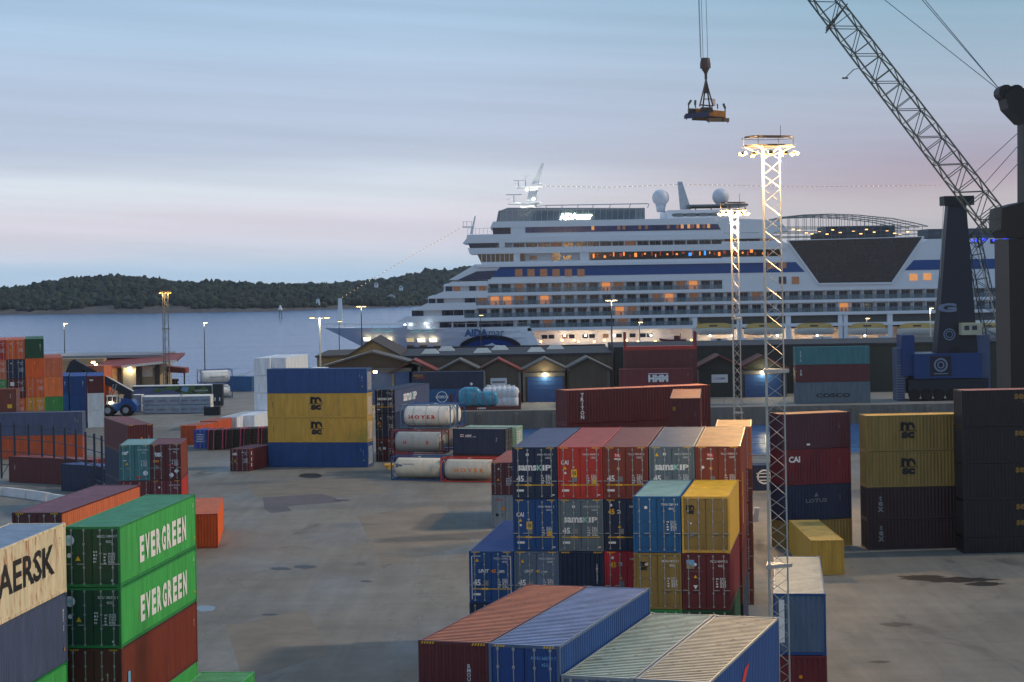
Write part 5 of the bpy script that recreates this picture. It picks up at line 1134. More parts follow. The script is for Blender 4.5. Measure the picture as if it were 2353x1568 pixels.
    mb.prism([(P_[0][0], zt), (S(1866, 640).x, zl_), (P_[3][0], zl_+.01), (P_[2][0], P_[2][1]), (P_[1][0]+1, P_[1][1]-2), (P_[0][0], P_[0][1]-2)], YS-.02, YS+31.8) if 0 else None
    xw = S(*z7a(1200, 600)).x
    mb.prism([(xw, Zt(612)), (P_[2][0]+1.5, Zt(612)), (P_[1][0]+1.5, Zt(520)), (P_[1][0]-9, Zt(500)), (xw, Zt(496))], YS+.03, YS+31.5)
    mb.build('shoulder', W_, e, True)
    for a, b_, y0, y1 in ((1200, 1465, 580, 640),):
        mb = MB(); mb.box(S(*z7a(a, 600)).x, S(*z7a(b_, 600)).x, YS-.03, YS+.02, S(*z7a(1330, y1)).z, S(*z7a(1330, y0)).z); mb.build('dark_opening', mat('deck_shadow_glass', (20, 26, 34), .3), e, True)
    # upper white house with oval openings, railings, mast etc.
    mb = MB(); za = S(*z7a(950, 405)).z; zb_ = S(*z7a(950, 472)).z; mb.box(S(*z7a(780, 440)).x, S(*z7a(1300, 440)).x, YS+2, YS+28, zb_, za); mb.build('upper_house', W_, e, True)
    for x in (862, 957, 1050, 1145):
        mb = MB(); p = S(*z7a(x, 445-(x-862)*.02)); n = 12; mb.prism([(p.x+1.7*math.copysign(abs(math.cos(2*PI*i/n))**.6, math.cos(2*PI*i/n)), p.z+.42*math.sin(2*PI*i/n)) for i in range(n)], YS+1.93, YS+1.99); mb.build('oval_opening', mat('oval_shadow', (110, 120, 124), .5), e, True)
    mb = MB(); za2 = S(*z7a(1130, 368)).z; mb.box(S(*z7a(945, 375)).x, S(*z7a(1400, 375)).x, YS+5, YS+24, za2-.2, za2+.25)
    for x in (1000, 1120, 1260, 1380): mb.bar((S(*z7a(x, 380)).x, YS+6, za), (S(*z7a(x, 380)).x, YS+6, za2), .15, 6)
    mb.build('sun_roof', mat('deck_canopy_grey', (96, 108, 112), .6), e, True)
    # top glazed deck (front) with sign
    zf0, zf1 = Zt(494), Zt(400); xa, xb = S(*z6(1400, 450)).x, S(*z7a(600, 430)).x
    glz = mat('windbreak_glass', (96, 124, 138), .1, var=.2, vscale=.5, alpha=.75)
    mb = MB(); mb.prism([(xa+.3, zf0), (xb, zf0), (xb, zf1-.3), (xa+3, zf1+.3), (xa+.8, zf1-.5)], YS+.3, YS+.36); mb.prism([(xa+.3, zf0), (xa+.5, zf0), (xa+1.2, zf1-.5), (xa+.9, zf1-.5)], YS+.4, YS+31); mb.build('glass_screen', glz, e, True)
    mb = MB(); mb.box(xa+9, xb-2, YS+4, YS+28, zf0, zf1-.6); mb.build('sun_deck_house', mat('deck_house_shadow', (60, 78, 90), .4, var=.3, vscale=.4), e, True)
    mb = MB(); x = xa+1.2
    while x < xb: mb.bar((x, YS+.25, zf0), (x+.15, YS+.25, zf1-.3), .06, 4); x += 1.35
    mb.box(xa+1, xb, YS+.18, YS+.4, zf1-.36, zf1-.26)
    zr = S(*z6(1800, 372)).z
    mb.bar((S(*z6(1600, 420)).x, YS+.3, zf1), (S(*z6(1780, 378)).x, YS+.3, zr), .1, 4); mb.box(S(*z6(1780, 378)).x, S(*z7a(625, 378)).x, YS+.2, YS+.4, zr-.12, zr+.08)
    for x in (1640, 1780, 1900, 2020): mb.bar((S(*z6(x, 400)).x, YS+.3, zf1-.3), (S(*z6(x, 400)).x+.4, YS+.3, zr), .12, 4)
    for x in (200, 330, 480, 620): mb.bar((S(*z7a(x, 400)).x, YS+.3, zf1-.3), (S(*z7a(x, 400)).x+.4, YS+.3, zr), .12, 4)
    mb.build('deck_framing', mat('frame_pale', (180, 188, 192), .5, var=.05), e, True)
    mb = MB()     # lit name sign on the top deck
    pz = S(1325, 497.5)
    put_text(mb, 'AIDA', (0, YS-.15, 0), (1,0,0), (0,0,1), S(1307, 497).x, pz.z, 1.5, 4.2, .06); put_text(mb, 'mar', (0, YS-.15, 0), (1,0,0), (0,0,1), S(1344.5, 497).x, pz.z-.15, 1.15, 3.3, .04)
    mb.build('lit_sign', mat('sign_white_light', (255, 250, 220), .5, var=0, emit=5), e, True)
    # glass hall
    tr = [z7(45, 405), z7(1105, 375), z7(860, 735), z7(290, 742)]; T = [(S(u, v).x, S(u, v).z) for u, v in tr]
    mb = MB(); mb.prism([T[3], T[2], T[1], T[0]], YS-.1, YS-.04); mb.build('glass_hall_wall', mat('dark_hall_glass', (22, 28, 38), .12, var=.35, vscale=.25), e, True)
    mb = MB()
    for i in range(1, 6):
        f = i/6; a = (T[0][0]+(T[3][0]-T[0][0])*f, T[0][1]+(T[3][1]-T[0][1])*f); b_ = (T[1][0]+(T[2][0]-T[1][0])*f, T[1][1]+(T[2][1]-T[1][1])*f)
        mb.bar((a[0], YS-.13, a[1]), (b_[0], YS-.13, b_[1]), .045, 4)
    nb = 14
    for i in range(1, nb):
        x = T[0][0]+(T[1][0]-T[0][0])*i/nb; zl2 = T[3][1]
        if x < T[3][0]: f = (x-T[0][0])/(T[3][0]-T[0][0]); zl2 = T[0][1]+(T[3][1]-T[0][1])*f
        if x > T[2][0]: f = (x-T[2][0])/(T[1][0]-T[2][0]); zl2 = T[2][1]+(T[1][1]-T[2][1])*f
        mb.bar((x, YS-.13, zl2), (x, YS-.13, T[0][1]), .035, 4)
    mb.build('hall_glazing_bars', mat('glazing_bar', (58, 66, 76), .5, var=0), e, True)
    mb = MB()
    for a, b_ in ((T[0], T[3]), (T[3], T[2]), (T[2], T[1]), (T[0], T[1])): mb.bar((a[0], YS-.2, a[1]), (b_[0], YS-.2, b_[1]), .28 if a is not T[0] or b_ is T[3] else .12, 4)
    mb.build('hall_frame', W_, e, True)
    # body behind the hall (white fill both sides), aft deckhouse
    mb = MB(); zh = T[0][1]
    mb.prism([(P_[2][0]-14, zt+.6), (T[3][0]-1, zt+.6), (T[0][0]-1.2, zh), (P_[2][0]-14, zh)], YS+.05, YS+31)
    mb.prism([(T[2][0]+.5, zt+.6), (XR, zt+.6), (XR, zh-.2), (T[1][0]+1, zh-.2)], YS+.0, YS+31)
    mb.box(T[3][0]-6, T[2][0]+8, YS+2, YS+29, Z(643), zh-.5)
    mb.build('deckhouse', W_, e, True)
    mb = MB(); mb.box(S(*z7(1150, 450)).x+14, XR-2, YS-.12, YS-.02, zh-1.5, zh-.5); mb.build('aft_window_strip', mat('deck_shadow_glass', (20, 26, 34)), e, True)
    for i in range(6):
        mb = MB(); p = S(2240+i*24, 553-(i % 2)*2); mb.box(p.x-.7, p.x+.5, YS-.2, YS-.13, p.z-.2, p.z+.25); mb.build('blue_lamp', mat('blue_deck_light', (50, 70, 255), .5, var=0, emit=2.5), e, True)
    # domed lattice over the hall
    dome = [(-30, 252), (0, 225), (170, 207), (380, 200), (600, 208), (870, 235), (1040, 270), (1140, 295)]
    D_ = [(S(*z7(x, y)).x, S(*z7(x, y)).z) for x, y in dome]; mb = MB()
    def dz(x):
        for (a, za_), (b_, zb2) in zip(D_, D_[1:]):
            if a <= x <= b_: return za_+(zb2-za_)*(x-a)/(b_-a)
        return D_[0][1] if x < D_[0][0] else D_[-1][1]
    for yo in (0, 10, 22, 32):
        for (a, za_), (b_, zb2) in zip(D_, D_[1:]): mb.bar((a, YS+yo, za_), (b_, YS+yo, zb2), .14, 4)
        for f in (.2, .45, .7): mb.bar((D_[0][0], YS+yo, zh+(dz(D_[0][0])-zh)*f), (D_[-1][0], YS+yo, zh+(dz(D_[-1][0]-2)-zh)*f+.4), .07, 4)
    x = D_[0][0]+1
    while x < D_[-1][0]:
        for yo in (0, 16, 32): mb.bar((x, YS+yo, zh-.2), (x, YS+yo, dz(x)), .07, 4)
        mb.bar((x, YS, dz(x)), (x, YS+32, dz(x)), .06, 4); x += 1.9
    mb.build('dome_lattice', mat('dome_steel', (104, 116, 118), .5, var=.05), e, True)
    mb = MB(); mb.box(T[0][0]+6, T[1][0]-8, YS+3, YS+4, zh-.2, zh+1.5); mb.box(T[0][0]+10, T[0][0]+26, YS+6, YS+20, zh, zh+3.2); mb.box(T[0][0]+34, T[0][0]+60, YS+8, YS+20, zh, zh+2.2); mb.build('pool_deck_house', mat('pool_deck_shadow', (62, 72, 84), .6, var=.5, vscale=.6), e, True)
    for i in range(16):
        p = S(*z7(100+(i*263) % 950, 318+(i*37) % 40)); mb = MB(); mb.box(p.x-.3, p.x+.3, YS+1, YS+1.2, p.z-.08, p.z+.08); mb.build('pool_lamp', mat('warm_bulb', (255, 190, 110), .5, var=0, emit=4), e, True)
    # radar domes, funnel pole, mast
    for u, v, rad, base in ((1518, 455, 2.0, 488), (1656, 452.5, 2.0, 472)):
        p = atY(u, v, YS+12); zb2 = atY(u, base, YS+12).z; mb = MB()
        mb.lathe((p.x, p.y, p.z), [(rad*math.sin(PI*i/10), -rad*math.cos(PI*i/10)) for i in range(11)], 20); mb.bar((p.x, p.y, zb2), (p.x, p.y, p.z-rad*.8), .95, 12, 1.25); mb.build('radar_dome', mat('dome_white', (206, 210, 218), .5, var=.05), e, True, smooth=True)
    mb = MB(); p = atY(1572, 418, YS+12); q = atY(1572, 482, YS+12); mb.hexa([(q.x-.9, q.y-.6, q.z), (q.x+1.6, q.y-.6, q.z), (q.x+1.6, q.y+1, q.z), (q.x-.9, q.y+1, q.z), (p.x-1.5, p.y-.6, p.z), (p.x-.5, p.y-.6, p.z), (p.x-.5, p.y+1, p.z), (p.x-1.5, p.y+1, p.z)]); mb.build('vent_mast', mat('mast_grey_white', (188, 190, 196), .5), e, True)
    # main mast
    ms = MB(); Mp = lambda x, y, Y=YS+14: atY(*z6(x, y), Y)
    def slabm(x0, x1, y, t=.3, d=5):
        a, b_ = Mp(x0, y), Mp(x1, y); ms.box(a.x, b_.x, YS+14-d/2, YS+14+d/2, a.z-t/2, a.z+t/2)
    a, b_, c_, d_ = Mp(1605, 372), Mp(1705, 372), Mp(1725, 235), Mp(1665, 235)
    ms.hexa([(a.x, YS+12, a.z-3), (b_.x, YS+12, b_.z-3), (b_.x, YS+16, b_.z-3), (a.x, YS+16, a.z-3), (d_.x, YS+13, d_.z), (c_.x, YS+13, c_.z), (c_.x, YS+15, c_.z), (d_.x, YS+15, d_.z)])
    a, b_ = Mp(1575, 415), Mp(1700, 415); ms.hexa([(a.x, YS+11, a.z-1.5), (b_.x, YS+11, a.z-1.5), (b_.x, YS+17, a.z-1.5), (a.x, YS+17, a.z-1.5), (a.x+.6, YS+11.5, a.z+1.8), (b_.x, YS+11.5, a.z+1.8), (b_.x, YS+16.5, a.z+1.8), (a.x+.6, YS+16.5, a.z+1.8)])
    a, b_ = Mp(1700, 215), Mp(1762, 55); ms.hexa([(a.x-.7, YS+13.4, a.z), (a.x+.9, YS+13.4, a.z), (a.x+.9, YS+14.6, a.z), (a.x-.7, YS+14.6, a.z), (b_.x-.25, YS+13.8, b_.z), (b_.x+.3, YS+13.8, b_.z), (b_.x+.3, YS+14.2, b_.z), (b_.x-.25, YS+14.2, b_.z)])
    slabm(1500, 1750, 360, .35, 6); slabm(1565, 1765, 238, .3, 4); slabm(1690, 1765, 215, .2, 3)
    for x, y0, y1 in ((1545, 355, 300), (1578, 236, 185), (1632, 236, 150)): p, q = Mp(x, y0), Mp(x, y1); ms.bar((p.x, p.y, p.z), (p.x, p.y, q.z), .14, 6)
    for x0, x1, y in ((1480, 1602, 294), (1540, 1620, 186), (1590, 1668, 151)): p, q = Mp(x0, y), Mp(x1, y); ms.box(p.x, q.x, YS+13.7, YS+14.3, p.z-.1, p.z+.12)
    for x0, x1, y0 in ((1490, 1560, 330), (1550, 1600, 215)): 
        p, q = Mp(x0, y0), Mp(x1, y0); ms.box(p.x, q.x, YS+11.2, YS+11.25, p.z, p.z+.08)
    ms.build('main_mast', mat('mast_white', (216, 218, 222), .5, var=.05), e, True)
    for x, y, w in ((1690, 330, 190), (1640, 262, 60)):
        p = Mp(x, y); p.y = YS+8.5; mb = MB(); mb.bar((p.x-.25, p.y, p.z), (p.x+.25, p.y, p.z), .2, 8); mb.build('mast_lamp', mat('lamp_glow_white', (255, 250, 225), .5, var=0, emit=14), e, True)
        ld = bpy.data.lights.new('lamp_light', 'POINT'); ld.energy = w*6; ld.color = (1, .95, .8); lo = bpy.data.objects.new('lamp_light', ld); COL.objects.link(lo); lo.parent = e; lo.location = (p.x-e.location.x+.1, p.y-e.location.y-.5, p.z-e.location.z)
    # fore wing mast above the bridge and its lantern
    mb = MB(); p, q = S(*z6(1200, 590)), S(*z6(1250, 450)); mb.bar((p.x+.6, YS+3, p.z), (q.x, YS+3, q.z), .35, 6, .15); a = S(*z6(1155, 535)); b_ = S(*z6(1228, 535)); mb.box(a.x, b_.x, YS+2, YS+4, a.z-.15, a.z+.1)
    for x in (1160, 1185, 1220): p = S(*z6(x, 535)); mb.bar((p.x, YS+2.2, p.z), (p.x, YS+2.2, p.z+1.3), .07, 4)
    mb.bar((a.x, YS+2.2, a.z+1.2), (b_.x, YS+2.2, a.z+1.2), .05, 4)
    x = S(*z6(1195, 590)).x; zz = Zt(588)
    x1 = S(*z6(1385, 590)).x
    while x < x1: mb.bar((x, YS+.1, zz), (x, YS+.1, zz+1.3), .05, 4); x += .9
    mb.bar((S(*z6(1195, 590)).x, YS+.1, zz+1.3), (x1, YS+.1, zz+1.4), .05, 4)
    mb.build('lookout_mast', mat('mast_white', (216, 218, 222)), e, True)
    # bow mast
    mb = MB(); p = atY(782, 752, Yc); q = atY(782.5, 686, Yc); mb.hexa([(p.x-.6, Yc-.5, p.z-.3), (p.x+.6, Yc-.5, p.z-.3), (p.x+.6, Yc+.5, p.z-.3), (p.x-.6, Yc+.5, p.z-.3), (p.x-.4, Yc-.3, q.z), (p.x+.45, Yc-.3, q.z), (p.x+.45, Yc+.3, q.z), (p.x-.4, Yc+.3, q.z)]); mb.build('bow_mast', W_, e, True)
    # fore deck lamps
    for x, y in ((725, 1272), (768, 1272), (880, 1262), (895, 1290)):
        p = S(*z6(x, y), YS+4); mb = MB(); mb.bar((p.x-.25, p.y-3, p.z), (p.x+.25, p.y-3, p.z), .14, 8); mb.build('deck_lamp', mat('lamp_glow_cool', (236, 250, 255), .5, var=0, emit=6), e, True)
    p = S(*z6(900, 1285)); ld = bpy.data.lights.new('lamp_light', 'POINT'); ld.energy = 22; ld.color = (.9, 1, 1); lo = bpy.data.objects.new('lamp_light', ld); COL.objects.link(lo); lo.parent = e; lo.location = (p.x-e.location.x, YS-1-e.location.y, p.z-e.location.z+.6)
    # promenade : windows, lamps, posts
    zA, zB2 = Z(763), zprom
    for i, u in enumerate((1221, 1252, 1268, 1299, 1315, 1346, 1362, 1394, 1425, 1456, 1480, 1496)):
        p = S(u, 775); mb = MB(); mb.box(p.x-.65, p.x+.65, YS+4.38, YS+4.49, zA-2.0, zA-1.1); mb.build('promenade_window', WL2 if i in (3, 7) else WD, e, True)
    for i, u in enumerate((1215, 1243, 1292, 1298, 1320, 1330, 1346, 1366, 1390, 1412, 1440, 1467, 1497, 1507, 1590, 1633, 1648, 1665, 1685, 1726, 1760, 1788, 1830, 1856, 1880, 1920, 1940, 1990, 2010, 2040)):
        warm = i % 3 != 0; p = S(u, 783+(i % 2)*3 if warm else 772); mb = MB(); mb.bar((p.x-.2, YS+1.4, p.z), (p.x+.2, YS+1.4, p.z), .2 if warm else .2, 8)
        mb.build('promenade_lamp', mat('warm_lamp', (255, 176, 84), .5, var=0, emit=14) if warm else mat('lamp_glow_cool', (236, 250, 255)), e, True)
        if i % 3 == 0:
            ld = bpy.data.lights.new('lamp_light', 'POINT'); ld.energy = 75; ld.color = (1, .82, .54); ld.shadow_soft_size = .3; lo = bpy.data.objects.new('lamp_light', ld); COL.objects.link(lo); lo.parent = e; lo.location = (p.x-e.location.x, YS+1.9-e.location.y, zA-1.2-e.location.z)
    mb = MB(); x = XK+4
    xr_ = XR-2
    mb.box(XK+1, xr_, YS+.02, YS+.12, zprom, zprom+.25); mb.bar((XK+1, YS+.1, zprom+1.1), (xr_, YS+.1, zprom+1.1), .05, 4)
    while x < S(2230, 780).x: mb.bar((x, YS+.1, zprom), (x, YS+.1, zprom+1.1), .035, 4); x += 1.6
    mb.build('promenade_rail', W_, e, True)
    for u in (1405, 1707-110, 1700, 1812, 1933, 1943, 2046):
        p = S(u, 760); mb = MB(); wz = 1.2 if u > 1590 else .3; mb.box(p.x-wz*.5, p.x+wz*.5, YS+.2, YS+1.4, zprom, Z(737.5)-.05 if u > 1595 else Z(763)); mb.build('davit_post', W_, e, True)
    for u in (1645, 1660, 1707, 1741, 1765, 1880, 1901, 1962, 2030):
        p = S(u, 783); mb = MB(); mb.box(p.x-1.2, p.x+1.2, YS+.15, YS+.25, zprom+.1, zprom+1.6); mb.build('white_panel', W_, e, True)
    # dark recess behind the lifeboats
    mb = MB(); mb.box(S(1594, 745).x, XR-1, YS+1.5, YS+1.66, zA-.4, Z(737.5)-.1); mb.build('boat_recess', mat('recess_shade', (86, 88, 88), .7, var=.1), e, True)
    return zprom, Z
zprom, ZS = ship()
def lifeboat(uc):
    p = atY(uc, 748, YS); e = thing('lifeboat', '', 'lifeboat', (p.x, YS+.3, p.z-1.2), 0, 'lifeboats hanging along the cruise ship')
    L = 9.2; mb = MB(); n = 10
    def ring(k, z0, z1, w):
        return None
    vs = []; prof = [(0, -1.0), (.55, -.9), (.9, -.35), (1.0, .35), (1.0, .6)]
    for i in range(n+1):
        t = -1+2*i/n; f = (1-abs(t)**3)**.6 if abs(t) < 1 else .02
        for s in (-1, 1):
            for w, z in (prof if s < 0 else prof[::-1]): vs.append((t*L/2, s*w*1.7*f if w else 0, z*(1-.25*abs(t)**4)))
    k = 10; mb.add(vs, [(i*k+j, (i+1)*k+j, (i+1)*k+(j+1) % k, i*k+(j+1) % k) for i in range(n) for j in range(k)]); mb.build('boat_hull', mat('lifeboat_white', (208, 204, 190), .5, var=.06), e, smooth=True)
    mb = MB(); vs = []; prof = [(1.0, .62), (.95, 1.1), (.7, 1.6), (.3, 1.75)]
    pr = [(-w, z) for w, z in prof]+[(w, z) for w, z in prof[::-1]]; k = len(pr)
    for i in range(n+1):
        t = -1+2*i/n; f = (1-abs(t)**3)**.6 if abs(t) < 1 else .02
        for w, z in pr: vs.append((t*L/2*.96, w*1.6*f, .62+(z-.62)*(f**.5)))
    mb.add(vs, [(i*k+j, i*k+j+1, (i+1)*k+j+1, (i+1)*k+j) for i in range(n) for j in range(k-1)]); mb.build('canopy', mat('lifeboat_canopy', (196, 160, 88), .5, var=.08), e, smooth=True)
    mb = MB(); mb.box(-1.2, .6, -1.55, -1.3, .95, 1.3); mb.build('window', mat('dark_window', (40, 48, 60)), e)
    return e
lb = ['orange-topped lifeboat nearest the bow, left of the slim mast', 'second lifeboat from the bow, behind the tall lattice mast', 'third lifeboat, just right of the tall mast', 'fourth lifeboat, under the left end of the dark glass hall', 'lifeboat beside the blue crane column', 'lifeboat right of the blue crane column, dim']
for u, l in zip((1641, 1755, 1872, 1994, 2108, 2270), lb): lifeboat(u)['label'] = l
e = thing('rescue_boat', 'red rescue boat hanging above the lit promenade deck', 'boat', atY(1546, 780, YS-.4)); mb = MB()
vs = []; n = 8
for i in range(n+1):
    t = -1+2*i/n; f = max(.05, (1-abs(min(t, .0))**2.5)); rise = .35*abs(min(t, 0))**2
    for y, z in ((-.9*f, .55+rise), (-.6*f, 0+rise), (.6*f, 0+rise), (.9*f, .55+rise)): vs.append((t*3.1, y, z-.6))
mb.add(vs, [(i*4+j, (i+1)*4+j, (i+1)*4+(j+1) % 4, i*4+(j+1) % 4) for i in range(n) for j in range(4)]); mb.build('hull', mat('rescue_red', (120, 40, 34), .5), e)
mb = MB(); mb.box(.3, 1.6, -.5, .5, -.05, .8); mb.bar((1.8, 0, 0), (1.8, 0, 1.3), .08, 6); mb.build('console', mat('rescue_red_dark', (90, 34, 30), .5), e)
def string_lights(pts, n, lab, r=.075):
    e = thing('light_string', lab, 'string lights', pts[0]); mb = MB(); bm_ = MB(); bm_.lathe((0,0,0), [(0, -r), (r, 0), (0, r)], 6)
    me = bm_.mesh('bulb', mat('bulb_glow', (255, 226, 180), .5, var=0, emit=3))
    P_ = [Vector(p) for p in pts]
    seg = [(P_[i]-P_[i+1]).length for i in range(len(P_)-1)]; tot = sum(seg)
    def at(t):
        d = t*tot
        for i, s in enumerate(seg):
            if d <= s or i == len(seg)-1: return P_[i].lerp(P_[i+1], min(1, d/s))
            d -= s
    for i in range(len(P_)-1): mb.bar(P_[i], P_[i+1], .035, 3)
    mb.build('cable', DARKSTEEL(), e, True)
    for i in range(n): q = at((i+.5)/n)-e.location; inst('bulb', me, e, q)
string_lights([atY(783, 686, YS+16), atY(930, 597, YS+12), atY(1063, 522, YS+3)], 33, 'string of bulbs rising from the bow mast to the bridge')
string_lights([atY(1248, 428, YS+14), atY(1400, 431, YS+14), atY(1565, 424, YS+12)], 27, 'string of bulbs from the main mast to the grey vent mast')
string_lights([atY(1575, 424, YS+12), atY(1850, 430, YS+14), atY(2160, 426, YS+14)], 52, 'string of bulbs running aft from the grey vent mast')
# ------------------------------------------------------------------ lattice light masts
def lattice_mast(name, p, h, side, label, lamps=10, watts=0, pw=2.6, seg=1.0, rail=True, leg=.035, tilt=0, mast_m=None, group=None, lstr=40, spotdirs=None, sc_=1.0):
    e = thing(name, label, 'light mast', (p[0], p[1], 0), R(20), group); m = mast_m or GALV()
    ang = [R(90+120*i) for i in range(3)]; rr = side/math.sqrt(3); V = [(rr*math.cos(a), rr*math.sin(a)) for a in ang]
    for vx, vy in V:
        mb = MB(); mb.bar((vx*1.12, vy*1.12, 0), (vx, vy, h), leg*1.5, 6, leg); mb.build('leg', m, e)
    mb = MB(); n = int(h/seg)
    for i in range(n):
        z0, z1 = h*i/n, h*(i+1)/n
        for k in range(3):
            a, b_ = V[k], V[(k+1) % 3]
            if i % 2: a, b_ = b_, a
            mb.bar((a[0]*1.05, a[1]*1.05, z0), (b_[0]*1.05, b_[1]*1.05, z1), leg*.5, 3)
    mb.build('bracing', m, e)
    for zz in ((h*.33, h*.64) if rail else ()):
        mb = MB(); mb.prismz([(x*1.5, y*1.5) for x, y in V], zz, zz+.16); mb.build('joint_plate', m, e)
    mb = MB(); n = 16; k = h
    for zz, r_ in ((h, pw), (h+1.0*sc_, pw*.98)):
        for i in range(n):
            a, b_ = 2*PI*i/n, 2*PI*(i+1)/n; mb.bar((r_*math.cos(a), r_*.8*math.sin(a), zz), (r_*math.cos(b_), r_*.8*math.sin(b_), zz), .05*sc_, 4)
    for i in range(0, n, 2):
        a = 2*PI*i/n; mb.bar((pw*math.cos(a), pw*.8*math.sin(a), h), (pw*math.cos(a), pw*.8*math.sin(a), h+sc_), .035*sc_, 4); mb.bar((0, 0, h-1.2*sc_), (pw*math.cos(a), pw*.8*math.sin(a), h), .04*sc_, 4)
    mb.prismz([(pw*.9*math.cos(2*PI*i/n), pw*.72*math.sin(2*PI*i/n)) for i in range(n)], h+.02, h+.08)
    mb.box(-pw*.75, pw*.75, -pw*.4, pw*.4, h+1.15*sc_, h+1.3*sc_)
    mb.bar((pw*.5, 0, h+1.3*sc_), (pw*.5, 0, h+2.6*sc_), .03*sc_, 4)
    mb.build('platform', DARKSTEEL(), e)
    lm = MB(); lm.mat(0); lm.box(-.26*sc_, .26*sc_, -.2*sc_, .16*sc_, -.1*sc_, .16*sc_); lm.mat(1); lm.box(-.24*sc_, .24*sc_, -.18*sc_, .14*sc_, -.17*sc_, -.105*sc_)
    me = lm.mesh('floodlight', [DARKSTEEL(), mat('floodlight_glow_%d' % lstr, (255, 226, 150), .5, var=0, emit=lstr*.07, ecol=(255, 176, 66))])
    for i in range(lamps):
        a = 2*PI*i/lamps+.2; o = inst('floodlight', me, e, ((pw+.1)*math.cos(a), (pw+.1)*.8*math.sin(a), h-.3)); o.rotation_euler = (R(28), 0, a+PI/2)
    if watts:
        for dx in (-1, 1):
            ld = bpy.data.lights.new('lamp_light', 'POINT'); ld.energy = watts/2; ld.color = (1.0, .60, .24); ld.shadow_soft_size = .5
            lo = bpy.data.objects.new('lamp_light', ld); COL.objects.link(lo); lo.parent = e; lo.location = (dx*pw*.75, -.5, h-.9*sc_)
    return e
q = atY(1775, 900, 92); zt_ = atY(1762, 338, 92).z
lattice_mast('light_mast', (q.x, q.y), zt_, .88, 'tall nearest lattice floodlight mast glowing at its top platform', 12, 7000, 1.25, .62, leg=.032, lstr=60, sc_=.38)
q = atY(1692, 900, 188); zt_ = atY(1690, 484, 188).z
lattice_mast('light_mast', (q.x, q.y), zt_, .72, 'slimmer lattice floodlight mast with yellow glow before the cruise ship', 12, 26000, 1.3, .8, leg=.05, lstr=60, sc_=.6)
q = atY(381, 800, 380); zt_ = atY(377, 669, 380).z
lattice_mast('light_mast', (q.x, q.y), zt_, 1.0, 'thin distant lattice mast with yellow lamp before the wooded island', 6, 900, 1.0, 1.6, leg=.07, lstr=40, sc_=.7, mast_m=mat('mast_dark_galv', (104, 104, 100), .5, var=.1))
# ------------------------------------------------------------------ lamp posts
def lamp_post(u, vtop, vref, Yd, label, heads=1, tall=.16, watts=300, z0=0.0, c=(1, .9, .6), white=False, arm=.8):
    p = atY(u, vref, Yd); zt = atY(u, vtop, Yd).z; e = thing('lamp_post', label, 'lamp post', (p.x, Yd, z0), 0, 'lamp posts on the quays')
    mb = MB(); mb.bar((0,0,0), (0,0,zt-z0), tall*1.3, 8, tall*.7); mb.build('pole', mat('pole_pale', (196, 190, 170), .5, var=.08) if white else mat('pole_dark', (54, 54, 56), .5, var=.1), e)
    mb = MB()
    for s in ((-1, 1) if heads > 1 else (1,)): mb.bar((0,0,zt-z0), (s*arm, 0, zt-z0+.1), .06, 4)
    mb.build('arm', mat('pole_dark', (54, 54, 56)), e)
    for s in ((-1, 1) if heads > 1 else (1,)):
        mb = MB(); mb.mat(0); mb.box(s*arm-.45, s*arm+.45, -.2, .2, zt-z0+.1, zt-z0+.26); mb.mat(1); mb.box(s*arm-.4, s*arm+.4, -.18, .18, zt-z0+.03, zt-z0+.098)
        mb.build('lamp_head', [DARKSTEEL(), mat('post_lamp_glow', (255, 224, 150), .5, var=0, emit=6, ecol=(255, 216, 130))], e)
    if watts:
        ld = bpy.data.lights.new('lamp_light', 'POINT'); ld.energy = watts; ld.color = c; ld.shadow_soft_size = .2; lo = bpy.data.objects.new('lamp_light', ld); COL.objects.link(lo); lo.parent = e; lo.location = (0, -.4, zt-z0-.3)
lamp_post(148, 745, 780, 412, 'slim dark lamp post left, against the water', arm=.3, tall=.1)
lamp_post(470, 743, 800, 412, 'slim dark lamp post above the white tank, against the water', arm=.3, tall=.1)
lamp_post(735, 732, 770, 350, 'pale lamp post with twin lit arms left of the ship bow', 2, .16, 900, white=True, arm=1.3)
lamp_post(831, 706, 760, 430, 'dark lamp post with yellow lamp head before the bow', 2, .13, 300, arm=.6)
lamp_post(780, 740, 800, 440, 'thin dark post just right of the bow mast', 1, .1, 0, arm=.2)
lamp_post(1105, 726, 790, 440, 'thin dark post before the blue hull lettering', 1, .09, 0, arm=.2)
lamp_post(1406, 692, 760, 352, 'lamp post with yellow twin lamps before the cabins', 2, .13, 500, arm=.6)
lamp_post(1470, 742, 790, 440, 'thin post with small lamp before the lit promenade', 1, .08, 200, arm=.3)
lamp_post(1992, 733, 790, 440, 'thin post with small lamp before the lifeboats', 1, .08, 200, arm=.3)
lamp_post(2175, 693, 760, 352, 'lamp post with smeared yellow lamps beside the blue crane', 2, .13, 1200, arm=1.2)
lamp_post(2145-7, 710, 760, 430, 'pale post left of the blue crane column', 1, .14, 200, white=True, arm=.3)

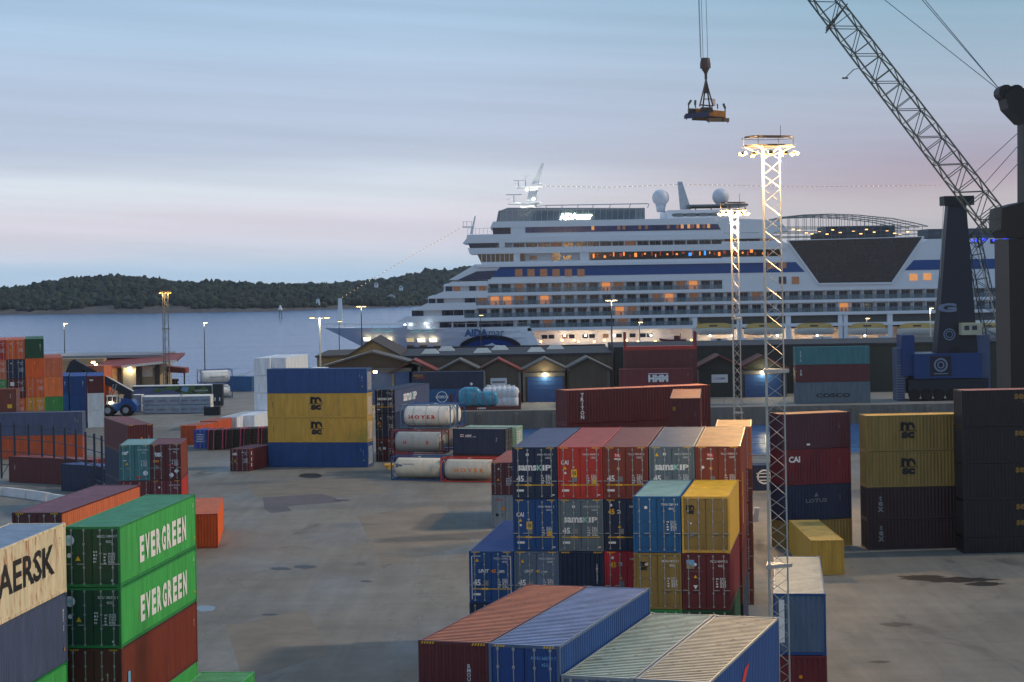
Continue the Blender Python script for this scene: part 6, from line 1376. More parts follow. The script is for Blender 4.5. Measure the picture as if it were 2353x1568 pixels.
# ------------------------------------------------------------------ two people on the top deck
def person(p, label, coat, face):
    J = [(0,0,.98),(0,0,1.22),(0,0,1.44),(0,0,1.56),(0,.01,1.72),(-.11,0,.9),(-.13,.0,.5),(-.14,.02,.06),(-.14,-.14,.03),(.11,0,.9),(.12,.03,.5),(.13,.05,.06),(.13,-.11,.03),(-.2,0,1.4),(-.25,.02,1.13),(-.2,-.12,.9),(.2,0,1.4),(.26,-.02,1.14),(.2,-.18,.97)]
    E_ = [(0,1),(1,2),(2,3),(3,4),(0,5),(5,6),(6,7),(7,8),(0,9),(9,10),(10,11),(11,12),(2,13),(13,14),(14,15),(2,16),(16,17),(17,18)]
    rad = [.15,.14,.15,.06,.105,.1,.07,.05,.045,.1,.07,.05,.045,.075,.055,.04,.075,.055,.04]
    me = bpy.data.meshes.new('body'); me.from_pydata(J, E_, []); o = bpy.data.objects.new('tmp', me); COL.objects.link(o)
    o.modifiers.new('s', 'SKIN'); 
    for v, r_ in zip(me.skin_vertices[0].data, rad): v.radius = (r_, r_)
    me.skin_vertices[0].data[0].use_root = True; o.modifiers.new('b', 'SUBSURF').levels = 1
    dg = bpy.context.evaluated_depsgraph_get(); dg.update(); m2 = bpy.data.meshes.new_from_object(o.evaluated_get(dg)); bpy.data.objects.remove(o)
    m2.materials.clear(); m2.materials.append(mat('coat_'+coat, {'dark': (34, 36, 44), 'grey': (58, 60, 66)}[coat], .8)); m2.materials.append(mat('skin_tone', (190, 150, 126), .6, var=0))
    for f in m2.polygons: f.material_index = 1 if f.center.z > 1.6 else 0
    e = bpy.data.objects.new('person', m2); COL.objects.link(e); e.location = p; e.rotation_euler = (0, 0, face); tag(e, label, 'person', 'people on the top deck')
    mb = MB(); mb.lathe((0, .01, 1.735), [(.118*math.sin(PI*i/8), .118*math.cos(PI*i/8)) for i in range(5)], 12); mb.build('hair', mat('dark_hair', (30, 24, 20), .7, var=0), e, smooth=True)
zdk = atY(*(711.7+1500*.30397, 359+494*.30397), YS).z
for u, c_, l, f_ in ((1467, 'dark', 'person in dark clothes standing at the top deck rail, left of the other', .2), (1475.5, 'grey', 'person in grey clothes standing at the top deck rail, right of the other', -.4)):
    q = atY(u, 488, YS+.9); person((q.x, q.y, zdk), l, c_, f_)
# ------------------------------------------------------------------ hanging spreader and the mobile harbour cranes
CR = mat('crane_grey_green', (70, 86, 88), .5, var=.08); CN = mat('crane_navy', (12, 22, 38), .5, var=.12, vscale=.6); CB = mat('crane_blue', (14, 54, 108), .45, var=.1)
def spreader():
    Y0 = 228; T = lambda x, y, Y=Y0: atY((2480+x*.19133)/1.6158, (180+y*.19133)/1.6158, Y)
    c = T(745, 1250); e = thing('container_spreader', 'yellow and blue container spreader hanging on wire ropes against the sky', 'spreader', c)
    B = mat('spreader_blue', (24, 44, 84), .5, var=.2); Yl = mat('spreader_ochre', (170, 118, 60), .6, var=.25, vscale=2); Gd = mat('greasy_steel', (62, 58, 54), .6, var=.2)
    s = (T(1745, 0).x-T(745, 0).x)/1000; q = lambda x, y, d=0: ((x-745)*s, d, -(y-1250)*s)
    mb = MB(); # main frame: beams along an oblique axis
    def beam(x0, y0, d0, x1, y1, d1, w, h):
        a = Vector(q(x0, y0, d0)); b_ = Vector(q(x1, y1, d1)); d = (b_-a).normalized(); n = Vector((-d.y, d.x, 0)).normalized()*w/2; u = Vector((0,0,h/2))
        mb.hexa([a-n-u, b_-n-u, b_+n-u, a+n-u, a-n+u, b_-n+u, b_+n+u, a+n+u])
    beam(330, 1320, -.6, 780, 1290, -1.3, .35, .55); beam(340, 1310, 1.4, 740, 1280, 2.0, .3, .4); mb.build('end_beam', B, e)
    mb = MB(); beam(740, 1410, -1.6, 1190, 1385, 1.2, .3, .42); mb.build('end_beam', mat('spreader_olive', (70, 60, 46), .6, var=.2), e)
    mb = MB(); beam(545, 1230, .2, 1110, 1290, .8, 1.1, .75); mb.build('main_beam', Yl, e)
    mb = MB(); beam(480, 1345, .3, 1080, 1375, .6, 1.0, .45); beam(400, 1200, .6, 640, 1210, .6, .9, .5); mb.build('lower_frame', Gd, e)
    for x, y, d in ((350, 1385, -.6), (765, 1465, -1.6), (1180, 1435, 1.2)):
        m2 = MB(); m2.bar(q(x, y-30, d), q(x, y+8, d), .05, 5); m2.build('twist_lock', Gd, e)
    for pts, d in (([(395, 1240), (385, 1100), (440, 1015)], -1), ([(545, 1150), (535, 1090), (540, 1000)], .3), ([(975, 1170), (970, 1075)], .5), ([(1125, 1290), (1130, 1160), (1095, 1065)], 1)):
        m2 = MB()
        for i in range(len(pts)-1): m2.bar(q(*pts[i], d), q(*pts[i+1], d), .09 if i == 0 else .17, 4)
        m2.build('flipper', mat('flipper_green_grey', (60, 84, 84), .6), e)
    m2 = MB(); m2.bar(q(890, 985), q(890, 1120), .26, 4); m2.build('white_cabinet', mat('cabinet_white', (224, 214, 206), .5), e)
    m2 = MB(); top = q(748, 620)
    for x, d in ((600, -1.2), (860, -1.0), (700, 1.3), (840, 1.4)): m2.bar(top, q(x, 1140, d), .09, 5)
    m2.bar(q(748, 1150, .1), q(748, 1240, .1), .9, 4, 1.0); m2.bar(q(690, 990, -.3), q(860, 990, -.3), .07, 4); m2.bar(q(620, 1100, -.3), q(870, 1120, .2), .1, 4)
    m2.bar(q(748, 620), q(748, 870), .12, 6, .42); m2.build('sling_pyramid', Gd, e)
    m2 = MB(); m2.bar(q(748, 610), q(748, 500), .16, 8, .16); m2.bar(q(748, 500), q(745, 430), .17, 8, .33); m2.bar(q(745, 430), q(742, 390), .42, 8); m2.bar(q(742, 390), q(740, 300), .62, 8, .62); m2.bar(q(740, 300), q(742, 190), .62, 8, .5); m2.build('hook_block', mat('hook_block_grime', (76, 64, 62), .6, var=.3, vscale=2), e)
    m2 = MB()
    for x0, x1 in ((662, 612), (700, 668), (790, 778), (648, 590)):
        a = q(x0, 185); m2.bar(a, (a[0]-.35 + (x1-x0)*s*.4, 0, a[2]+30), .035, 4)
    m2.build('hoist_rope', mat('wire_rope', (84, 108, 122), .5, var=0), e)
spreader()
def lattice_boom(mb, A, B, wA, wB, dep, n, r):
    """A,B: axis ends ; four chords, width in the picture plane and depth along y"""
    A = Vector(A); B = Vector(B); d = (B-A).normalized(); w = Vector((d.z, 0, -d.x)).normalized(); yv = Vector((0,1,0))
    def P_(t, sw, sy): c = A.lerp(B, t); ww = wA+(wB-wA)*t; return c + w*(sw*ww/2) + yv*(sy*dep/2)
    for sw in (-1, 1):
        for sy in (-1, 1): mb.bar(P_(0, sw, sy), P_(1, sw, sy), r*1.6, 6)
    for i in range(n):
        t0, t1 = i/n, (i+1)/n
        for sy in (-1, 1):
            mb.bar(P_(t0, -1, sy), P_(t0, 1, sy), r, 4)
            mb.bar(P_(t0, -1, sy), P_(t1, 1, sy), r, 4) if i % 2 else mb.bar(P_(t0, 1, sy), P_(t1, -1, sy), r, 4)
        for sw in (-1, 1):
            mb.bar(P_(t0, sw, -1), P_(t1, sw, 1), r, 4) if i % 2 else mb.bar(P_(t0, sw, 1), P_(t1, sw, -1), r, 4)
def near_crane():
    Y = 205; T = lambda u, v, Y_=Y: atY(u, v, Y_)
    c = T(2360, 700); e = thing('harbour_crane', 'dark mobile harbour crane at the right edge with a long grey-green lattice boom', 'crane', (c.x, Y, 0))
    mb = MB(); top = T(1715, -235); foot = T(2292, 520)
    # boom: near-edge chords measured along the photograph
    lattice_boom(mb, (foot.x, Y, foot.z), (top.x, Y, top.z), 2.55, 2.0, 2.4, 24, .058); mb.build('boom', CR, e, True)
    mb = MB(); a = T(1885, 45); [mb.bar((a.x+.4+k*.12, Y-1.0+k*.9, a.z-1.0-k*.15), (a.x+2.6-k*.1, Y-1.0+k*.9, a.z+1.4-k*.2), .09, 4) for k in range(3)]; mb.build('boom_catwalk', mat('boom_fitting', (64, 74, 78), .6), e, True)
    mb = MB(); a, b_, d = T(1962, 160), T(1945, 165), T(1942, 180); mb.bar(T(1972, 158), a, .05, 4); mb.bar(a, d, .06, 4); mb.bar((d.x-.3, Y, d.z), (d.x+.3, Y, d.z), .09, 6); mb.build('boom_lamp', mat('boom_fitting', (64, 74, 78)), e, True)
    # tower with head, machine house, counterweight
    mb = MB(); a = T(2338, 480); b_ = T(2338, 265); w = 3.6
    mb.hexa([(a.x, Y-1.6, 4), (a.x+w, Y-1.6, 4), (a.x+w, Y+1.6, 4), (a.x, Y+1.6, 4), (b_.x+.3, Y-1.3, b_.z), (b_.x+w-.5, Y-1.3, b_.z), (b_.x+w-.5, Y+1.3, b_.z), (b_.x+.3, Y+1.3, b_.z)]); mb.build('tower', mat('crane_near_black', (10, 13, 17), .6, var=.1), e, True)
    mb = MB(); P_ = [T(*p) for p in ((2300, 222), (2312, 208), (2345, 206), (2380, 212), (2380, 290), (2340, 285), (2308, 252))]; mb.prism([(p.x, p.z) for p in P_][::-1], Y-1.7, Y+1.7)
    for x in (2306, 2330): p = T(x, 214); mb.bar((p.x, Y-1.2, p.z), (p.x, Y+1.2, p.z), .75, 12)
    mb.build('tower_head', mat('crane_head_dark', (12, 20, 24), .6), e, True)
    mb = MB(); P_ = [T(*p) for p in ((2288, 480), (2330, 468), (2400, 455), (2480, 455), (2480, 548), (2300, 548), (2286, 530))]; mb.prism([(p.x, p.z) for p in P_][::-1], Y-2.6, Y+2.6); mb.build('operator_cab_and_winch_house', mat('crane_house_dark', (14, 18, 20), .6, var=.2), e, True)
    mb = MB(); q = T(2380, 640); mb.box(q.x-3.4, q.x+9, Y-3, Y+3, 6, q.z+4); mb.box(q.x-5, q.x+11, Y-4, Y+4, 1.6, 5.2); mb.build('slewing_house', mat('crane_near_black', (20, 26, 32)), e, True)
    for sx in (-4, 9):
        for sy in (-4.8, 4.8):
            mb = MB(); mb.bar((q.x+sx, Y+sy*.8, 3), (q.x+sx+(-3 if sx < 0 else 3), Y+sy*1.5, .6), .5, 6); mb.bar((q.x+sx+(-3 if sx < 0 else 3), Y+sy*1.5, 0), (q.x+sx+(-3 if sx < 0 else 3), Y+sy*1.5, .6), 1.2, 8); mb.build('outrigger', mat('crane_near_black', (20, 26, 32)), e, True)
    h = T(2304, 214)
    mb = MB()
    for (u, v) in ((2020, -10), (2075, -60), (2110, -10)):
        p = T(u, v); d = Vector(p)-Vector(h); mb.bar(h, Vector(h)+d*1.6, .045, 4)
    for (u0, v0, u1, v1) in ((2235, 402, 2340, 305), (2260, 425, 2340, 335), (2280, 440, 2345, 370)): mb.bar(T(u0, v0), T(u1, v1), .045, 4)
    mb.build('wire_ropes', mat('wire_rope', (84, 108, 122)), e, True)
near_crane()
def blue_crane():
    Y = 300; T = lambda u, v: atY(u, v, Y)
    c = T(2195, 880); e = thing('harbour_crane', 'navy and blue mobile harbour crane with a tapering column on the pier', 'crane', (c.x, 340, 0))
    Y = 338
    def T(u, v): return atY(u, v, Y)
    mb = MB(); a0, a1, b0, b1 = T(2143, 862), T(2258, 862), T(2176, 462), T(2216, 462)
    mb.hexa([(a0.x, Y-2.2, a0.z), (a1.x-1, Y-2.2, a0.z), (a1.x-1, Y+2.2, a0.z), (a0.x, Y+2.2, a0.z), (b0.x, Y-1.2, b0.z), (b1.x, Y-1.2, b0.z), (b1.x, Y+1.2, b0.z), (b0.x, Y+1.2, b0.z)]); mb.build('column', CN, e, True)
    mb = MB(); a, b_ = T(2164, 452), T(2233, 472); mb.box(a.x, b_.x, Y-1.9, Y+1.9, b_.z, a.z); mb.build('column_head', mat('crane_near_black', (20, 26, 32)), e, True)
    mb = MB(); yy = Y-2.25
    p = T(2170, 707)
    put_text(mb, 'G', (p.x, Y-2.06, p.z), (1,0,0), (0,0,1), 0, 0, 1.5, 3.2, .06); mb.build('emblem', mat('crane_mark_grey', (120, 132, 150), .6, var=0), e, True)
    mb = MB(); p = T(2175, 768); put_disc(mb, (p.x, Y-2.2, p.z), (1,0,0), (0,0,1), 0, 0, 1.0, 16, .8); put_disc(mb, (p.x, Y-2.2, p.z), (1,0,0), (0,0,1), 0, 0, .6, 16, .45); mb.build('emblem', mat('crane_mark_grey', (120, 132, 150)), e, True)
    mb = MB(); p = T(2188, 805); put_disc(mb, (p.x, Y-2.35, p.z), (1,0,0), (0,0,1), 0, 0, .75, 14); mb.build('round_hatch', mat('crane_near_black', (20, 26, 32)), e, True)
    # machinery house
    mb = MB(); a, b_ = T(2090, 812), T(2245, 866); mb.box(a.x, b_.x, Y-3.5, Y+4, b_.z, a.z); mb.build('machinery_house', CB, e, True)
    mb = MB(); p0, p1 = T(2127, 817), T(2176, 862); mb.box(p0.x, p1.x, Y-3.56, Y-3.5, p1.z, p0.z); h_ = mb.build('emblem_panel', CN, e, True)
    mb = MB(); cx, cz = (p0.x+p1.x)/2, (p0.z+p1.z)/2+.2; put_disc(mb, (cx, Y-3.59, cz), (1,0,0), (0,0,1), 0, 0, 1.15, 18, .85); put_disc(mb, (cx, Y-3.59, cz), (1,0,0), (0,0,1), 0, 0, .6, 14, .4); put_rect(mb, (cx, Y-3.59, cz-1.5), (1,0,0), (0,0,1), -1.2, 1.2, 0, .15); mb.build('emblem', mat('crane_mark_grey', (120, 132, 150)), e, True)
    mb = MB(); a, b_ = T(2062, 770), T(2096, 862); mb.box(a.x+.2, b_.x, Y-2.5, Y+2, b_.z, a.z); mb.build('stair_tower', CB, e, True)
    mb = MB(); a, b_ = T(2055, 800), T(2074, 925); mb.box(a.x, b_.x, Y-2, Y+2, 0, a.z); mb.build('support_leg', mat('crane_pale_blue', (70, 86, 116), .5, var=.1), e, True); mb = MB(); a, b_ = T(2238, 770), T(2270, 905); mb.box(a.x, b_.x, Y-2, Y+2, 1, a.z); mb.build('support_leg', mat('crane_pale_blue', (70, 86, 116)), e, True)
    mb = MB(); a, b_ = T(2080, 868), T(2262, 905); mb.box(a.x, b_.x, Y-3, Y+3, 1.2, a.z-.2); mb.build('chassis', CN, e, True)
    for u in (2092, 2120, 2148, 2176, 2204, 2232):
        mb = MB(); p = T(u, 905); mb.bar((p.x, Y-3.6, 1.0), (p.x, Y-2.9, 1.0), .95, 16); mb.build('wheel', mat('tyre_rubber', (22, 22, 24), .9, var=.1), e, True)
    mb = MB(); a, b_ = T(2180, 742), T(2222, 768); mb.box(a.x+1.2, b_.x+1.5, Y-4.4, Y-2.1, b_.z, a.z); mb.build('operator_cab', mat('cab_beige', (186, 180, 150), .5), e, True)
    mb = MB(); mb.box(a.x+1.6, a.x+2.4, Y-4.46, Y-4.41, b_.z+.8, a.z-.4); mb.box(a.x+2.9, a.x+3.7, Y-4.46, Y-4.41, b_.z+.8, a.z-.4); mb.build('cab_window', mat('dark_window', (40, 48, 60)), e, True)
    mb = MB(); A = T(2283, 780); B = T(2232, 530); lattice_boom(mb, (A.x, Y, A.z), (B.x, Y, B.z), 2.6, 2.0, 2.4, 9, .07)
    lattice_boom(mb, tuple(T(2235, 560)), tuple(T(2292, 500)), 2.2, 2.2, 2, 4, .06); mb.build('boom', mat('crane_dim_lattice', (58, 72, 86), .5), e, True)
    mb = MB(); mb.bar(T(2237, 545), T(2290, 740), .12, 5); mb.bar(T(2178, 470), T(2178, 560), .05, 4); mb.bar(T(2168, 470), T(2160, 640), .05, 4); mb.build('tie_rod', mat('pole_pale', (196, 190, 170)), e, True)
    mb = MB(); p0 = T(2060, 915)
    for i in range(14): mb.box(p0.x-.4, p0.x+1.2, Y-2.2, Y-2.05, .3+i*.42, .42+i*.42)
    mb.build('ladder', mat('crane_mark_grey', (120, 132, 150)), e, True)
blue_crane()
# ------------------------------------------------------------------ tank containers
def tank(X, Y, Zb, th, framec, tankc, label, marks=(), group='tank containers', L=6.058, W=2.438, H=2.591, bands=0, loc_th=None):
    e = thing('tank_container', label, 'tank container', (X, Y, Zb+.002), th, group); fm = paint(framec) if framec in PAINT else mat('tank_frame_'+framec, {'blue': (60, 80, 140)}[framec])
    mb = MB(); r = .06
    for y in (.06, W-.06):
        for x in (.06, L-.06): mb.box(x-.06, x+.06, y-.06, y+.06, 0, H)
        for z in (.08, H-.06): mb.bar((.06, y, z), (L-.06, y, z), .07 if z < 1 else .045, 4)
        for x in (.06, L-.06):
            s = 1 if x < 1 else -1; mb.bar((x, y, .5), (x+s*.8, y, .08), .05, 4)
    for x in (.06, L-.06):
        for z in (.08, H-.06): mb.bar((x, .06, z), (x, W-.06, z), .06, 4)
        for s in (0, 1): mb.bar((x, .1 if s else W-.1, .7), (x, W/2, .08), .04, 4); mb.bar((x, .1 if s else W-.1, H-.7), (x, W/2, H-.08), .04, 4)
    mb.box(.5, L-.5, W/2-.25, W/2+.25, H-.07, H-.03)
    mb.build('frame', fm, e)
    R_ = 1.13; cz = H/2+.03; prof = [(0, .22), (R_*.5, .25), (R_*.8, .36), (R_*.95, .52), (R_, .75), (R_, L-.75), (R_*.95, L-.52), (R_*.8, L-.36), (R_*.5, L-.25), (0, L-.22)]
    mb = MB(); mb.lathe((0, W/2, cz), prof, 28, 'x'); mb.bar((L/2, W/2, cz+R_-.1), (L/2, W/2, cz+R_+.1), .3, 12); mb.build('tank', mat('tank_shell_%d' % tankc[0], tankc, .4, var=.12, vscale=.8, streak=True), e, smooth=True)
    if bands:
        mb = MB()
        for i in range(bands):
            x = L*(i+1)/(bands+1); mb.lathe((x-.02, W/2, cz), [(R_+.008, 0), (R_+.008, .045)], 28, 'x')
        mb.build('strap_band', mat('band_steel', (110, 116, 116), .4), e)
    for txt, cx, dz, hh, ww, c, bo in marks:
        vs, fs, x0, x1, y0, y1 = glyphs(txt, bo); mb = MB(); sy = hh/max(y1-y0, .01); sx = ww/(x1-x0); P_ = []
        for x, y in vs:
            zz = (y-(y0+y1)/2)*sy+dz; a = zz/R_; P_.append(((x-(x0+x1)/2)*sx+cx, W/2-math.cos(a)*(R_+.012), cz+math.sin(a)*(R_+.012)))
        mb.add(P_, fs); mb.build('lettering', LET(c), e)
    return e
th = -.3
def tk(u, v, zt, framec, tankc, label, marks, bands=0, back=False):
    p = atZ(u, v, zt); return tank(p.x, p.y, zt-2.591, th, framec, tankc, label, marks, bands=bands)
tk(897.5, 1049.5, 2.591, 'blue', (212, 206, 184), 'cream tank in a blue frame on the ground, small dark seahorse lettering', [('CRONOS', 2.0, .42, .17, 1.35, 'n', .0), ('S', .7, .3, .42, .35, 'n', .05), ('~', 1.05, .3, .3, .4, 'n', .05)])
tk(1011.5, 1052.8, 2.591, 'red', (186, 184, 170), 'grey tank in a red frame on the ground, orange lettering', [('H O Y E R', 3.2, -.05, .42, 3.4, 'o', .04)])
tk(897.5, 989.8, 5.19, 'wine', (160, 162, 158), 'dirty grey tank in a dark red frame, middle of the tank stack', [('H', 1.6, -.05, .38, .36, 'r', .04), ('R', 4.3, -.05, .38, .36, 'r', .04)])
e0 = tk(918.5, 931, 7.79, 'steel', (222, 218, 206), 'clean white banded tank with dark red lettering on top of the tank stack', [('H O Y E R', 2.6, -.1, .42, 3.2, 'r', .05)], 3)
o = e0.location; d = (-math.sin(th)*2.6, math.cos(th)*2.6)
tank(o[0]+d[0], o[1]+d[1], o[2], th, 'blue', (224, 222, 214), 'white tank with an octagonal end right behind the banded one')
for zz, fc, lab in ((2.6, 'wine', 'grey tank behind the middle one of the tank stack'), (0.0, 'blue', 'grey tank at ground level behind the tank stack')): tank(o[0]+d[0], o[1]+d[1], zz, th, fc, (176, 176, 168), lab)
p = atZ(1040.3, 985.5, 5.49)
stack(p.x, p.y, 5.49, th, '20', [('black', 'H', [('C', 't', 'w', 'NYK', -1.2, 2.1, .3, .75, .03, .25), ('C', 't', 'w', 'LINE', -.55, 2.02, .12, .4, .0), ('C', 'b', 'w', -2.2, -1.75, 2.2, 2.26), ('C', 'b', 'r', -2.15, -1.7, 2.1, 2.16), ('C', 'b', 'w', -2.2, -1.75, 2.0, 2.06), ('C', 'v', 'w', 'NYKU', 2.0, 1.7, .1)], 'dark grey-navy container with small white lettering', {'wcol': 'navy', 'roof': (120, 140, 140)}), ('maroon', 'S', [], 'maroon container', {})], 'right of the tank stack', 'S', GR)
x, y = p.x - math.sin(th)*2.6+.4, p.y + math.cos(th)*2.6
stack(x, y, 5.49, th, '20', [('palegreen', 'H', [('D', 'rows', 'w', -.9, .9, 2.4, 8, .25)], 'pale green container', {}), ('maroon', 'S', [], 'maroon container', {})], 'behind the dark navy one by the tanks', 'S', GR)
# far white tanks left
p = atY(461, 856, 372)
for zz, lab, fr in ((2.7, 'white tank with blue straps, upper of the far left pair', 'blue'), (.0, 'white tank, lower of the far left pair, partly hidden by the trailer', 'blue')):
    tank(p.x, 372, zz, .45, fr, (226, 226, 224), lab, [('intermodal', 3.2, -.1, .4, 3.0, 'n', .0)] if zz else [])
# ------------------------------------------------------------------ pier cargo : racks, wrapped rolls, white sacks
def flat_rack(X, Y, Z, th, L, col, label, postsup=True, lett=None):
    e = thing('flat_rack', label, 'flat rack', (X, Y, Z+.002), th, None); m = paint(col)
    mb = MB(); mb.box(0, L, 0, 2.44, 0, .55); mb.build('deck', m, e)
    if lett:
        mb = MB(); put_text(mb, lett, (0, -.006, 0), (1,0,0), (0,0,1), L*.45, .28, .32, 1.4, .03); mb.build('lettering', LET('w'), e)
    for x in (0, L-.35):
        mb = MB()
        for y in (0, 2.19): mb.box(x, x+.35, y, y+.25, .55, 2.6)
        mb.box(x+.08, x+.25, .25, 2.19, 1.2, 1.5); mb.build('end_frame', m, e)
    return e
p = atY(1033, 944, 331); flat_rack(p.x, 331, 0, -.03, 11.6, 'maroon', 'dark red flat rack on the pier loaded with blue wrapped rolls', lett='HMM')
rk = p
def wrapped(u, vb, Yd, w, h, label, sh):
    q = atY(u, vb, Yd); e = thing('wrapped_roll', label, 'wrapped cargo', (q.x, Yd+1.2, .56), 0, 'blue wrapped cargo on the flat rack'); mb = MB(); r = random.Random(sh)
    vs = []; n = 14; m = 7
    for i in range(m+1):
        t = i/m
        for k in range(n):
            a = 2*PI*k/n; sx = abs(math.cos(a))**.6*math.copysign(1, math.cos(a)); sz = abs(math.sin(a))**.6*math.copysign(1, math.sin(a)); f = 1+r.uniform(-.05, .05); b_ = 1 if 0 < i < m else .82
            vs.append((sx*w/2*f*b_, -1+2*t, h/2+sz*h/2*f*b_))
    mb.add(vs, [(i*n+k, i*n+(k+1) % n, (i+1)*n+(k+1) % n, (i+1)*n+k) for i in range(m) for k in range(n)] + [tuple(range(n-1, -1, -1)), tuple(m*n+k for k in range(n))]); mb.build('wrapping', mat('turquoise_film', (70, 150, 178), .3, var=.3, vscale=2.5), e, smooth=True)
    mb = MB(); R_ = .04
    for xx in (-.2, .25):
        mb.bar((xx*w, -1.15, h*.15), (xx*w, -1.1, h*1.0), R_, 4); mb.bar((xx*w, -1.1, h+.03), (xx*w, 1.1, h+.03), R_, 4)
    for s in (-1, 1): mb.bar((s*w*.48, -1.0, h*.9), (s*(w*.5+1.2), -1.2, -.2), R_, 4)
    mb.build('ratchet_strap', mat('red_strap', (196, 70, 60), .6, var=0), e)
wrapped(1080, 940, 331, 3.6, 3.1, 'tall turquoise wrapped roll strapped on the dark red flat rack', 3); wrapped(1120.5, 942, 331, 3.4, 2.4, 'lower turquoise wrapped roll on the right half of the flat rack', 5)
for i in range(11):
    r = random.Random(i); q = atY(1123+(i % 6)*11.5, 930, 337.5+(i//6)*2); e = thing('bulk_bag', ['leftmost','second','third','fourth','fifth','rightmost'][i % 6] + (' white bulk bag in the front row behind the flat rack' if i < 6 else ' white bulk bag in the rear row behind the flat rack'), 'bulk bag', (q.x, q.y, 0), r.uniform(-.2, .2), 'white bulk bags on the pier')
    for lv in range(2):
        mb = MB(); n = 10; vs = []
        for k, (rr, z) in enumerate(((.7, 0), (.86, .3), (.88, 1.0), (.78, 1.5), (.5, 1.75), (.2, 1.62), (.3, 2.0))):
            for j in range(n):
                a = 2*PI*j/n; f = 1+r.uniform(-.1, .1); vs.append((rr*math.cos(a)*f, rr*math.sin(a)*f, z+lv*1.55+r.uniform(-.05, .05)))
        mb.add(vs, [(k*n+j, k*n+(j+1) % n, (k+1)*n+(j+1) % n, (k+1)*n+j) for k in range(6) for j in range(n)]); mb.build('sack', mat('white_woven_sack', (214, 216, 220), .8, var=.2, vscale=3), e, smooth=True)
# folded rack on top of the pier stack
p = atY(1433.7, 805.8, 341); e = thing('flat_rack', 'dark red rack with upright end posts on top of the dark maroon pier container', 'flat rack', (p.x, 341, p.z+.01), -.02)
mb = MB(); mb.box(0, 12.19, 0, 2.44, 0, .6); mb.build('deck', paint('red'), e)
for x in (0, 11.8):
    mb = MB()
    for y in (0, 2.2): mb.box(x, x+.4, y, y+.24, .6, 3.0)
    mb.build('end_post', mat('post_red', (150, 44, 40), .5), e)
e = thing('safety_railing', 'pale tubular railing on the pier right of the long maroon container', 'railing', atZ(1650, 930, 0)); mb = MB()
for x in (-1, 1, 3): mb.bar((x, 0, 0), (x, 0, 1.1), .05, 5)
mb.bar((-1.5, 0, 1.1), (3, 0, 1.1), .06, 5); mb.bar((3, 0, 1.1), (4.6, 0, 0), .06, 5); mb.build('rail', GALV(), e)
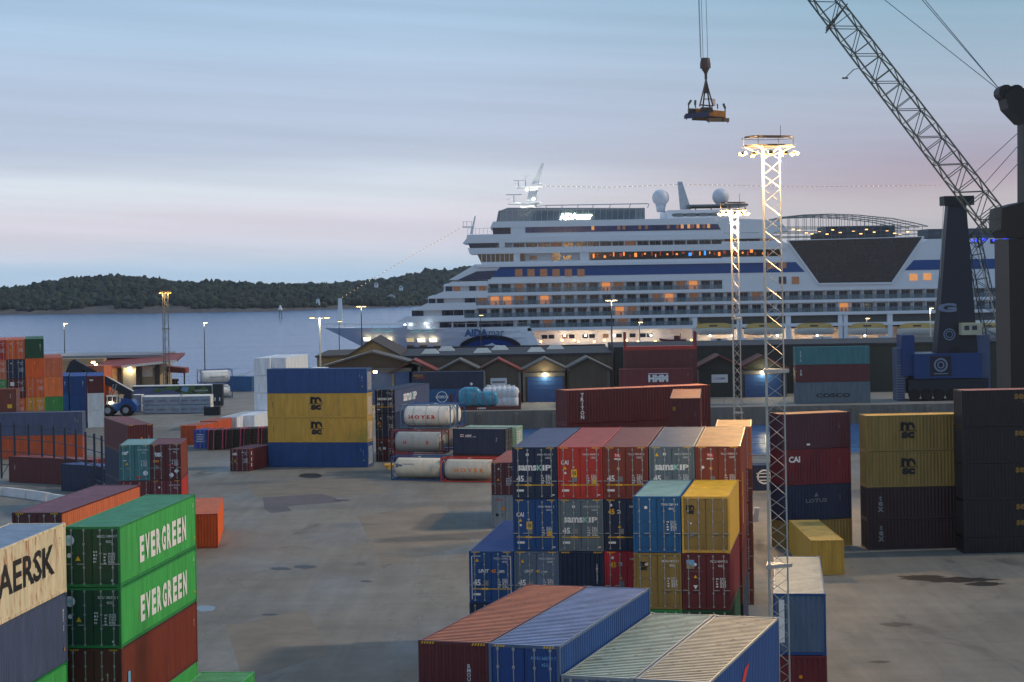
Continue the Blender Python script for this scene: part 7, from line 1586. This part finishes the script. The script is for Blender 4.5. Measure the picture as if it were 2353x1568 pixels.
# ------------------------------------------------------------------ reach stacker
def reach_stacker():
    Z1 = lambda x, y: (x*.26302, 587.9+y*.26302); Y = 331
    T = lambda x, y, Y_=Y: atY(*Z1(x, y), Y_)
    c = T(1100, 1400); e = thing('reach_stacker', 'blue container lifting truck with its long boom raised beside the white containers', 'reach stacker', (c.x, Y, 0))
    B = mat('stacker_blue', (24, 74, 140), .4, var=.1); D = mat('stacker_dark', (26, 34, 46), .5, var=.1)
    p0, p1 = T(925, 1390), T(1190, 1275); mb = MB()
    mb.prism([(p0.x, .9), (p1.x, .7), (p1.x+.1, 1.6), (T(1150, 1285).x, 2.6), (T(1060, 1265).x, 2.9), (T(1050, 1300).x, 2.1), (p0.x, 1.9)], Y, Y+3); mb.build('body', B, e, True)
    for x, r in ((T(1103, 1370).x, .95), (p0.x+.4, .95)):
        for yy in (Y-.45, Y+2.7):
            mb = MB(); mb.bar((x, yy, r), (x, yy+.75, r), r, 20); w = mb.build('wheel', mat('tyre_rubber', (22, 22, 24)), e, True)
            mb = MB(); mb.bar((x-e.location.x, yy-.04-e.location.y, r), (x-e.location.x, yy-e.location.y-.005, r), r*.52, 14); mb.build('rim', mat('rim_grey', (150, 156, 166), .4), w)
    mb = MB(); a, b_ = T(925, 1290), T(1025, 1225); mb.box(a.x, b_.x, Y+.3, Y+1.9, 1.9, 2.2)
    for x in (a.x+.1, b_.x-.2, (a.x+b_.x)/2): mb.box(x, x+.12, Y+.3, Y+.42, 2.2, b_.z)
    mb.box(a.x, b_.x, Y+.3, Y+1.9, b_.z-.12, b_.z+.1); mb.build('cab_frame', mat('cab_white', (206, 208, 208), .5), e, True)
    mb = MB(); mb.box(a.x+.1, b_.x-.1, Y+.45, Y+1.8, 2.2, b_.z-.13); mb.build('cab_glass', mat('cab_glass', (60, 74, 84), .1, alpha=.7), e, True)
    # boom
    A = T(1150, 1190); Bp = T(640, 905); mb = MB(); d = Vector((Bp.x-A.x, 0, Bp.z-A.z)).normalized(); n = Vector((-d.z, 0, d.x))
    def bx(s0, s1, h0, h1, y0, y1):
        P_ = [Vector((A.x, 0, A.z))+d*s+n*h for s, h in ((s0, h0), (s1, h0), (s1, h1), (s0, h1))]
        mb.prism([(p.x, p.z) for p in P_], Y+y0, Y+y1)
    Lb = (Vector((Bp.x, 0, Bp.z))-Vector((A.x, 0, A.z))).length
    bx(0, Lb*.62, 0, 1.15, .9, 2.0); bx(Lb*.6, Lb, .1, .95, 1.0, 1.9); mb.build('boom', D, e, True)
    mb = MB(); bx(0, Lb*.62, -.06, -.005, .85, 2.05); mb.build('boom_top_plate', mat('boom_pale_top', (176, 176, 172), .5), e, True)
    mb = MB(); q0, q1 = T(925, 1250), T(985, 1125)
    for dx in (0, .5): mb.bar((q0.x+dx, Y+.7, 2.0), (q1.x+dx, Y+.7, q1.z), .13, 8)
    mb.build('lift_cylinder', mat('chrome_rod', (150, 156, 160), .3, metal=.6), e, True)
    mb = MB(); s0 = T(1085, 1290); s1 = T(1130, 1200); mb.prism([(s0.x-.3, 2.6), (s0.x+1.1, 2.6), (s1.x+.2, s1.z-.1), (s1.x-.9, s1.z-.1)], Y+.6, Y+2.3); mb.build('boom_pedestal', D, e, True)
    # spreader head and container end being held
    mb = MB(); h0, h1 = T(545, 1050), T(735, 985); mb.box(h0.x, h1.x+.2, Y+.4, Y+2.6, h0.z-.05, h0.z+.35); mb.build('spreader_frame', mat('hazard_yellow_black', (120, 104, 40), .5, var=.6, vscale=3), e, True)
    mb = MB(); a = T(560, 1015); b_ = T(690, 955); mb.prism([(a.x, h0.z+.4), (b_.x+.4, h0.z+.4), (b_.x, b_.z), (T(640, 905).x, T(640, 905).z), (T(600, 930).x, T(600, 930).z), (T(575, 985).x, T(575, 985).z)], Y+.9, Y+2.2); mb.build('spreader_head', D, e, True)
    p = T(955, 1285); w = wall_lamp(e, (p.x-c.x+.3, -.2, p.z), 25, (1, .7, .35), 'work_lamp', strength=6)
reach_stacker()
Zq = lambda x, y: (x*.26302, 587.9+y*.26302)
p = atY(*Zq(690, 1048), 334)
stack(p.x-1, 334, atY(*Zq(700, 960), 334).z, -.4, '20', [('salmon', 'H', [], 'orange container partly hidden by the lifting head', {})], 'behind the blue column', 'S', GR, detail=0, fill='orange')
# ------------------------------------------------------------------ lumber packs and trailer
r = random.Random(2)
def lumber(u, v, Yd, w, lv, idx, text=True):
    p = atY(u, v, Yd); e = thing('timber_pack', f"{idx} of the grey-white wrapped timber packs beside the lifting truck", 'timber pack', (p.x, Yd, .1+lv*1.42), -.03, 'wrapped timber packs on the yard')
    mb = MB(); mb.box(0, w, 0, 2.2, 0, 1.3); mb.build('wrapping', mat('grey_film', (150, 158, 170), .45, var=.2, vscale=1.5), e)
    mb = MB(); mb.box(w+.01, w+.05, .05, 2.15, .03, 1.27); mb.box(.03, w, .03, 2.17, 1.305, 1.33); mb.build('white_end_sheet', mat('white_film', (224, 220, 212), .5, var=.08), e)
    if text:
        mb = MB()
        for k in range(3): put_text(mb, 'CARETTI', (0, -.01, 0), (1,0,0), (0,0,1), w*(k+.5)/3, .62, .26, w/4.4, .02)
        mb.build('lettering', mat('plum_lettering', (112, 62, 76), .6), e)
    mb = MB()
    for x in (.5, w-.5): mb.box(x-.06, x+.06, .1, 2.1, -.1, 0)
    mb.build('bearer', mat('raw_wood', (176, 140, 92), .8), e)
k = 0
for u0, w in ((327, 6.3), (411, 5.2)):
    for lv in (0, 1):
        for row in range(2):
            lumber(u0+row*2, 948, 334+row*3.0, w, lv, ['front lower left', 'rear lower left', 'front upper left', 'rear upper left', 'front lower right', 'rear lower right', 'front upper right', 'rear upper right'][k], row == 0); k += 1
for i, u in enumerate((283, 303)):
    for lv in (0, 1): lumber(u, 936, 340, 1.6, lv, ['left low narrow', 'left high narrow', 'second low narrow', 'second high narrow'][i*2+lv], False)
def trailer():
    Z1 = Zq; Y = 354; T = lambda x, y: atY(*Z1(x, y), Y); a = T(1155, 1140); b_ = T(1850, 1130); L = b_.x-a.x
    e = thing('semi_trailer', 'long curtain-sided trailer printed with a green river landscape behind the timber packs', 'trailer', (a.x, Y, 0), .0)
    zt = a.z; mb = MB(); mb.box(0, L, .02, 2.5, 1.2, zt-.15); mb.build('curtain_side', mat('curtain_dark_green', (44, 54, 46), .5, var=.5, vscale=.5), e)
    mb = MB(); mb.box(-.03, L+.05, 0, 2.55, zt-.14, zt); mb.build('roof', mat('trailer_white', (214, 214, 212), .5), e)
    mb = MB(); mb.box(L+.02, L+.9, -.03, 2.53, .9, zt); mb.build('rear_end', mat('trailer_white', (214, 214, 212)), e)
    mb = MB(); rr = random.Random(4)
    mb.mat(0); put_poly(mb, (0, .008, 0), (1,0,0), (0,0,1), [(.1, 1.9), (.1, 2.9), (2.5, 3.3), (5.5, 3.1), (8.5, 2.2), (10, 1.5), (7, 1.3), (4, 1.5)])
    mb.mat(1)
    for i in range(34):
        x = rr.uniform(4, L-.8); z = rr.uniform(1.5 if x > 8 else 2.6, zt-.4); s = rr.uniform(.25, .7); put_poly(mb, (0, .012-.0004*i, 0), (1,0,0), (0,0,1), blob(x, z, s, s*.55, 9, i, .3)[::-1])
    mb.mat(2); put_poly(mb, (0, -.004, 0), (1,0,0), (0,0,1), [(8.4, zt-.9), (9.6, zt-1.2), (9.9, zt-.3), (8.8, zt-.25)])
    mb.build('printed_picture', [mat('printed_river', (92, 98, 132), .5, var=.15), mat('printed_leaves', (84, 112, 58), .5, var=.3), mat('printed_sky', (120, 160, 190), .5)], e)
    mb = MB(); put_text(mb, 'KJERRINGVIK', (0, -.01, 0), (1,0,0), (0,0,1), L-1.8, zt-1.0, .38, 2.4, .0); put_text(mb, 'Når du kjører elektrisk er vi med på turen', (0, -.01, 0), (1,0,0), (0,0,1), 3.2, 1.45, .22, 5.6, .0); mb.build('lettering', LET('w'), e)
    for x in (L-4.2, L-2.9, L-1.6, 1.5):
        mb = MB(); mb.bar((x, .0, .5), (x, .35, .5), .5, 14); mb.build('wheel', mat('tyre_rubber', (22, 22, 24)), e)
trailer()
def tank_box():
    p = atY(489, 930, 350); e = thing('equipment_cabinet', 'dark equipment cabinet standing right of the trailer end', 'cabinet', (p.x, 350, 0)); mb = MB(); mb.box(0, 1.7, 0, 1.6, .15, 3.9); mb.build('housing', mat('cabinet_dark', (44, 48, 54), .5, var=.1), e)
    mb = MB(); mb.box(.3, .5, -.02, 0, 1, 1.6); mb.box(1.1, 1.3, -.02, 0, 1, 1.6); mb.build('marking', LET('w'), e)
tank_box()
# bundled planks with pink straps
for i in range(7):
    p = atZ(474.6+i*20.5, 1033.5-i*.9, .12); e = thing('plank_bundle', ['leftmost', 'second', 'third', 'fourth', 'fifth', 'sixth', 'rightmost'][i]+' dark plank bundle with pink straps behind the short maroon container', 'plank bundle', (p.x, p.y, .12), -.05, 'dark plank bundles with pink straps')
    mb = MB(); rr = random.Random(i)
    for k in range(7): mb.box(rr.uniform(-.03, .03), 1.08, rr.uniform(-.05, .05), 3.2, .36*k, .36*k+.34)
    mb.build('planks', mat('dark_planks', (58, 42, 32), .8, var=.35, vscale=3), e)
    for x in (.15, .85):
        mb = MB(); mb.hexa([(x, -.08, 0), (x+.07, -.08, 0), (x+.07, -.06, 0), (x, -.06, 0), (x+.12, -.08, 2.54), (x+.19, -.08, 2.54), (x+.19, -.06, 2.54), (x+.12, -.06, 2.54)]); mb.box(x+.12, x+.19, -.08, 3.2, 2.53, 2.56)
        if (i+int(x*10)) % 2 or i == 0: mb.build('strap', mat('pink_strap', (236, 84, 120), .6, var=0), e)
    mb = MB()
    for y in (.4, 2.4): mb.box(.0, 1.05, y, y+.15, -.12, 0)
    mb.build('bearer', mat('raw_wood', (176, 140, 92)), e)
p = atZ(457, 962, 0); e = thing('steel_bin', 'low black open steel bin behind the orange pair', 'bin', (p.x, p.y+6, 0)); mb = MB(); mb.box(-.1, 2.4, 0, .1, 0, 1.3); mb.box(-.1, 0, .1, 1.6, 0, 1.5); mb.box(2.3, 2.4, .1, 1.6, 0, 1.5); mb.box(0, 2.3, 1.5, 1.6, 0, 1.3); mb.build('bin_shell', mat('bin_black', (36, 36, 42), .7), e)
e = thing('timber_stack', 'brown heap of timber on the quay right of the tan port building', 'timber', atZ(383, 887, 0)); mb = MB(); rr = random.Random(8)
for k in range(14): mb.bar((rr.uniform(-2.6, -1.8), rr.uniform(-.8, .8), .25+(k//5)*.45), (rr.uniform(1.8, 2.6), rr.uniform(-.8, .8), .25+(k//5)*.45), .24, 7)
mb.build('logs', mat('dark_planks', (58, 42, 32)), e)
e = thing('bollard', 'yellow mooring block on the asphalt by the blue and yellow stack', 'bollard', atZ(895, 1079, 0)); mb = MB(); mb.bar((0,0,0), (0,0,.45), .3, 10, .26); mb.bar((-.55,0,.45), (.55,0,.45), .24, 10); mb.build('post', mat('bollard_yellow', (222, 170, 60), .6, var=.2), e)
e = thing('skip', 'small dark skip beside the long maroon container end on the pier', 'skip', atY(1290, 925, 335)); mb = MB(); e.location[2] = 0; mb.hexa([(0,0,.3),(2.2,0,.3),(2.2,2,.3),(0,2,.3),(-.4,-.3,2.3),(2.6,-.3,2.3),(2.6,2.3,2.3),(-.4,2.3,2.3)]); mb.box(.2, .5, .2, 1.8, 0, .3); mb.box(1.7, 2, .2, 1.8, 0, .3); mb.build('bin_shell', mat('bin_black', (36, 36, 42)), e)
e = thing('concrete_block', 'pale leaning post on the quay between the five-wide block and the tall mast', 'block', atZ(1738, 1198, 0)); mb = MB(); mb.hexa([(-.5,-.3,0),(.1,-.3,0),(.1,.3,0),(-.5,.3,0),(-.1,-.2,1.2),(.3,-.2,1.2),(.3,.2,1.2),(-.1,.2,1.2)]); mb.build('concrete', mat('barrier_concrete', (206, 200, 196), .8, var=.12), e)
# ------------------------------------------------------------------ fence and barriers
zlp = lambda x, y: (x*.27629, 742.67+y*.27629)
def fence():
    tops = [(6, 826), (120, 832), (237, 840), (347, 849), (447, 856), (540, 870), (630, 886), (710, 905), (783, 920), (845, 939), (895, 957), (940, 975), (975, 992)]
    H = 6.4; P_ = [atZ(*zlp(x, y), H) for x, y in tops]
    c = P_[6]; e = thing('security_fence', 'tall see-through fence of dark steel posts and rails curving before the left containers', 'fence', (c.x, c.y, 0)); m = mat('fence_steel', (40, 48, 66), .5, var=.1)
    for p in P_:
        mb = MB(); mb.box(p.x-.1, p.x+.1, p.y-.12, p.y+.12, 0, H); mb.build('post', m, e, True)
    for zz in (1.6, 3.1, 4.6, 6.0):
        mb = MB()
        for a, b_ in zip(P_, P_[1:]): mb.bar((a.x, a.y, zz), (b_.x, b_.y, zz), .06, 4)
        mb.build('rail', m, e, True)
    mb = MB()
    for a, b_ in zip(P_[::3], P_[1::3]): mb.bar((a.x, a.y, .2), (b_.x, b_.y, 3.0), .04, 4)
    mb.build('brace', m, e, True)
fence()
bp = [((-20, 1366), (44, 1364)), ((50, 1366), (232, 1388)), ((238, 1388), (404, 1412)), ((412, 1418), (560, 1440)), ((566, 1444), (700, 1474)), ((705, 1478), (840, 1512))]
for i, (a, b_) in enumerate(bp):
    A = atZ(*zlp(*a), .85); B = atZ(*zlp(*b_), .85); d = (B-A); n = Vector((-d.y, d.x, 0)).normalized()*.3; e = thing('barrier_block', ['leftmost', 'second', 'third', 'fourth', 'fifth', 'sixth'][i]+' white concrete barrier block from the left below the tall fence', 'barrier', ((A.x+B.x)/2, (A.y+B.y)/2, 0), 0, 'white concrete barrier blocks')
    mb = MB(); A2 = Vector((A.x, A.y, 0)); B2 = Vector((B.x, B.y, 0)); u = Vector((0,0,.85)); mb.hexa([A2-n*1.3, B2-n*1.3, B2+n*1.3, A2+n*1.3, A2-n*.8+u, B2-n*.8+u, B2+n*.8+u, A2+n*.8+u]); mb.build('concrete', mat('barrier_concrete', (206, 200, 196)), e, True)
# mooring lines of the ship
e = thing('mooring_line', 'slack mooring ropes running from the bow to the quay', 'rope', atY(745, 860, 445)); mb = MB()
for (u0, v0, y0, u1, v1, y1) in ((835, 815, 470, 745, 838, 446), (835, 812, 470, 700, 852, 446), (590, 848, 420, 519, 866, 418)):
    a, b_ = atY(u0, v0, y0), atY(u1, v1, y1); k = 8
    for i in range(k):
        f = lambda t: Vector(a).lerp(Vector(b_), t)-Vector((0,0,1.2*4*t*(1-t)*.4)); mb.bar(f(i/k), f((i+1)/k), .06, 4)
mb.build('rope', mat('rope_tan', (170, 158, 130), .8), e, True)

# ------------------------------------------------------------------ evening haze over the fjord
def haze():
    m = bpy.data.materials.new('evening_haze'); m.use_nodes = True; nt = m.node_tree; nt.nodes.remove(nt.nodes['Principled BSDF'])
    v = nt.nodes.new('ShaderNodeVolumePrincipled'); v.inputs['Color'].default_value = (.85, .9, 1, 1); v.inputs['Density'].default_value = HAZE_D; v.inputs['Anisotropy'].default_value = .2
    nt.links.new(v.outputs[0], nt.nodes['Material Output'].inputs['Volume'])
    mb = MB(); mb.box(-1550, 1550, -150, 2550, -6.2, 80); o = mb.build('haze', m); tag(o, kind='stuff')
HAZE_D = .00006
haze()
